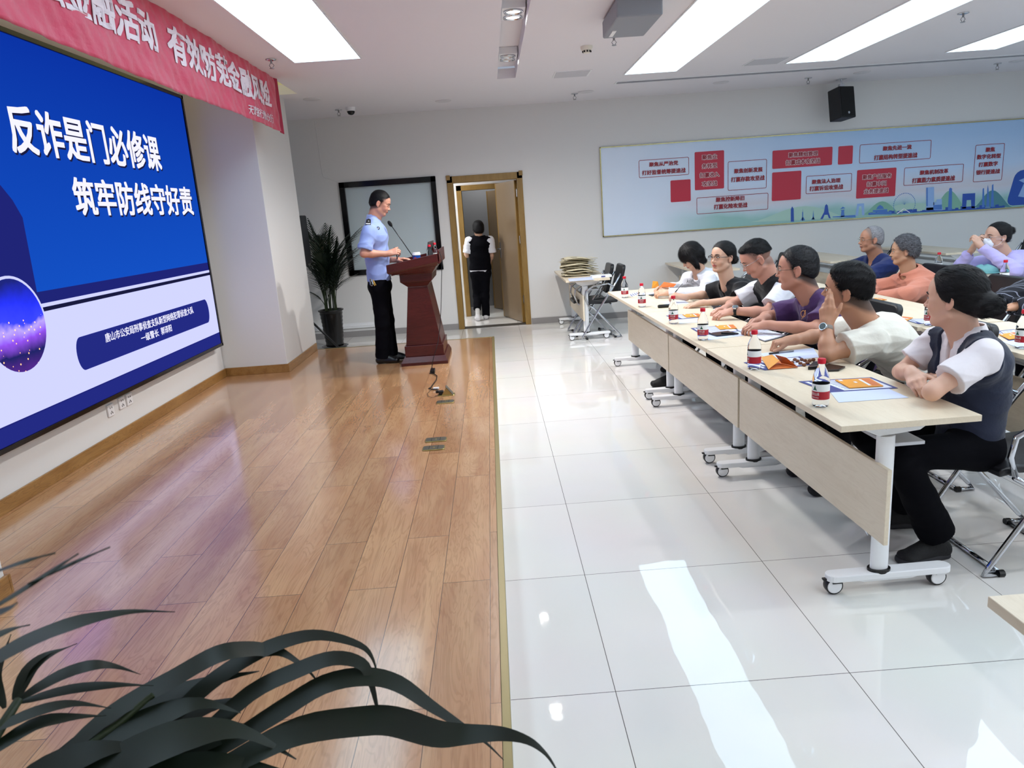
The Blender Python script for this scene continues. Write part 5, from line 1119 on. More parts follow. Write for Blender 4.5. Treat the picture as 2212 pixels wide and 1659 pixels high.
def folds(amp, fr=60.0):
    def fn(x, y, z):
        s = 0
        for k in range(0, 6, 2):
            (d, p), (e, q) = _FD[k], _FD[k+1]; f = fr*(1+.55*k/2)
            wv = np.sin(.45*f*(x*e[0]+y*e[1]+z*e[2])+q); r = np.sin(f*(x*d[0]+y*d[1]+z*d[2])+p+2.0*wv); s = s+(1-np.abs(r)*1.6)/(1+.5*k)
        return -amp*s
    return fn
def rodr(v, ax, a): v, ax = A3(v), unit(ax); return v*math.cos(a)+np.cross(ax, v)*math.sin(a)+ax*(ax@v)*(1-math.cos(a))
def hand(f, w, d, n, side, sc_=1.0, curl=(20, 25, 15), fan=4, thumb=(.5, .8, -.25), tc=15, curls=None, k=.004):
    """w wrist, d towards the fingers, n out of the back of the hand, side +1 left / -1 right"""
    w = A3(w); d = unit(d); n = unit(A3(n)-d*(A3(n)@d)); lt = np.cross(d, n)*side; S = sc_
    kn = []
    for i, (o, l, dz) in enumerate(((.030, .086, -.002), (.010, .090, .002), (-.011, .084, 0), (-.030, .076, -.006))):
        b0 = w+d*.012*S+lt*o*.55*S; q = w+d*l*S+lt*o*S+n*dz*S; kn.append(q); f.cone(b0-n*.002, q, .0165*S, .0118*S, k=.012)
    f.cone(w-d*.03*S, w+d*.02*S, .024*S, .022*S, k=.02)
    tips = []
    for i, L in enumerate(((.042, .025, .019), (.046, .029, .020), (.042, .027, .019), (.033, .020, .017))):
        c = curls[i] if curls else curl; dd = rodr(d, n, -side*math.radians(fan*(1.5-i)*-1)*1.0) if fan else d
        a = 0; p = kn[i]; ax = np.cross(dd, n); r = (.0098, .0092, .0082, .0070) if i < 3 else (.0086, .0080, .0072, .0062)
        for s_ in range(3):
            a += math.radians(c[s_]); v = rodr(dd, ax, -a); q = p+v*L[s_]*S; f.cone(p, q, r[s_]*S, r[s_+1]*S, k=k if s_ else .006); p = q
        tips.append(p)
    t0 = w+d*.022*S+lt*.02*S-n*.006*S; tv = unit(d*thumb[0]+lt*thumb[1]+n*thumb[2]); t1 = t0+tv*.042*S; f.cone(t0, t1, .0165*S, .0125*S, k=.010)
    tv2 = unit(tv+d*math.tan(math.radians(tc))*1.2); t2 = t1+tv2*.032*S; f.cone(t1, t2, .0118*S, .0105*S, k=.004); tv3 = unit(tv2+d*.3-lt*.1); t3 = t2+tv3*.024*S; f.cone(t2, t3, .0105*S, .0080*S, k=.004)
    return kn, tips, t3
def head_frame(hf, hu):
    y = unit(hf); z = unit(A3(hu)-y*(A3(hu)@y)); x = np.cross(y, z); return np.stack([x, y, z], 1)
def build_head(f, c, M, s=1.0, fem=False, fat=0.0, nose=1.0, jaw=1.0, ears=True):
    P = lambda x, y, z: A3(c)+M@(np.array([x, y, z])*s)
    E = lambda x, y, z, r, k, mode='u': f.ell(P(x, y, z), M, [v*s for v in r], k*s, mode)
    C_ = lambda a, b, ra, rb, k, mode='u': f.cone(P(*a), P(*b), ra*s, rb*s, k*s, mode)
    w = .94 if fem else 1.0
    E(0, -.014, .030, (.075*w, .093, .082), .0); E(0, .028, .028, (.060*w, .058, .060), .03)
    E(0, .022, -.040, ((.056+fat)*w, .062, .070), .03)
    E(0, .060, -.094, (.020*jaw*w, .017, .015), .022)
    for x in (-1, 1):
        C_((x*(.050+fat)*w*jaw, .000, -.060), (x*.018, .058, -.094), .017, .014, .022)
        E(x*.036*w, .058, -.036, (.024+fat*.5, .022, .024), .018)
        E(x*.046*w, .052, -.008, (.016, .018, .012), .016)
        C_((x*.012, .0805, .017), (x*.045*w, .066, .018), .0085, .006, .014)
        E(x*.031*w, .094, .000, (.017, .014, .0095), .010, 'c')
        E(x*.031*w, .0695, -.001, (.0150, .0125, .0120), .005)
        if ears:
            R = M@np.array([[math.cos(.35*x), -math.sin(.35*x), 0], [math.sin(.35*x), math.cos(.35*x), 0], [0, 0, 1]])
            f.ell(P(x*.0785*w, -.010, -.008), R, [.0065*s, .0175*s, .030*s], .004*s); E(x*.0755*w, -.004, -.030, (.006, .009, .012), .006)
            f.ell(P(x*.0855*w, -.007, -.004), R, [.0050*s, .010*s, .018*s], .003*s, 'c')
    C_((0, .080, .006), (0, .0985*1.0, -.030), .0058*nose, .0080*nose, .010)
    E(0, .101, -.033, (.0090*nose, .0085, .0075), .006)
    for x in (-1, 1): E(x*.0115*nose, .090, -.035, (.0070*nose, .0095, .0068), .005)
    E(0, .0795, -.056, (.022, .012, .016), .010)
    E(0, .0860, -.0585, (.0205, .0080, .0046), .003); E(0, .0850, -.0690, (.0185, .0080, .0056), .003)
    f.cone(P(-.021, .0880, -.0635), P(.021, .0880, -.0635), .0016*s, .0016*s, .002, 'c')
    E(0, .084, -.0795, (.020, .008, .004), .006, 'c')
    return P
def head_tint(V, c, M, s, skin, lip, stub=None, stub_amt=.8, fem=False, brow=None, blush=.25):
    q = ((V-A3(c))@M)/s; col = np.tile(A3(lin(skin)[:3]), (len(V), 1)); lipc = A3(lin(lip)[:3])
    inh = (np.abs(q[:, 0]) < .12) & (np.abs(q[:, 1]) < .14) & (np.abs(q[:, 2]) < .14)
    def sm(d, w): return np.clip(.5-d/w, 0, 1)[:, None]
    def el(cx, cy, cz, rx, ry, rz): return np.sqrt(((q[:, 0]-cx)/rx)**2+((q[:, 1]-cy)/ry)**2+((q[:, 2]-cz)/rz)**2)-1
    red = A3((.62, .22, .16))
    for x in (-1, 1):
        w = sm(el(x*.042, .062, -.030, .026, .04, .022), 1.0)*blush*.4*inh[:, None]; col = col*(1-w)+red*w
        w = sm(el(x*.08, -.008, -.006, .016, .03, .036), .5)*.22*inh[:, None]; col = col*(1-w)+red*w
    w = sm(el(0, .100, -.033, .014, .02, .012), .8)*blush*.35*inh[:, None]; col = col*(1-w)+red*w
    w = sm(el(0, .089, -.0635, .0235, .016, .0105), .35)*inh[:, None]; col = col*(1-w)+lipc*w
    if stub is not None:
        sc3 = A3(lin(stub)[:3]); g1 = (q[:, 1]-.056)*.925-(q[:, 2]-.078)*.379; g2 = (q[:, 1]-.006)*.52-(q[:, 2]+.040)*.85
        w = sm(np.maximum(g1, g2)*60, 1.2)*stub_amt*inh[:, None]; w = np.where((el(.08, -.008, -.008, .02, .024, .034)[:, None] < 0) | (el(-.08, -.008, -.008, .02, .024, .034)[:, None] < 0), 0, w)
        col = col*(1-w)+sc3*w
    # under the nails and knuckles keep the plain skin tone
    return col
M_eye = mat('eye_white', '#cfc6c0', .25); M_iris = mat('iris_dark', '#1a0f0b', .15); M_lash = mat('lash_dark', '#17110f', .6)
def face_parts(f, P, M, c, s, parent, gaze=(0, 0), brow_col='#1b1513', lid=0.0, fem=False, brow_w=1.0, eyes=(-1, 1)):
    w = .94 if fem else 1.0
    def surf(x, z):
        y = .14
        while y > .02:
            if f.at(P(x, y, z)) < f.h*.3: break
            y -= .001
        return y
    for x in eyes:
        ex = x*.031*w; ys = surf(ex, -.001)
        b = B().sphere((0, 0, 0), 1.0, 10); V = np.array(b.v); hgt = .0047*(1-lid)
        V = V*np.array([.0135, .0048, hgt]); V[:, 2] += -.9*np.abs(V[:, 0])**1.5*.3
        b.v = [tuple(P(ex+a, ys-.0012+bq-(abs(a)**2)*9, -.0015+cz)) for a, bq, cz in V]
        n0 = len(b.f); b.m(1); k = B().sphere((0, 0, 0), 1.0, 8); W = np.array(k.v)*np.array([.0056, .0036, min(hgt, .0056)]); b.add([tuple(P(ex+gaze[0]+a, ys+.0012+bq, -.0015+gaze[1]+cz)) for a, bq, cz in W], k.f)
        b.obj('eye', [M_eye, M_iris], parent, smooth=True)
        pts = [P(ex+a, surf(ex+a, .0035)+.0002, .0030-lid*.003-(abs(a)/.0155)**2*.0038) for a in (-.0155, -.009, 0, .009, .0155)]
        B().tube(pts, [.0006, .0012, .0014, .0013, .0007], 6).obj('eyelash', M_lash, parent, smooth=True)
        pts = [P(x*a*w, surf(x*a*w, zz)+.0004, zz) for a, zz in ((.013, .0175), (.022, .0205), (.034, .0215), (.045, .0175), (.050, .0145))]
        B().tube(pts, [.0016*brow_w, .0028*brow_w, .0028*brow_w, .0019*brow_w, .0008], 6).obj('eyebrow', mat('brow_'+brow_col, brow_col, .8), parent, smooth=True)
def glasses(P, parent, M, rim=.0009, col='#b9bcc0', lens_r=(.023, .016), half=False, metal=.9, templecol=None, fem=False, lz=-.004, name='glasses'):
    g = mat('glasses_'+col, col, .25, metal=metal); tm = mat('glasses_'+templecol, templecol, .3) if templecol else g
    M_lens = mat('lens_glass', '#ffffff', .02, trans=1.0, ior=1.05, alpha=.25)
    b = B(); y0 = .1005
    def ov(x, n=20, full=True): 
        out = []
        for k in range(n if full else n//2+1):
            a = 2*PI*k/n; ca, sa = math.cos(a), math.sin(a); out.append(P(x*.034+lens_r[0]*math.copysign(abs(ca)**.8, ca), y0-.006*(abs(x*.034+lens_r[0]*ca)/.05)**2, lz+lens_r[1]*math.copysign(abs(sa)**.8, sa)))
        return out
    for x in (-1, 1):
        if half: b.tube(ov(x, 20, False), rim*1.6, 6)
        else: b.tube(ov(x), rim, 6, closed=True)
    b.tube([P(-.011, y0, lz+.004), P(0, y0+.003, lz+.007), P(.011, y0, lz+.004)], rim, 6); o = b.obj(name, g, parent, smooth=True)
    l = B()
    for x in (-1, 1): R_ = ov(x); l.add([tuple(p) for p in R_], [tuple(range(len(R_)))])
    l.obj('lens', M_lens, o, fixn=False)
    b = B()
    for x in (-1, 1): b.tube([P(x*.057, y0-.012, lz+.005), P(x*.068, y0-.03, lz+.005), P(x*.0765, .03, .002), P(x*.080, -.005, .008), P(x*.080, -.022, -.012)], rim*1.4, 6)
    b.obj('temple', tm, o, smooth=True)
    return o
def hair_cap(c, M, s, h, r=(.0795, .100, .092), cz=.034, cy=-.014, front=(.062, .082), temple=(.030, .004), low=((.008, -.030), (-.085, -.075)), extra=None, rough=.0015, fr=240., earcut=True, cutface=True, k=.006):
    f = Field(A3(c)-.19*s, A3(c)+.19*s, h); f.HM = M
    P = lambda x, y, z: A3(c)+M@(np.array([x, y, z])*s)
    f.ell(P(0, cy, cz), M, [v*s for v in r], 0)
    f.ell(P(0, cy-.02, cz-.045), M, [r[0]*.93*s, r[1]*.80*s, r[2]*.72*s], .02*s)
    if cutface:
        (fy, fz), (ty, tz) = front, temple; n = np.array([0, fz-tz, -(fy-ty)]); f.cut(P(0, fy, fz), M@n, k)
        (ay, az), (by, bz) = low; n = np.array([0, -(bz-az), (by-ay)]); n = n if n[2] < 0 else -n; f.cut(P(0, ay, az), M@n, k)
    if earcut:
        for x in (-1, 1): f.ell(P(x*.088, .002, -.014), M, [.03*s, .021*s, .031*s], .006, 'c')
    if extra: extra(f, P)
    if rough: f.near(folds(rough*.45, 75.), .02)
    return f
def strands(V, Q, c, M, s, n, comb='back', L=.016, tilt=.35, w=.0011, seed=1, bun=None, jit=.25):
    """adds n thin hair blades lying on the hair surface, combed along its flow"""
    rg = np.random.RandomState(seed); a, b, c2, d = (V[Q[:, i]] for i in range(4)); fn = np.cross(c2-a, d-b); N = np.zeros_like(V)
    for i in range(4): np.add.at(N, Q[:, i], fn)
    N /= np.maximum(1e-12, np.linalg.norm(N, axis=1))[:, None]
    idx = rg.randint(0, len(V), n); p = V[idx]; nn = N[idx]; q = ((p-A3(c))@M)/s
    if comb == 'back': cd = np.stack([q[:, 0]*2, -.085-q[:, 1]*.2, .02-.5*np.maximum(0, .03-q[:, 2])], 1)
    elif comb == 'short': cd = np.stack([q[:, 0]*3, .05+q[:, 1]*.3, -.06+q[:, 2]*.4], 1)
    elif comb == 'down': cd = np.stack([q[:, 0]*1.0, q[:, 1]*1.0, -.12+0*q[:, 2]], 1)
    elif comb == 'bun': cd = A3(bun)-q
    else: cd = rg.randn(n, 3)
    cd = cd/np.maximum(1e-6, np.linalg.norm(cd, axis=1))[:, None]+rg.randn(n, 3)*jit; cd = cd@M.T
    t = cd-(cd*nn).sum(1)[:, None]*nn; t /= np.maximum(1e-6, np.linalg.norm(t, axis=1))[:, None]; sd = np.cross(t, nn)
    ln = (L*s*rg.uniform(.6, 1.25, n))[:, None]; tl = (tilt*rg.uniform(.4, 1.2, n))[:, None]; p = p-nn*.0012
    m1 = p+ln*.5*(t+nn*tl); tp = p+ln*(t+nn*tl*.8); W = w*rg.uniform(.6, 1.3, n)[:, None]
    vs = np.stack([p-sd*W, p+sd*W, m1+sd*W*.8, m1-sd*W*.8, tp+sd*W*.15, tp-sd*W*.15], 1).reshape(-1, 3); o = len(V)+6*np.arange(n)[:, None]
    return np.concatenate([V, vs]), np.concatenate([Q, o+np.array([[0, 1, 2, 3]]), o+np.array([[3, 2, 4, 5]])])
def person(name, label, S):
    """S: dictionary of joints and looks; returns the root (the skin mesh) with hair and clothes as children"""
    g = S.get; h = g('h', .0045); xd = unit(A3(S['sl'])-A3(S['sr'])); nb, pv = A3(S['nb']), A3(S['pv'])
    up = unit(nb-pv); fr_ = np.cross(xd, up); 
    hf = unit(S['hf']); 
    if fr_@A3(S['fd']) < 0: fr_ = -fr_
    fem = g('fem', False); bw = g('bw', 1.0); hs = g('hs', 1.0); M = head_frame(S['hf'], g('hu', (0, 0, 1))); hc = A3(S['hc'])
    wst = pv*.55+nb*.45+A3(g('bend', (0, 0, 0))); ch = pv*.25+nb*.75+A3(g('bend', (0, 0, 0)))*.6
    sl, sr = A3(S['sl']), A3(S['sr']); sw = np.linalg.norm(sl-sr)/2
    def torso(f, o, hip=True, belly=g('belly', 0.0)):
        k = .05; cw = (sw-.045)*bw
        f.econe(pv-up*.02, wst, (.150*bw+o, .105*bw+o+belly*.6), (.128*bw+o, .095*bw+o+belly), xd, 0)
        f.econe(wst, ch, (.128*bw+o, .095*bw+o+belly), (cw+.018+o, .104*bw+o), xd, k)
        f.econe(ch, nb-up*.035, (cw+.018+o, .100*bw+o), (cw*.72+o, .058+o), xd, k)
        for q in (sl, sr):
            f.cone(nb-up*.015, q-up*.006, .040+o, .043+o, .04); f.cone(q, q-up*.05+(ch-q)*.25, .050+o, .05+o, .03)
        if fem:
            for x in (-1, 1): f.ell(ch-up*.045+xd*x*.062+fr_*(.075+o*.6), np.stack([xd, fr_, up], 1), [.058+o*.5, .045+o*.5, .055+o*.5], .035)
    alljoint = [S[k] for k in ('sl', 'sr', 'el', 'er', 'wl', 'wr') if k in S]+[hc, nb, pv]
    lo = np.min([A3(p) for p in alljoint], 0)-.22; hi = np.max([A3(p) for p in alljoint], 0)+.22
    f = Field(lo, hi, h); torso(f, -.012)
    s1 = g('armw', 1.0)*(.86 if fem else 1.0)
    for sd, ks, ke, kw in ((1, 'sl', 'el', 'wl'), (-1, 'sr', 'er', 'wr')):
        if ke not in S: continue
        a, e, w = A3(S[ks]), A3(S[ke]), A3(S[kw])
        f.cone(a, a*.5+e*.5, .046*s1, .043*s1, .03); f.cone(a*.5+e*.5, e, .043*s1, .036*s1, .02); f.cone(e, e*.68+w*.32, .037*s1, .039*s1, .02); f.cone(e*.68+w*.32, w, .039*s1, .0255*s1, .02)
        H = g('hand_l' if sd == 1 else 'hand_r')
        if H: hand(f, w, side=sd, sc_=g('hsc', .92 if fem else 1.0), **H)
    ns = A3(hc)+M@(np.array([0, -.028, -.055])*hs)
    f.cone(ns, nb-up*.02, (.047 if fem else .057)*hs*g('neckw', 1), (.053 if fem else .064)*g('neckw', 1), .025)
    f.cone(A3(hc)+M@(np.array([0, .02, -.07])*hs), nb+fr_*.035-up*.02, .034*hs, .036, .03)
    P = build_head(f, hc, M, hs, fem, g('fat', 0), g('nose', 1.0), g('jaw', 1.0), True)
    V, Q = f.mesh(); col = head_tint(V, hc, M, hs, g('skin', '#c99b80'), g('lip', '#a8604f'), g('stub'), g('stub_amt', .8), fem, blush=g('blush', .25))
    root = np_mesh('person', V, Q, [skin_material('skin')], col=col); tag(root, label, 'person')
    if g('face', True): face_parts(f, P, M, hc, hs, root, g('gaze', (0, 0)), g('brow', '#1b1513'), g('lid', 0), fem, g('browk', 1.0))
    root['_f'] = 0; del root['_f']
    # hair
    if g('hair'):
        hfld = hair_cap(hc, M, hs, g('hh', h*.9), **g('hair')); V, Q = hfld.mesh(); V, Q = strands(V, Q, hc, M, hs, g('nst', 5000), **g('st', dict(comb='short'))); np_mesh('hair', V, Q, [g('hairm')], root)
    # shirt
    sh = g('shirt')
    if sh:
        f2 = Field(lo, hi, sh.get('h', h)); o = sh.get('o', .006); torso(f2, o)
        fl = sh.get('sleeve', .72)
        for ks, ke, kw in (('sl', 'el', 'wl'), ('sr', 'er', 'wr')):
            if ke not in S: continue
            a, e, w = A3(S[ks]), A3(S[ke]), A3(S[kw]); ro = sh.get('ro', .016)
            if fl <= 1:
                end = a+(e-a)*fl; f2.cone(a, end, .052*s1+ro, (.050*s1+ro)*sh.get('flare', 1.08), .03)
                n = unit(e-a); c0 = end+n*.0
                # square off the cuff
                q = f2.blk(c0-.11, c0+.11)
                if q is not None:
                    sl_, X, Y, Z = q; d = (X-c0[0])*n[0]+(Y-c0[1])*n[1]+(Z-c0[2])*n[2]; ax_ = c0-n*.0
                    rr = np.sqrt(np.maximum((X-ax_[0])**2+(Y-ax_[1])**2+(Z-ax_[2])**2-d*d, 0)); cutv = np.maximum(-d, (rr-.118))
                    d_t = np.abs((X-nb[0])*xd[0]+(Y-nb[1])*xd[1]+(Z-nb[2])*xd[2])
                    f2.put(sl_, cutv.astype(np.float32), .003, 'c') if sh.get('cuffcut', True) else None
            else:
                f2.cone(a, e, .052*s1+ro, .042*s1+ro, .03); f2.cone(e, w, .044*s1+ro, .028*s1+ro*.75, .02)
                n = unit(w-e); c0 = w-n*.012; q = f2.blk(c0-.09, c0+.09)
                if q is not None: sl_, X, Y, Z = q; d = (X-c0[0])*n[0]+(Y-c0[1])*n[1]+(Z-c0[2])*n[2]; rr = np.sqrt(np.maximum((X-c0[0])**2+(Y-c0[1])**2+(Z-c0[2])**2-d*d, 0)); f2.put(sl_, np.maximum(-d, rr-.048).astype(np.float32), .003, 'c')
        if sh.get('hood'):
            f2.econe(nb-fr_*.055+up*.0, nb-fr_*.075-up*.07, (.10, .045), (.085, .04), xd, .03)
            for x in (-1, 1): f2.cone(nb+xd*x*.085+up*.005, nb+xd*x*.055+fr_*.07-up*.045, .028, .02, .02)
        nk = sh.get('neck', .064); f2.cone(nb+up*.012-fr_*.004, nb+up*.2+fr_*.03, nk, nk+.03, .004, 'c'); f2.ell(nb+fr_*.045+up*.0, np.stack([xd, fr_, up], 1), [nk*.9, .05, sh.get('neckdrop', .03)], .004, 'c')
        if sh.get('vneck'):
            z1 = sh['vneck']; w1 = sh.get('vw', .06)
            f2.custom(lambda F, x, y, z: np.maximum(F, -np.maximum(np.abs((x-nb[0])*xd[0]+(y-nb[1])*xd[1]+(z-nb[2])*xd[2])-w1*(((x-nb[0])*up[0]+(y-nb[1])*up[1]+(z-nb[2])*up[2])+z1)/z1, np.abs((x-nb[0])*fr_[0]+(y-nb[1])*fr_[1]+(z-nb[2])*fr_[2]-.085)-.085)).astype(np.float32))
        f2.near(folds(sh.get('amp', .0035), sh.get('fr', 38.)), .03)
        if 'hem' in sh: f2.cut(pv+up*sh['hem'], -up, .004)
        V, Q = f2.mesh(); np_mesh(sh.get('name', 'shirt'), V, Q, [sh['m']], root)
    vs = g('vest')
    if vs:
        f3 = Field(lo, hi, vs.get('h', h)); torso(f3, vs.get('o', .014))
        for a, e in ((sl, S.get('el')), (sr, S.get('er'))):
            if e is None: continue
            dv = unit(a-nb); q0 = a+dv*vs.get('arm', .015); f3.cone(q0-up*.0, q0+unit(A3(e)-a)*.2+dv*.04, vs.get('armr', .082), .10, .006, 'c'); f3.cone(q0, q0+up*.15+dv*.1, .06, .1, .006, 'c')
        nk = vs.get('neck', .07); f3.cone(nb+up*.01, nb+up*.2, nk, nk+.03, .004, 'c')
        z1, w1 = vs.get('v', .2), vs.get('vw', .07)
        if z1: f3.custom(lambda F, x, y, z: np.maximum(F, -np.maximum(np.abs((x-nb[0])*xd[0]+(y-nb[1])*xd[1]+(z-nb[2])*xd[2])-w1*(((x-nb[0])*up[0]+(y-nb[1])*up[1]+(z-nb[2])*up[2])+z1)/z1, np.abs((x-nb[0])*fr_[0]+(y-nb[1])*fr_[1]+(z-nb[2])*fr_[2]-.085)-.085)).astype(np.float32))
        f3.near(folds(.0018, 34.), .03); f3.cut(pv+up*vs.get('hem', -.02), -up, .004)
        V, Q = f3.mesh(); np_mesh('vest', V, Q, [vs['m']], root)
    cl = g('collar')
    if cl:
        b = B(); N = 22; a0 = cl.get('gap', .35); rows = [(.0, .052, .030), (.006, .058, .034), (cl.get('w', .03), cl.get('r', .070), -.012), (cl.get('w', .03)*1.4, cl.get('r', .070)*1.07, -.030)]
        rings = []
        for (t, r, z) in rows:
            R_ = []
            for i in range(N+1):
                a = a0+(2*PI-2*a0)*i/N; fw = max(0, math.cos(a))**2
                p = nb+fr_*math.cos(a)*r*1.0+xd*math.sin(a)*r*1.05+up*(z+.008-fw*(.030+(.045 if z < 0 else 0)*cl.get('pt', 1)))+fr_*fw*.012
                R_.append(tuple(p))
            rings.append(R_)
        vs_ = [p for R_ in rings for p in R_]; fs_ = [(i*(N+1)+j, i*(N+1)+j+1, (i+1)*(N+1)+j+1, (i+1)*(N+1)+j) for i in range(3) for j in range(N)]
        o = b.add(vs_, fs_).obj('collar', cl['m'], root, smooth=True); so = o.modifiers.new('thick', 'SOLIDIFY'); so.thickness = .003
    # trousers
    tr_ = g('legs')
    if tr_:
        js = [A3(tr_[k]) for k in ('hl', 'hr', 'kl', 'kr', 'al', 'ar')]; lo2 = np.min(js+[pv], 0)-.17; hi2 = np.max(js+[pv], 0)+.17
        f4 = Field(lo2, hi2, tr_.get('h', .007)); lw = tr_.get('w', 1.0)
        f4.econe(pv-up*.02, pv+up*.05, (.160*bw, .115*bw), (.145*bw, .105*bw), xd, 0)
        for a, b_, c_ in ((js[0], js[2], js[4]), (js[1], js[3], js[5])):
            f4.cone(a, b_, .085*lw, .064*lw, .04); f4.cone(b_, c_, .062*lw, tr_.get('cuff', .055), .03)
            n = unit(c_-b_); q = f4.blk(c_-.12, c_+.12)
            if q is not None: sl_, X, Y, Z = q; d = (X-c_[0])*n[0]+(Y-c_[1])*n[1]+(Z-c_[2])*n[2]; rr = np.sqrt(np.maximum((X-c_[0])**2+(Y-c_[1])**2+(Z-c_[2])**2-d*d, 0)); f4.put(sl_, np.maximum(-d, rr-.1).astype(np.float32), .003, 'c')
        f4.near(folds(.0018, 24.), .03); f4.cut(pv+A3((0, 0, tr_.get('waist', .07))), (0, 0, 1), .004)
        V, Q = f4.mesh(); np_mesh('trousers', V, Q, [tr_['m']], root)
        for c_, k_ in ((js[4], 'tl'), (js[5], 'tr')):
            d = unit(A3(tr_[k_])*np.array([1, 1, 0])); sh_ = tr_.get('shoe'); z0 = tr_.get('z0', 0.0); a = np.array([c_[0], c_[1], z0])
            lt = np.cross(d, (0, 0, 1)); Mx = np.stack([lt, d, A3((0, 0, 1))], 1)
            f5 = Field(a+np.array([-.25, -.25, -.01]), a+np.array([.25, .25, .2]), tr_.get('sh', .006))
            f5.econe(a-d*.035+A3((0, 0, .035)), a+d*.15+A3((0, 0, .03)), (.036, .035), (.044, .028), lt, 0); f5.cone(a-d*.03+A3((0, 0, .04)), a+A3((0, 0, .085)), .036, .036, .03)
            f5.cone(a+A3((0, 0, .08)), a+d*.10+A3((0, 0, .045)), .034, .030, .02); f5.cut(a+A3((0, 0, .098)), (0, 0, 1)); f5.cut(a+A3((0, 0, .002)), (0, 0, -1))
            V, Q = f5.mesh(); o = np_mesh('shoe', V, Q, [tr_['shoem']], root)
            if tr_.get('sole'):
                f6 = Field(a+np.array([-.25, -.25, -.01]), a+np.array([.25, .25, .1]), tr_.get('sh', .006)); f6.econe(a-d*.038+A3((0, 0, .012)), a+d*.155+A3((0, 0, .012)), (.041, .03), (.048, .03), lt, 0); f6.cut(a+A3((0, 0, .028)), (0, 0, 1)); f6.cut(a+A3((0, 0, .001)), (0, 0, -1)); V, Q = f6.mesh(); np_mesh('sole', V, Q, [tr_['sole']], o)
            f7 = Field(a+np.array([-.1, -.1, .02]), a+np.array([.1, .1, .26]), .006); f7.cone(a+A3((0, 0, .06)), c_+(A3(js[2] if k_ == 'tl' else js[3])-c_)*.1+A3((0, 0, .02)), .032, .036, 0); V, Q = f7.mesh(); np_mesh('sock', V, Q, [tr_.get('sockm', mat('sock_white', '#dcdcdc', .9))], root)
    return root, P, f, dict(M=M, hc=hc, up=up, fr=fr_, xd=xd, nb=nb, ch=ch, wst=wst, pv=pv)
# ---------------------------------------------------------------- the people
H_black = hair_material('hair_black', '#060507', '#100e13', .55); H_grey = hair_material('hair_grey', '#3e3e44', '#7d7e85', .55); H_white = hair_material('hair_white_grey', '#7a787c', '#a2a1a6', .55); H_pepper = hair_material('hair_pepper', '#0c0c0f', '#2c2c31', .5)
C_white = cloth('cloth_white', '#dcdee6', .8); C_cream = cloth('cloth_cream', '#dcd8cd', .8); C_black = cloth('cloth_black', '#101015', .85); C_navyv = cloth('cloth_vest_navy', '#20263a', .7); C_trou = mat('cloth_trouser_navy', '#05050b', .9, bump=.1, bscale=38, spec=.12)
C_purple = cloth('cloth_purple', '#4b3160', .85); C_blue = cloth('cloth_police_blue', '#8fa3dc', .7, .15); C_robe = cloth('cloth_navy', '#152457', .85); C_orange = cloth('cloth_orange', '#c9826d', .9); C_lav = cloth('cloth_lavender', '#b7aee6', .75)
C_pale = cloth('cloth_blouse', '#e3dde2', .7, .15)
M_shoe = mat('shoe_black', '#0b0b0d', .3); M_sneak = mat('sneaker_black', '#111114', .7, bump=.3, bscale=200); M_sole = mat('sole_dark', '#26262b', .7)
def legs(x, y, sp=.19, kx=.48, ax=.33, m=None, shoem=None, **k):
    """seated legs for somebody facing -x with hips at x, y"""
    d = dict(hl=(x, y-sp/2, .50), hr=(x, y+sp/2, .50), kl=(x-kx, y-sp*.7, .50), kr=(x-kx, y+sp*.7, .50), al=(x-ax-.12, y-sp*.7, .10), ar=(x-ax-.12, y+sp*.7, .10), tl=(-1, -.1, 0), tr=(-1, .1, 0), m=m or C_trou, shoem=shoem or M_sneak, h=.009); d.update(k); return d
V3 = lambda *a: Vector(a)
flat_h = dict(d=(-1, 0, -.05), n=(0, 0, 1), curl=(12, 22, 15), fan=5)
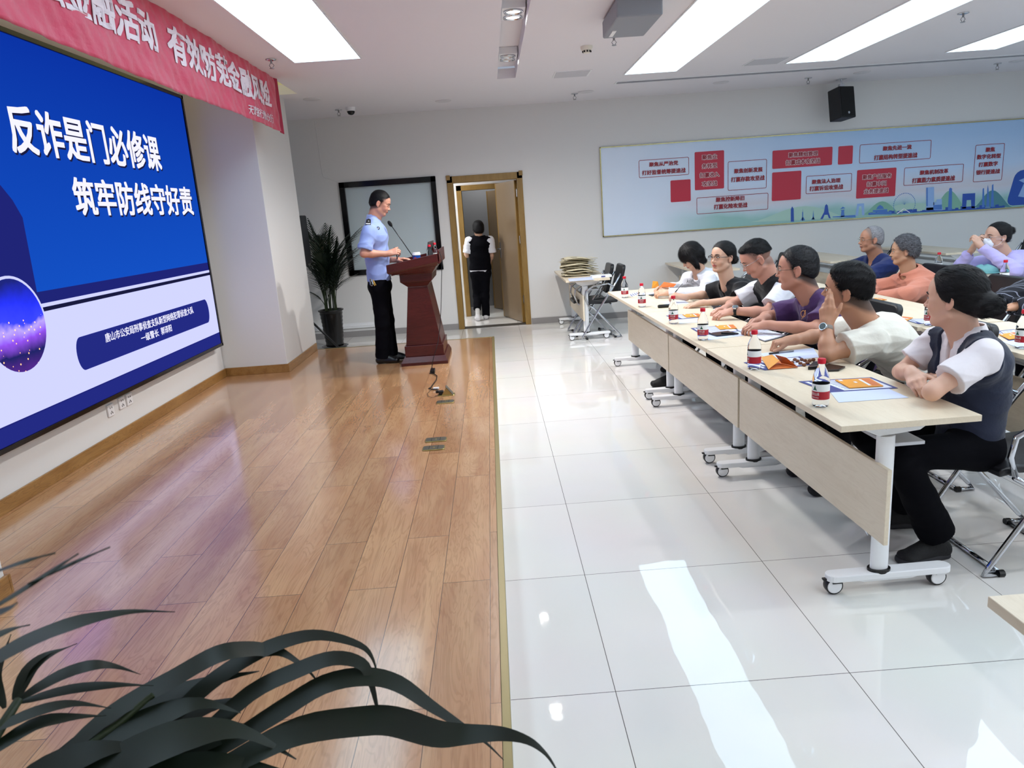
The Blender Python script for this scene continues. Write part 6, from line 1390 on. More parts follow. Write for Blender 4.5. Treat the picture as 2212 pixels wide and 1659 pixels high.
# ---- woman in the vest, nearest the viewer
Y8 = 2.86
hc = atY(2062, 642, 2.88)
S8 = dict(h=.0038, fem=True, hc=hc, hf=(-.62, .78, -.02), hu=(0, 0, 1), hs=1.06, nb=atY(2093, 722, 2.88), pv=V3(1.975, 2.89, .53), fd=(-1, 0, 0), bend=(.03, 0, 0),
          sl=atY(2128, 768, 2.70), sr=atY(2024, 735, 3.04), el=atY(2013, 847, 2.66), er=atY(1946, 803, 3.06), wl=(1.86, 2.87, .80), wr=atY(1970, 806, 2.90),
          hand_l=dict(d=(-.1, 1, 0), n=(0, 0, 1), curl=(15, 20, 10)), hand_r=dict(d=tuple(atY(1990, 842, 2.755)-atY(1970, 806, 2.90)), n=(-.55, -.35, .80), curls=[(18, 34, 16), (20, 36, 18), (22, 38, 18), (24, 40, 20)], fan=7, thumb=(.8, .6, -.1)),
          skin='#d8ab94', lip='#a84d48', blush=.35, neckw=.92, hair=dict(r=(.082, .102, .093), front=(.060, .074), temple=(.022, -.012), low=((-.006, -.020), (-.09, -.080)), earcut=False, rough=.0016, fr=150.,
          extra=lambda f, P: [f.ell(P(0, -.118, -.022), f.HM, [.046, .042, .046], .02), f.ell(P(.012, -.142, -.034), f.HM, [.034, .032, .034], .02), f.ell(P(-.02, -.105, -.04), f.HM, [.04, .04, .036], .02), f.ell(P(0, .030, .088), f.HM, [.05, .03, .02], .02)]),
          nst=9000, st=dict(comb='bun', bun=(0, -.125, -.03), L=.030, tilt=.04, w=.0009, jit=.06), hairm=H_black, gaze=(.0, .0), shirt=dict(m=C_pale, sleeve=.66, o=.004, ro=.011, flare=1.25, amp=.004, fr=30., neck=.058, vneck=.11, vw=.035), vest=dict(m=C_navyv, o=.016, v=.24, vw=.085, neck=.075, arm=.02, armr=.076), collar=dict(m=C_pale, gap=.30, w=.03, r=.074),
          legs=dict(hl=(1.985, 2.80, .50), hr=(1.985, 3.0, .50), kl=(1.62, 2.78, .52), kr=(1.62, 3.04, .52), al=tuple(atY(2022, 1150, 2.84)), ar=(1.90, 3.16, .12), tl=(-1, -.22, 0), tr=(-1, .1, 0), m=C_trou, shoem=M_sneak, sole=M_sole, h=.006, sh=.0045, cuff=.078))
r8, P8, f8, D8 = person('person', 'woman in a navy vest and white blouse, arms folded, nearest the viewer', S8)
# ---- man in a cream T-shirt, cheek on his hand
hc = atY(1830, 622, 3.68)
el7 = V3(1.645, 3.50, .795)
S7 = dict(h=.0042, hc=hc, hf=(-.84, .54, .05), hu=(-.18, -.12, 1), hs=1.13, nb=atY(1872, 702, 3.70), pv=V3(2.24, 3.74, .53), fd=(-1, 0, 0), bend=(.04, 0, .03), bw=1.08,
          sl=atY(1882, 738, 3.52), sr=atY(1845, 712, 3.92), el=el7, er=V3(1.84, 3.98, .80), wl=atY(1785, 703, 3.585), wr=V3(1.62, 3.90, .80),
          hand_l=dict(d=(.10, .16, 1), n=(-.62, -.78, 0), curls=[(6, 10, 8), (4, 12, 8), (10, 30, 20), (20, 40, 25)], fan=9, thumb=(.85, .55, -.1)), hand_r=dict(d=(-1, .0, -.05), n=(0, 0, 1), curls=[(62, 75, 40), (66, 78, 45), (68, 80, 45), (70, 80, 45)], fan=2, thumb=(.8, .35, -.4)),
          skin='#bd8b6e', lip='#95594a', stub='#2c2524', stub_amt=.85, hair=dict(r=(.079, .101, .093), front=(.066, .070), temple=(.036, .030), low=((.018, .012), (-.090, -.035)), rough=.003, earcut=True, extra=lambda f, P: f.ell(P(0, .036, .090), f.HM, [.050, .036, .020], .02)), nst=9000, st=dict(comb='short', L=.020, tilt=.22, w=.0010), hairm=H_black,
          shirt=dict(m=C_cream, sleeve=.60, o=.010, ro=.022, flare=1.25, amp=.0045, fr=26., neck=.068), legs=legs(2.24, 3.74))
r7, P7, f7, D7 = person('person', 'man in a cream T-shirt leaning his cheek on his watch hand', S7)
# ---- man in purple with glasses
hc = atY(1721, 580, 4.48)
S6 = dict(h=.0045, hc=hc, hf=(-.90, .42, -.02), hs=1.16, nb=atY(1750, 640, 4.48), pv=V3(2.26, 4.50, .53), fd=(-1, 0, 0), bend=(.05, 0, 0), bw=1.15, fat=.006, belly=.02, sl=atY(1797, 672, 4.28), sr=atY(1722, 668, 4.68), el=V3(1.88, 4.18, .80), er=V3(1.80, 4.72, .80), wl=atY(1655, 702, 4.36), wr=atY(1650, 688, 4.60),
          hand_l=dict(d=(-1, .30, -.05), n=(0, -.2, 1), curls=[(20, 40, 25), (25, 45, 25), (30, 48, 25), (32, 50, 25)], fan=4), hand_r=dict(d=(-1, -.25, -.05), n=(0, .1, 1), curls=[(30, 50, 30), (34, 55, 30), (38, 55, 30), (40, 55, 30)], fan=4),
          skin='#bd8873', lip='#985a50', stub='#231f20', stub_amt=.9, hair=dict(r=(.0785, .099, .091), front=(.064, .068), temple=(.034, .016), low=((.012, -.005), (-.088, -.055)), rough=.0022, fr=260.), nst=9000, st=dict(comb='short', L=.012, tilt=.35, w=.0009), hairm=H_pepper,
          shirt=dict(m=C_purple, sleeve=.74, o=.012, ro=.022, flare=1.15, amp=.005, fr=26., neck=.068), legs=legs(2.26, 4.5))
r6, P6, f6, D6 = person('person', 'man in a purple T-shirt with thin glasses and both hands on a notebook', S6)
glasses(P6, r6, D6['M'], col='#c9c4b8', templecol='#1a1a1c')
# ---- young man with a black vest over a white T-shirt
hc = atY(1633, 557, 5.14)
S5 = dict(h=.0048, hc=hc, hf=(-.86, .12, -.48), hu=(-.48, 0, .86), hs=1.10, nb=atY(1664, 602, 5.16), pv=V3(2.25, 5.18, .53), fd=(-1, 0, 0), bend=(.06, 0, .02), bw=1.12, fat=.004, sl=atY(1690, 634, 4.98), sr=atY(1635, 628, 5.38), el=V3(1.88, 4.92, .80), er=V3(1.80, 5.42, .80), wl=atY(1583, 672, 5.03), wr=atY(1572, 664, 5.28),
          hand_l=dict(d=(-1, .12, -.12), n=(-.1, -.2, 1), curls=[(25, 35, 20), (28, 38, 20), (30, 40, 20), (32, 42, 20)], fan=6), hand_r=dict(d=(-1, -.1, -.1), n=(0, .1, 1), curl=(28, 38, 20), fan=6),
          skin='#c99480', lip='#a86358', blush=.45, stub='#2b2526', stub_amt=.6, hair=dict(r=(.0755, .0965, .0885), front=(.066, .074), temple=(.042, .044), low=((.030, .038), (-.090, .005)), rough=.002, fr=260., extra=lambda f, P: f.ell(P(0, .045, .090), f.HM, [.046, .034, .018], .02)), nst=8000, st=dict(comb='short', L=.013, tilt=.35, w=.0010), hairm=H_black, lid=.55, gaze=(0, -.003),
          shirt=dict(m=C_white, sleeve=.68, o=.008, ro=.022, flare=1.12, amp=.004, fr=28., neck=.066), vest=dict(m=C_black, o=.017, v=.0, neck=.066, arm=.01, armr=.082), legs=legs(2.25, 5.18))
r5, P5, f5, D5 = person('person', 'young man in a black vest over a white T-shirt, looking down at his phone', S5)
glasses(P5, r5, D5['M'], col='#c9ccd0')
# ---- woman in black with glasses and bun
hc = atY(1561, 555, 5.86)
S4 = dict(h=.005, fem=True, hc=hc, hf=(-.80, -.42, .05), hs=1.06, nb=atY(1572, 612, 5.88), pv=V3(2.24, 5.94, .53), fd=(-1, -.1, 0), bend=(.03, 0, 0), bw=1.1, sl=atY(1604, 628, 5.70), sr=atY(1552, 625, 6.06), el=V3(1.93, 5.62, .80), er=V3(1.84, 6.12, .80), wl=atY(1512, 655, 5.72), wr=atY(1476, 642, 6.08),
          hand_l=dict(d=(-1, .05, -.1), n=(0, -.1, 1), curl=(22, 30, 15), fan=6), hand_r=dict(d=(-.8, .1, .35), n=(-.3, -.3, 1), curls=[(50, 50, 30), (55, 55, 30), (60, 60, 35), (62, 60, 35)], thumb=(.9, .3, -.3)),
          skin='#cda48d', lip='#a3544e', hair=dict(r=(.081, .101, .090), front=(.066, .062), temple=(.028, .004), low=((.0, .000), (-.09, -.060)), rough=.0012, extra=lambda f, P: [f.ell(P(0, -.115, -.022), f.HM, [.04, .035, .04], .015)]), nst=6000, st=dict(comb='bun', bun=(0, -.12, -.02), L=.030, tilt=.03, w=.0010, jit=.05), hairm=H_black,
          shirt=dict(m=C_black, sleeve=.80, o=.012, ro=.028, flare=1.2, amp=.004, fr=26., neck=.062, vneck=.08, vw=.035), legs=legs(2.24, 5.94, kr=(1.74, 6.12, .48), ar=(1.50, 6.18, .11), tr=(-1, .0, 0), sockm=mat('sock_blue', '#3c4c9a', .9)))
r4, P4, f4_, D4 = person('person', 'woman in a black T-shirt with black glasses, holding a pen and turned to the viewer', S4)
glasses(P4, r4, D4['M'], col='#18181c', rim=.0016, metal=0, half=True, fem=True)
# ---- girl with bobbed hair, head bent
hc = atY(1492, 553, 6.48)
S3 = dict(h=.0055, fem=True, hc=hc, hf=(-.80, -.05, -.60), hu=(-.60, 0, .80), hs=.98, nb=atY(1512, 590, 6.50), pv=V3(2.16, 6.56, .53), fd=(-1, 0, 0), bend=(.04, 0, .02), sl=atY(1532, 606, 6.34), sr=atY(1488, 603, 6.68), el=V3(1.84, 6.26, .80), er=V3(1.76, 6.74, .80), wl=atY(1444, 632, 6.42), wr=atY(1437, 622, 6.60),
          hand_l=dict(d=(-1, .25, .1), n=(-.2, -.5, .8), curl=(40, 45, 25), fan=4), hand_r=dict(d=(-1, -.25, .1), n=(-.2, .4, .9), curl=(40, 45, 25), fan=4), skin='#d3a78e', lip='#b36b62', lid=.6,
          hair=dict(r=(.092, .110, .096), cz=.032, front=(.100, .020), temple=(.088, -.110), low=((.07, -.125), (-.1, -.085)), earcut=False, rough=.0012, extra=lambda f, P: [f.cone(P(x*.058, .018, .0), P(x*.062, .022, -.085), .040, .026, .02) for x in (-1, 1)]+[f.cone(P(0, -.05, -.01), P(0, -.045, -.075), .075, .055, .02)], k=.01), nst=8000, st=dict(comb='down', L=.045, tilt=.02, w=.0012, jit=.06), hairm=H_black,
          shirt=dict(m=C_white, sleeve=2, o=.012, ro=.020, amp=.005, fr=26., neck=.058), legs=legs(2.16, 6.56))
r3, P3, f3_, D3 = person('person', 'girl with a black bob in a white sweatshirt, head bent over a leaflet', S3)
# ---- man in navy
hc = atY(1881, 517, 6.86)
S9 = dict(h=.005, hc=hc, hf=(-.97, .10, .02), hs=1.03, nb=atY(1894, 553, 6.88), pv=V3(3.80, 6.90, .53), fd=(-1, 0, 0), sl=atY(1922, 576, 6.68), sr=atY(1868, 570, 7.08), el=V3(3.48, 6.62, .80), er=V3(3.46, 7.12, .80), wl=V3(3.32, 6.78, .73), wr=V3(3.30, 6.98, .73),
          skin='#b07f66', lip='#8c584c', stub='#6b6562', stub_amt=.7, nose=1.1, hair=dict(r=(.080, .099, .089), front=(.030, .098), temple=(.020, .004), low=((.006, -.02), (-.085, -.062)), rough=.001), nst=5000, st=dict(comb='short', L=.010, tilt=.35, w=.0011), hairm=H_white, brow='#4a4340',
          shirt=dict(m=C_robe, sleeve=2, o=.014, ro=.030, amp=.004, fr=24., neck=.068, vneck=.15, vw=.06), legs=legs(3.80, 6.9))
r9, P9, f9, D9 = person('person', 'elderly man in a navy wrap shirt with cropped grey hair and glasses', S9)
glasses(P9, r9, D9['M'], col='#c8c3ae', templecol='#241c1a')
# ---- woman in orange
hc = atY(1953, 541, 6.0)
S10 = dict(h=.0048, fem=True, hc=hc, hf=(-.92, .38, -.03), hs=1.01, nb=atY(1966, 590, 6.0), pv=V3(3.66, 6.04, .50), fd=(-1, .1, 0), bend=(.04, 0, 0), bw=1.15, sl=atY(1990, 622, 5.82), sr=atY(1938, 614, 6.18), el=V3(3.34, 5.72, .73), er=V3(3.34, 6.26, .73), wl=V3(3.22, 5.95, .70), wr=V3(3.22, 6.10, .70),
          skin='#b98e72', lip='#96635a', hair=dict(r=(.088, .104, .098), front=(.060, .070), temple=(.022, .000), low=((.0, -.01), (-.09, -.075)), rough=.004, fr=150.), nst=9000, st=dict(comb='rand', L=.022, tilt=.45, w=.0013), hairm=H_grey, brow='#4a4340',
          shirt=dict(name='hooded_jacket', m=C_orange, sleeve=2, o=.020, ro=.034, amp=.005, fr=26., neck=.066, hood=True), legs=legs(3.66, 6.04))
r10, P10, f10, D10 = person('person', 'elderly woman in an orange hooded jacket with short grey hair', S10)
# ---- masked woman in lavender
hc = atY(2153, 511, 6.55)
S11 = dict(h=.0048, fem=True, hc=hc, hf=(-.96, -.06, .02), hs=1.08, nb=atY(2176, 556, 6.55), pv=V3(5.15, 6.50, .50), fd=(-1, 0, 0), bend=(.04, 0, .03), bw=1.1, sl=atY(2196, 577, 6.36), sr=atY(2150, 560, 6.75), el=V3(4.60, 6.28, .80), er=V3(4.42, 6.76, .80), wl=atY(2119, 533, 6.48), wr=atY(2103, 534, 6.62),
          hand_l=dict(d=(-.30, .3, .75), n=(.1, -.9, .2), curls=[(30, 60, 30)]*4, fan=4, thumb=(.8, .3, -.3)), hand_r=dict(d=(.15, -.3, .9), n=(-.6, .6, .1), curls=[(30, 60, 30)]*4, fan=4, thumb=(.8, .3, -.3)),
          skin='#c99f8a', lip='#a8635c', hair=dict(r=(.080, .100, .089), front=(.055, .074), temple=(.022, .012), low=((.0, .0), (-.09, -.055)), rough=.001, extra=lambda f, P: [f.ell(P(0, -.115, .045), f.HM, [.038, .038, .038], .01), f.ell(P(0, -.085, .075), f.HM, [.026, .03, .03], .01)]), nst=5000, st=dict(comb='bun', bun=(0, -.12, .04), L=.030, tilt=.04, w=.0011, jit=.06), hairm=H_black,
          shirt=dict(name='jacket', m=C_lav, sleeve=2, o=.016, ro=.026, amp=.005, fr=26., neck=.066, vneck=.12, vw=.03), legs=legs(5.15, 6.5), collar=dict(m=C_lav, gap=.5, w=.04, r=.085))
r11, P11, f11, D11 = person('person', 'woman in a lavender jacket with a white face mask, hands clasped at her chin', S11)
fm = Field(D11['hc']-.14, D11['hc']+.14, .004); E_ = D11['M']
fm.ell(P11(0, .068, -.052), E_, [.056, .052, .050], 0); fm.ell(P11(0, .104, -.028), E_, [.018, .014, .02], .02); fm.ell(P11(0, .030, -.05), E_, [.09, .036, .08], .004, 'c'); V, Q = fm.mesh(); np_mesh('face_mask', V, Q, [mat('mask_white', '#e6e9f2', .8, bump=.15, bscale=60)], r11)
b = B()
for x in (-1, 1):
    for z in (-.02, -.08): b.tube([P11(x*.045, .075, z), P11(x*.070, .03, z*.8), P11(x*.080, -.005, -.02)], .0012, 5)
b.obj('mask_strap', C_white, r11)
glasses(P11, r11, D11['M'], col='#8a8d96', lz=-.006)
# ---- person in a striped jacket at the right edge
S12 = dict(h=.007, hc=V3(4.05, 4.62, 1.16), hf=(-1, 0, 0), hs=1.05, nb=V3(4.08, 4.64, .98), pv=V3(4.12, 4.66, .53), fd=(-1, 0, 0), sl=V3(4.02, 4.44, .93), sr=V3(4.02, 4.86, .93), el=V3(3.62, 4.36, .80), er=V3(3.70, 4.92, .82), wl=V3(3.32, 4.50, .79), wr=V3(3.36, 4.76, .79), hand_l=flat_h, hand_r=flat_h,
           skin='#bd8b6e', stub='#231f20', hair=dict(rough=.002), hairm=H_black, shirt=dict(name='striped_jacket', m=C_black, sleeve=2, o=.018, ro=.034, amp=.006, fr=26.), legs=legs(4.12, 4.66))
def stripe_mat():
    m = bpy.data.materials.new('striped_cloth'); m.use_nodes = True; nt = m.node_tree; b = nt.nodes['Principled BSDF']; b.inputs['Roughness'].default_value = .8
    tc = nt.nodes.new('ShaderNodeTexCoord'); wv = nt.nodes.new('ShaderNodeTexWave'); wv.bands_direction = 'Y'; wv.inputs['Scale'].default_value = 11; wv.inputs['Distortion'].default_value = 1.2; wv.inputs['Detail'].default_value = 1
    cr = nt.nodes.new('ShaderNodeValToRGB'); e = cr.color_ramp.elements; e[0].position = .95; e[0].color = lin('#0c0e1c'); e[1].position = .98; e[1].color = lin('#8e90a2')
    nt.links.new(tc.outputs['Object'], wv.inputs['Vector']); nt.links.new(wv.outputs['Fac'], cr.inputs[0]); nt.links.new(cr.outputs[0], b.inputs['Base Color']); return m
S12['shirt']['m'] = stripe_mat()
person('person', 'person in a dark white-striped jacket cut by the right edge', S12)
# ---- police officer at the podium
hc = atY(822, 439, 7.46)
So = dict(h=.0048, hc=hc, hf=(.90, -.02, -.36), hu=(.36, 0, .9), hs=1.02, nb=atY(806, 472, 7.47), pv=atY(820, 612, 7.48), fd=(1, 0, 0), sl=atY(800, 497, 7.68), sr=atY(797, 500, 7.27), el=V3(-1.16, 7.74, 1.20), er=atY(786, 548, 7.22), wl=V3(-1.0, 7.60, 1.20), wr=atY(838, 548, 7.30), bw=1.10,
          hand_r=dict(d=(1, .15, .25), n=(-.1, -.75, .6), curls=[(45, 55, 30)]*4, fan=3, thumb=(.85, .4, -.2)), hand_l=dict(d=(1, -.1, .05), n=(0, .1, 1), curl=(15, 20, 10)), skin='#c48d78', lip='#a3615a', blush=.4, stub='#252022', stub_amt=.85, lid=.5,
          hair=dict(r=(.0775, .0995, .0925), front=(.068, .068), temple=(.038, .026), low=((.014, -.004), (-.090, -.058)), rough=.0018, fr=260.), nst=6000, st=dict(comb='short', L=.013, tilt=.35, w=.0012), hairm=H_black,
          shirt=dict(name='uniform_shirt', m=C_blue, sleeve=.82, o=.010, ro=.013, flare=1.2, amp=.003, fr=28., neck=.060, hem=.03), collar=dict(m=C_blue, gap=.3, w=.03, r=.072),
          legs=dict(hl=atY(822, 618, 7.57), hr=atY(820, 620, 7.39), kl=atY(836, 690, 7.56), kr=atY(826, 700, 7.40), al=atY(846, 768, 7.54), ar=atY(826, 772, 7.42), tl=(1, .12, 0), tr=(1, -.1, 0), m=C_trou, shoem=M_shoe, z0=ST, h=.006, w=1.14, cuff=.072, waist=.05))
ro, Po, fo_, Do = person('person', 'police officer in a light blue short-sleeved shirt reading at the podium', So)
a = A3(So['sr']); n_ = Do['up']; fwd = Do['fr']; lat = -Do['xd']
Me = Matrix((tuple(lat), tuple(fwd), tuple(n_))).transposed()
def stick(name, c, sx, sy, sz, m, par=ro):
    b = B().box(-sx/2, sx/2, -sy/2, sy/2, -sz/2, sz/2); b.v = [tuple(Me@Vector(v)+Vector(c)) for v in b.v]; return b.obj(name, m, par, bevel=.002)
ep = stick('epaulette', atY(794, 475, 7.285), .035, .052, .105, mat('epaulette_black', '#0c0d12', .6)) if False else None
q = Vector(tuple(A3(So['sr'])*.75+A3(So['nb'])*.25))+Vector((0, -.045, .052)); e_ = B(); u1 = Vector(tuple(fwd)); u2 = Vector((0, .8, .6)).normalized()
pc_ = [q-u1*.028-u2*.04, q+u1*.024-u2*.045, q+u1*.020+u2*.035, q+u1*.0+u2*.052, q-u1*.024+u2*.038]; nn = u1.cross(u2).normalized()
if nn.z < 0: nn = -nn
e_.add([p for p in pc_]+[p+nn*.012 for p in pc_], [(0, 1, 2, 3, 4), (9, 8, 7, 6, 5)]+[(i, (i+1) % 5, (i+1) % 5+5, i+5) for i in range(5)]); ep = e_.obj('epaulette', mat('epaulette_black', '#0c0d12', .6), ro)
b = B().add([q-u1*.024-u2*.034+nn*.0130, q+u1*.020-u2*.038+nn*.0130, q+u1*.020-u2*.024+nn*.0130, q-u1*.024-u2*.020+nn*.0130], [(0, 1, 2, 3)]).obj('rank_bar', mat('rank_silver', '#c9ccd2', .4), ep, fixn=False)
B().sphere(q+nn*.012+u2*.008, .007, 8, (1, .4, 1)).obj('rank_star', mat('rank_silver', '#c9ccd2', .4), ep, smooth=True)
q = atY(817, 493, 7.30); B().lathe([(.014, 0), (.016, -.003), (.012, -.006)], q, 16, axis='y').obj('chest_badge', mat('badge_dark', '#1a2338', .4), ro, auto=40); B().sphere(q+Vector((0, -.007, 0)), .008, 8, (1, .4, 1)).obj('badge_crest', mat('rank_silver', '#c9ccd2', .4), ro)
q = atY(817, 506, 7.34); B().tube([atY(814, 506, 7.30), atY(823, 505, 7.30)], .004, 6).obj('pocket_flap', C_blue, ro)
kq = [atY(798, 602, 7.30), atY(802, 602, 7.30), atY(806, 614, 7.28), atY(804, 618, 7.28), atY(799, 615, 7.28)]
B().tube(kq, .003, 6, closed=True).obj('keyring', M_chrome, ro); B().tube([atY(800, 603, 7.295), atY(801, 614, 7.275)], .007, 8).obj('key', M_black, ro); B().tube([atY(806, 604, 7.29), atY(812, 616, 7.27), atY(809, 617, 7.27), atY(806, 606, 7.29)], .004, 6).obj('yellow_strap', mat('strap_yellow', '#b8923a', .6), ro)
# ---- person walking away through the doorway
Yw = 11.18
Sw = dict(h=.006, fem=True, hc=atY(1033, 494, Yw), hf=(-.25, 1, 0), hs=1.0, nb=atY(1035, 512, Yw+.01), pv=atY(1038, 586, Yw), fd=(0, 1, 0), bw=1.05, sl=atY(1014, 521, Yw), sr=atY(1058, 520, Yw), el=atY(1009, 552, Yw+.02), er=atY(1062, 552, Yw+.02), wl=atY(1004, 541, Yw+.2), wr=atY(1058, 566, Yw+.12), hand_l=dict(d=(-.1, .6, .8), n=(-1, 0, 0), curl=(40, 50, 30)), hand_r=dict(d=(0, .6, -.8), n=(1, 0, 0), curl=(20, 30, 20)),
          skin='#c49a82', hair=dict(r=(.086, .104, .096), front=(.062, .070), temple=(.02, -.03), low=((-.01, -.055), (-.09, -.08)), rough=.0015, fr=200.), nst=4000, st=dict(comb='down', L=.03, tilt=.1, w=.0015, jit=.15), hairm=H_black, face=False, shirt=dict(m=C_white, sleeve=.80, o=.006, ro=.026, flare=1.1, amp=.003, fr=28., hem=-.02), vest=dict(m=C_trou, o=.018, v=0, arm=.035, armr=.062, hem=.02),
          legs=dict(hl=atY(1029, 597, Yw), hr=atY(1047, 597, Yw), kl=atY(1031, 640, Yw+.05), kr=atY(1048, 640, Yw), al=atY(1031, 668, Yw-.12), ar=atY(1050, 682, Yw), tl=(-.1, 1, 0), tr=(.1, 1, 0), m=C_trou, shoem=mat('sneaker_white', '#c9c9cc', .6), h=.007, w=1.0, cuff=.06, waist=.05))
rw, Pw, fw_, Dw = person('person', 'person in a black vest walking away through the open doorway', Sw)
# ---------------------------------------------------------------- watches, stickers, embroidery
def watch(w, e, root, up_, m_band, m_case, r=.031, name='watch'):
    w, e = Vector(tuple(A3(w))), Vector(tuple(A3(e))); d = (e-w).normalized(); c = w+d*.018; B().tube([c-d*.011, c-d*.010, c+d*.010, c+d*.011], [r-.001, r, r, r-.001], 24).obj(name, m_band, root, smooth=True)
    u = (Vector(up_)-d*Vector(up_).dot(d)).normalized(); o = B().tube([c+u*(r-.004), c+u*(r+.004), c+u*(r+.007)], [.021, .021, .019], 24).obj('watch_case', m_case, root, auto=40)
    B().tube([c+u*(r+.0068), c+u*(r+.0078)], .0175, 20).obj('watch_face', M_glassd, o)
watch(S7['wl'], S7['el'], r7, (-.75, -.62, .1), mat('watch_band_taupe', '#8b8078', .5), M_chrome, .0315)
watch(S5['wl'], S5['el'], r5, (-.1, -.4, 1), M_black, M_chrome, .0325)
b = B(); q0 = atY(1490, 608, 6.28)
text(b, 'Asian', lambda u, v: tuple(atY(1483+u*15, 612-v*8-u*3, 6.26))); b.obj('shirt_lettering', M_black, r3, fixn=False)
b = B(); b.tube([atY(1735+5*math.cos(a), 678+7*math.sin(a), 4.17) for a in [2*PI*k/12 for k in range(12)]], .0014, 5, closed=True); b.tube([atY(1731, 690, 4.16), atY(1737, 680, 4.17), atY(1740, 670, 4.17)], .0014, 5); b.obj('embroidery', mat('embroidery_orange', '#c98a4a', .7), r6, smooth=True)
# ================================================================ palms
def blade(b, pts, w, n_out=None, droop=0.0, fold=.25, prof=(.25, .85, 1, .95, .8, .6, .35, .05)):
    """a leaf blade along pts: two faces with a shallow fold, real thickness"""
    pts = [Vector(p) for p in pts]; N = len(pts); vs = []
    for i, p in enumerate(pts):
        t = (pts[min(i+1, N-1)]-pts[max(i-1, 0)]).normalized(); up = Vector((0, 0, 1)) if n_out is None else Vector(n_out)
        sd = t.cross(up); sd = sd.normalized() if sd.length > 1e-4 else Vector((1, 0, 0)); nn = sd.cross(t).normalized()
        s = i/(N-1)*(len(prof)-1); k = min(int(s), len(prof)-2); ww = w*(prof[k]*(1-(s-k))+prof[k+1]*(s-k))*.5
        vs += [p-sd*ww+nn*ww*fold, p-nn*.0006, p+sd*ww+nn*ww*fold, p+nn*.0008]
    fs = []
    for i in range(N-1):
        a = i*4; c = a+4
        for j in range(4): fs.append((a+j, a+(j+1) % 4, c+(j+1) % 4, c+j))
    fs += [(0, 3, 2, 1), ((N-1)*4, (N-1)*4+1, (N-1)*4+2, (N-1)*4+3)]
    b.add(vs, fs)
def leaf_mat(name, c1, c2, rough=.35):
    m = mat(name, c1, rough, spec=.5); nt = m.node_tree; b = nt.nodes['Principled BSDF']; tc = nt.nodes.new('ShaderNodeTexCoord'); nz = nt.nodes.new('ShaderNodeTexNoise'); nz.inputs['Scale'].default_value = 9
    mx = nt.nodes.new('ShaderNodeMix'); mx.data_type = 'RGBA'; mx.inputs['A'].default_value = lin(c1); mx.inputs['B'].default_value = lin(c2); nt.links.new(tc.outputs['Object'], nz.inputs['Vector']); nt.links.new(nz.outputs['Fac'], mx.inputs['Factor']); nt.links.new(mx.outputs['Result'], b.inputs['Base Color']); return m
M_leaf = leaf_mat('palm_leaf_dark', '#0e1a12', '#1a2c1c'); M_leaf2 = leaf_mat('palm_leaf_near', '#040704', '#122410', .45); M_stem = leaf_mat('palm_stem', '#2c3a1e', '#1b2514', .5)
M_pot = mat('black_ribbed_pot', '#0c0b0c', .2)
pp = thing('potted_palm', 'tall dark green palm in a ribbed black pot behind the officer', 'potted plant', (-2.17, 9.5, 0))
prof = [(.105, .03)]+[(.11+.035*(k/18)+(.006 if k % 2 else 0), .03+.46*k/18) for k in range(19)]+[(.165, .50), (.165, .515), (.15, .515), (.14, .49)]
B().lathe(prof, (-2.17, 9.5, 0), 32).obj('pot', M_pot, pp, smooth=True)
B().lathe([(.13, .002), (.17, .03), (.175, .032), (.165, .034), (.12, .012)], (-2.17, 9.5, 0), 32).obj('saucer', M_pot, pp, smooth=True)
B().lathe([(.138, .47), (.02, .485)], (-2.17, 9.5, 0), 24).obj('soil', mat('soil', '#1c1612', .95), pp)
rg = random.Random(11)
for k in range(32):
    a = rg.uniform(0, 2*PI); base = Vector((-2.17+.07*math.cos(a*3), 9.5+.06*math.sin(a*2), .47)); H_ = rg.uniform(.75, 1.22); out = rg.uniform(.08, .42)
    if k < 4: H_ = 1.26-.04*k; out = .08+.05*k
    if k == 23: a, H_, out = PI, .45, .40
    if k == 24: a, H_, out = -.2, .55, .38
    if k > 26: a, H_, out = rg.uniform(-.5, .5), rg.uniform(.8, 1.05), rg.uniform(.25, .4)
    dv = Vector((math.cos(a), math.sin(a)*.6, 0)); pts = []
    for i in range(15): t = i/14; pts.append(base+Vector((0, 0, H_*(t**.9)*(1-.12*t*t*(1 if out > .2 else .3))))+dv*out*(t**2.2)*1.25)
    b = B(); b.tube(pts, [.006*(1-.8*i/14) for i in range(15)], 6); b.m(1)
    n0 = 4 if H_ > .6 else 5
    for i in range(n0, 15):
        for sub in (0, .5):
            if i+sub > 14: continue
            p = pts[i].lerp(pts[min(i+1, 14)], sub); t = (pts[min(i+1, 14)]-pts[i-1]).normalized(); u = (i+sub-n0)/(14-n0); L = .30*math.sin(PI*min(1, .25+.72*u))*(.75 if H_ < .6 else 1)
            for sd_ in (-1, 1):
                s = t.cross(Vector((dv.y, -dv.x, .2))).normalized()*0+Vector((-dv.y, dv.x, 0))*sd_; s = (s+t*(.75+.5*u)+dv*.1).normalized()
                q = [p]
                for j in range(1, 5): q.append(q[-1]+(s+Vector((0, 0, -.10*j))).normalized()*L/4)
                blade(b, q, .015, Vector((0, 0, 1)) if abs(s.z) < .8 else dv, prof=(.3, .9, 1, .8, .45, .05))
    b.obj('frond', [M_stem, M_leaf], pp, fixn=False)
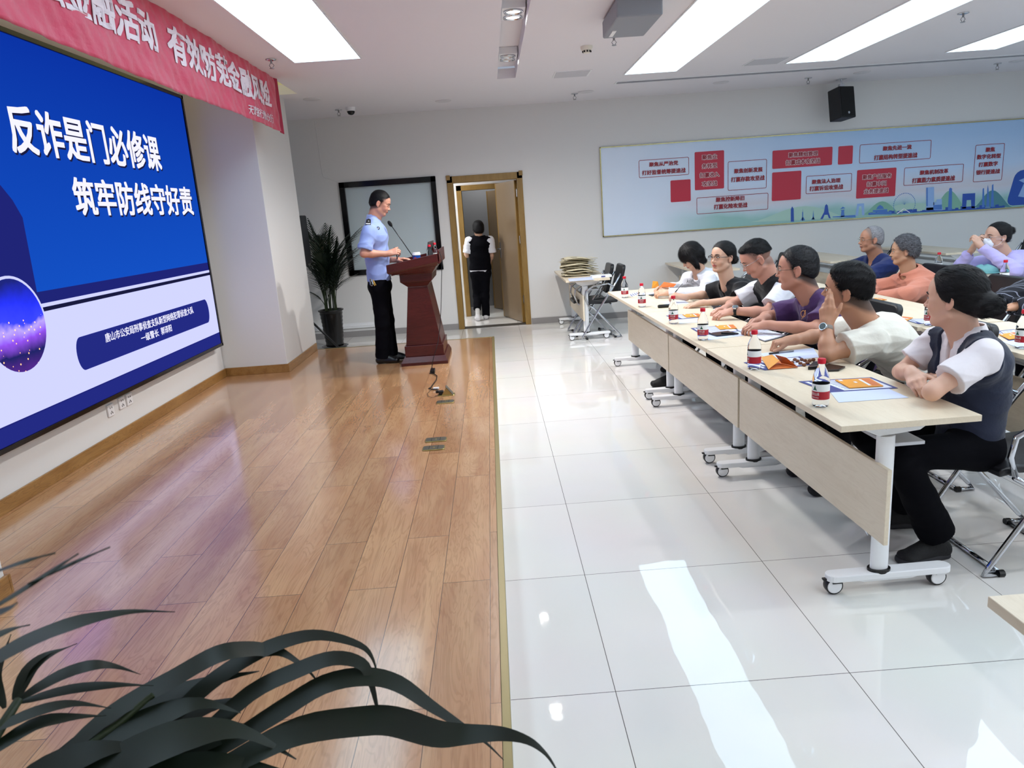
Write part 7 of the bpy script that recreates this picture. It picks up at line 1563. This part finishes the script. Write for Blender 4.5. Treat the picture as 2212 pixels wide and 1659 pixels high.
# the palm right beside the viewer, lower left
fpx, fpy = -.78, .30
fp = thing('potted_palm', 'palm close to the viewer whose dark blurred leaves fill the lower left', 'potted plant', (fpx, fpy, ST))
prof = [(.12, ST+.0)]+[(.125+.035*(k/18)+(.006 if k % 2 else 0), ST+.0+.42*k/18) for k in range(19)]+[(.175, ST+.43), (.175, ST+.445), (.15, ST+.44)]
B().lathe(prof, (fpx, fpy, 0), 28).obj('pot', M_pot, fp, smooth=True)
B().lathe([(.15, ST+.40), (.02, ST+.41)], (fpx, fpy, 0), 20).obj('soil', mat('soil', '#1c1612', .95), fp)
def pxblade(b, L, w0, up=(0, -.35, .94), prof=None):
    pts = [atY(x, y, d) for x, y, d in L]; out = []
    for i in range(len(pts)-1):                       # Catmull-Rom through the points
        p0, p1, p2, p3 = pts[max(0, i-1)], pts[i], pts[i+1], pts[min(len(pts)-1, i+2)]
        for k in range(4):
            t = k/4; out.append(.5*((2*p1)+(p2-p0)*t+(2*p0-5*p1+4*p2-p3)*t*t+(3*p1-p0-3*p2+p3)*t**3))
    out.append(pts[-1]); b.m(1); blade(b, out, w0*.85, Vector(up), fold=.12, prof=prof or (.35, .8, 1, 1, .95, .8, .55, .3, .12, .03))
FR_ = [  # (rachis pixel path, blades)
    [[(60, 1720, .66), (150, 1640, .70), (260, 1560, .74), (330, 1500, .76)],
     [([(80, 1690, .68), (230, 1550, .74), (370, 1470, .78), (470, 1415, .80), (540, 1403, .82), (579, 1406, .83), (614, 1412, .83), (664, 1447, .83), (693, 1482, .82)], .034),
      ([(150, 1720, .68), (350, 1570, .75), (450, 1480, .79), (540, 1420, .82), (620, 1385, .84), (695, 1373, .85), (777, 1394, .85), (806, 1425, .84), (816, 1470, .83)], .030),
      ([(220, 1720, .70), (400, 1620, .74), (540, 1500, .79), (640, 1450, .81), (720, 1423, .82), (780, 1434, .82), (800, 1470, .81), (815, 1530, .80), (820, 1550, .79)], .030),
      ([(250, 1740, .70), (470, 1620, .75), (600, 1540, .78), (700, 1480, .80), (790, 1463, .81), (860, 1478, .81), (930, 1525, .80), (1000, 1570, .79), (1050, 1605, .78), (1088, 1642, .77)], .034),
      ([(300, 1760, .68), (520, 1640, .73), (650, 1580, .76), (780, 1560, .78), (850, 1560, .78), (940, 1586, .77), (1000, 1588, .77), (1080, 1586, .76), (1140, 1600, .75), (1180, 1630, .74), (1205, 1668, .73)], .048),
      ([(40, 1740, .66), (180, 1640, .70), (320, 1560, .74), (430, 1520, .76), (520, 1540, .77)], .052),
      ([(100, 1760, .64), (260, 1650, .69), (400, 1590, .72), (520, 1580, .74), (640, 1640, .74)], .058),
      ([(160, 1780, .66), (330, 1690, .70), (480, 1650, .72), (620, 1665, .73)], .055), ([(60, 1700, .72), (200, 1600, .75), (340, 1520, .78), (470, 1470, .80), (560, 1450, .80)], .05), ([(120, 1740, .73), (280, 1620, .76), (420, 1540, .79), (560, 1500, .80)], .055), ([(200, 1760, .72), (330, 1660, .74), (450, 1600, .76), (560, 1590, .77)], .06), ([(0, 1740, .66), (100, 1670, .68), (220, 1620, .70), (330, 1610, .72)], .05)]],
    [[(-60, 1660, .62), (-10, 1590, .64), (40, 1512, .68)],
     [([(30, 1512, .68), (55, 1450, .70), (95, 1415, .71), (147, 1398, .72)], .014), ([(38, 1510, .68), (70, 1450, .70), (110, 1415, .71), (167, 1390, .72)], .014),
      ([(40, 1512, .68), (130, 1460, .71), (200, 1438, .72), (250, 1440, .73), (304, 1457, .73)], .020), ([(45, 1518, .68), (150, 1490, .71), (250, 1480, .72), (332, 1481, .73)], .016),
      ([(-20, 1580, .64), (80, 1537, .67), (160, 1520, .69), (240, 1530, .70)], .018), ([(-40, 1640, .62), (70, 1568, .66), (150, 1550, .68), (230, 1546, .69)], .022), ([(10, 1530, .67), (-5, 1470, .68), (10, 1410, .69), (24, 1370, .70)], .012)]],
    [[(-160, 1560, .50), (-90, 1480, .52), (-40, 1440, .54)],
     [([(-60, 1455, .54), (50, 1392, .58), (130, 1358, .61), (200, 1336, .63), (290, 1321, .65), (378, 1322, .66)], .026), ([(-60, 1400, .52), (-10, 1375, .53), (30, 1358, .54), (65, 1350, .55)], .010)]],
    [[(-220, 1420, .36), (-120, 1330, .38), (-50, 1270, .40)],
     [([(-60, 1255, .40), (30, 1222, .43), (80, 1205, .44), (120, 1195, .45)], .006), ([(-40, 1330, .40), (60, 1268, .43), (140, 1215, .45), (170, 1196, .46)], .006), ([(60, 1262, .43), (140, 1225, .45), (200, 1198, .46), (238, 1182, .47)], .005), ([(-60, 1350, .40), (10, 1318, .42), (38, 1302, .43)], .010)]]]
for rach, bl in FR_:
    b = B(); pts = [atY(x, y, d) for x, y, d in rach]; base = Vector((fpx, fpy, ST+.40)); c1 = base+Vector((0, .02, .35))
    st = [((1-t)**2)*base+2*t*(1-t)*c1+t*t*pts[0] for t in [k/6 for k in range(6)]]; b.tube(st+pts, [.008]*6+[.007-.0012*i for i in range(len(pts))], 8)
    for L, w in bl: pxblade(b, L, w)
    b.obj('frond', [M_stem, M_leaf2], fp, auto=75)
for k in range(9):                                   # fronds that lean away from the viewer, outside the frame
    a = PI*.62+k*.36; b = B(); dv = Vector((math.cos(a), math.sin(a), 0)); base = Vector((fpx, fpy, ST+.40)); pts = [base+Vector((0, 0, .62*t))+dv*.32*t*t for t in [i/9 for i in range(10)]]; b.tube(pts, [.007-.0006*i for i in range(10)], 6); b.m(1)
    for i in range(4, 10):
        for sd_ in (-1, 1): s = (Vector((-dv.y, dv.x, 0))*sd_+Vector((0, 0, .5))).normalized(); blade(b, [pts[i]+s*.055*j+Vector((0, 0, -.008*j*j)) for j in range(5)], .02)
    b.obj('frond', [M_stem, M_leaf2], fp, fixn=False)
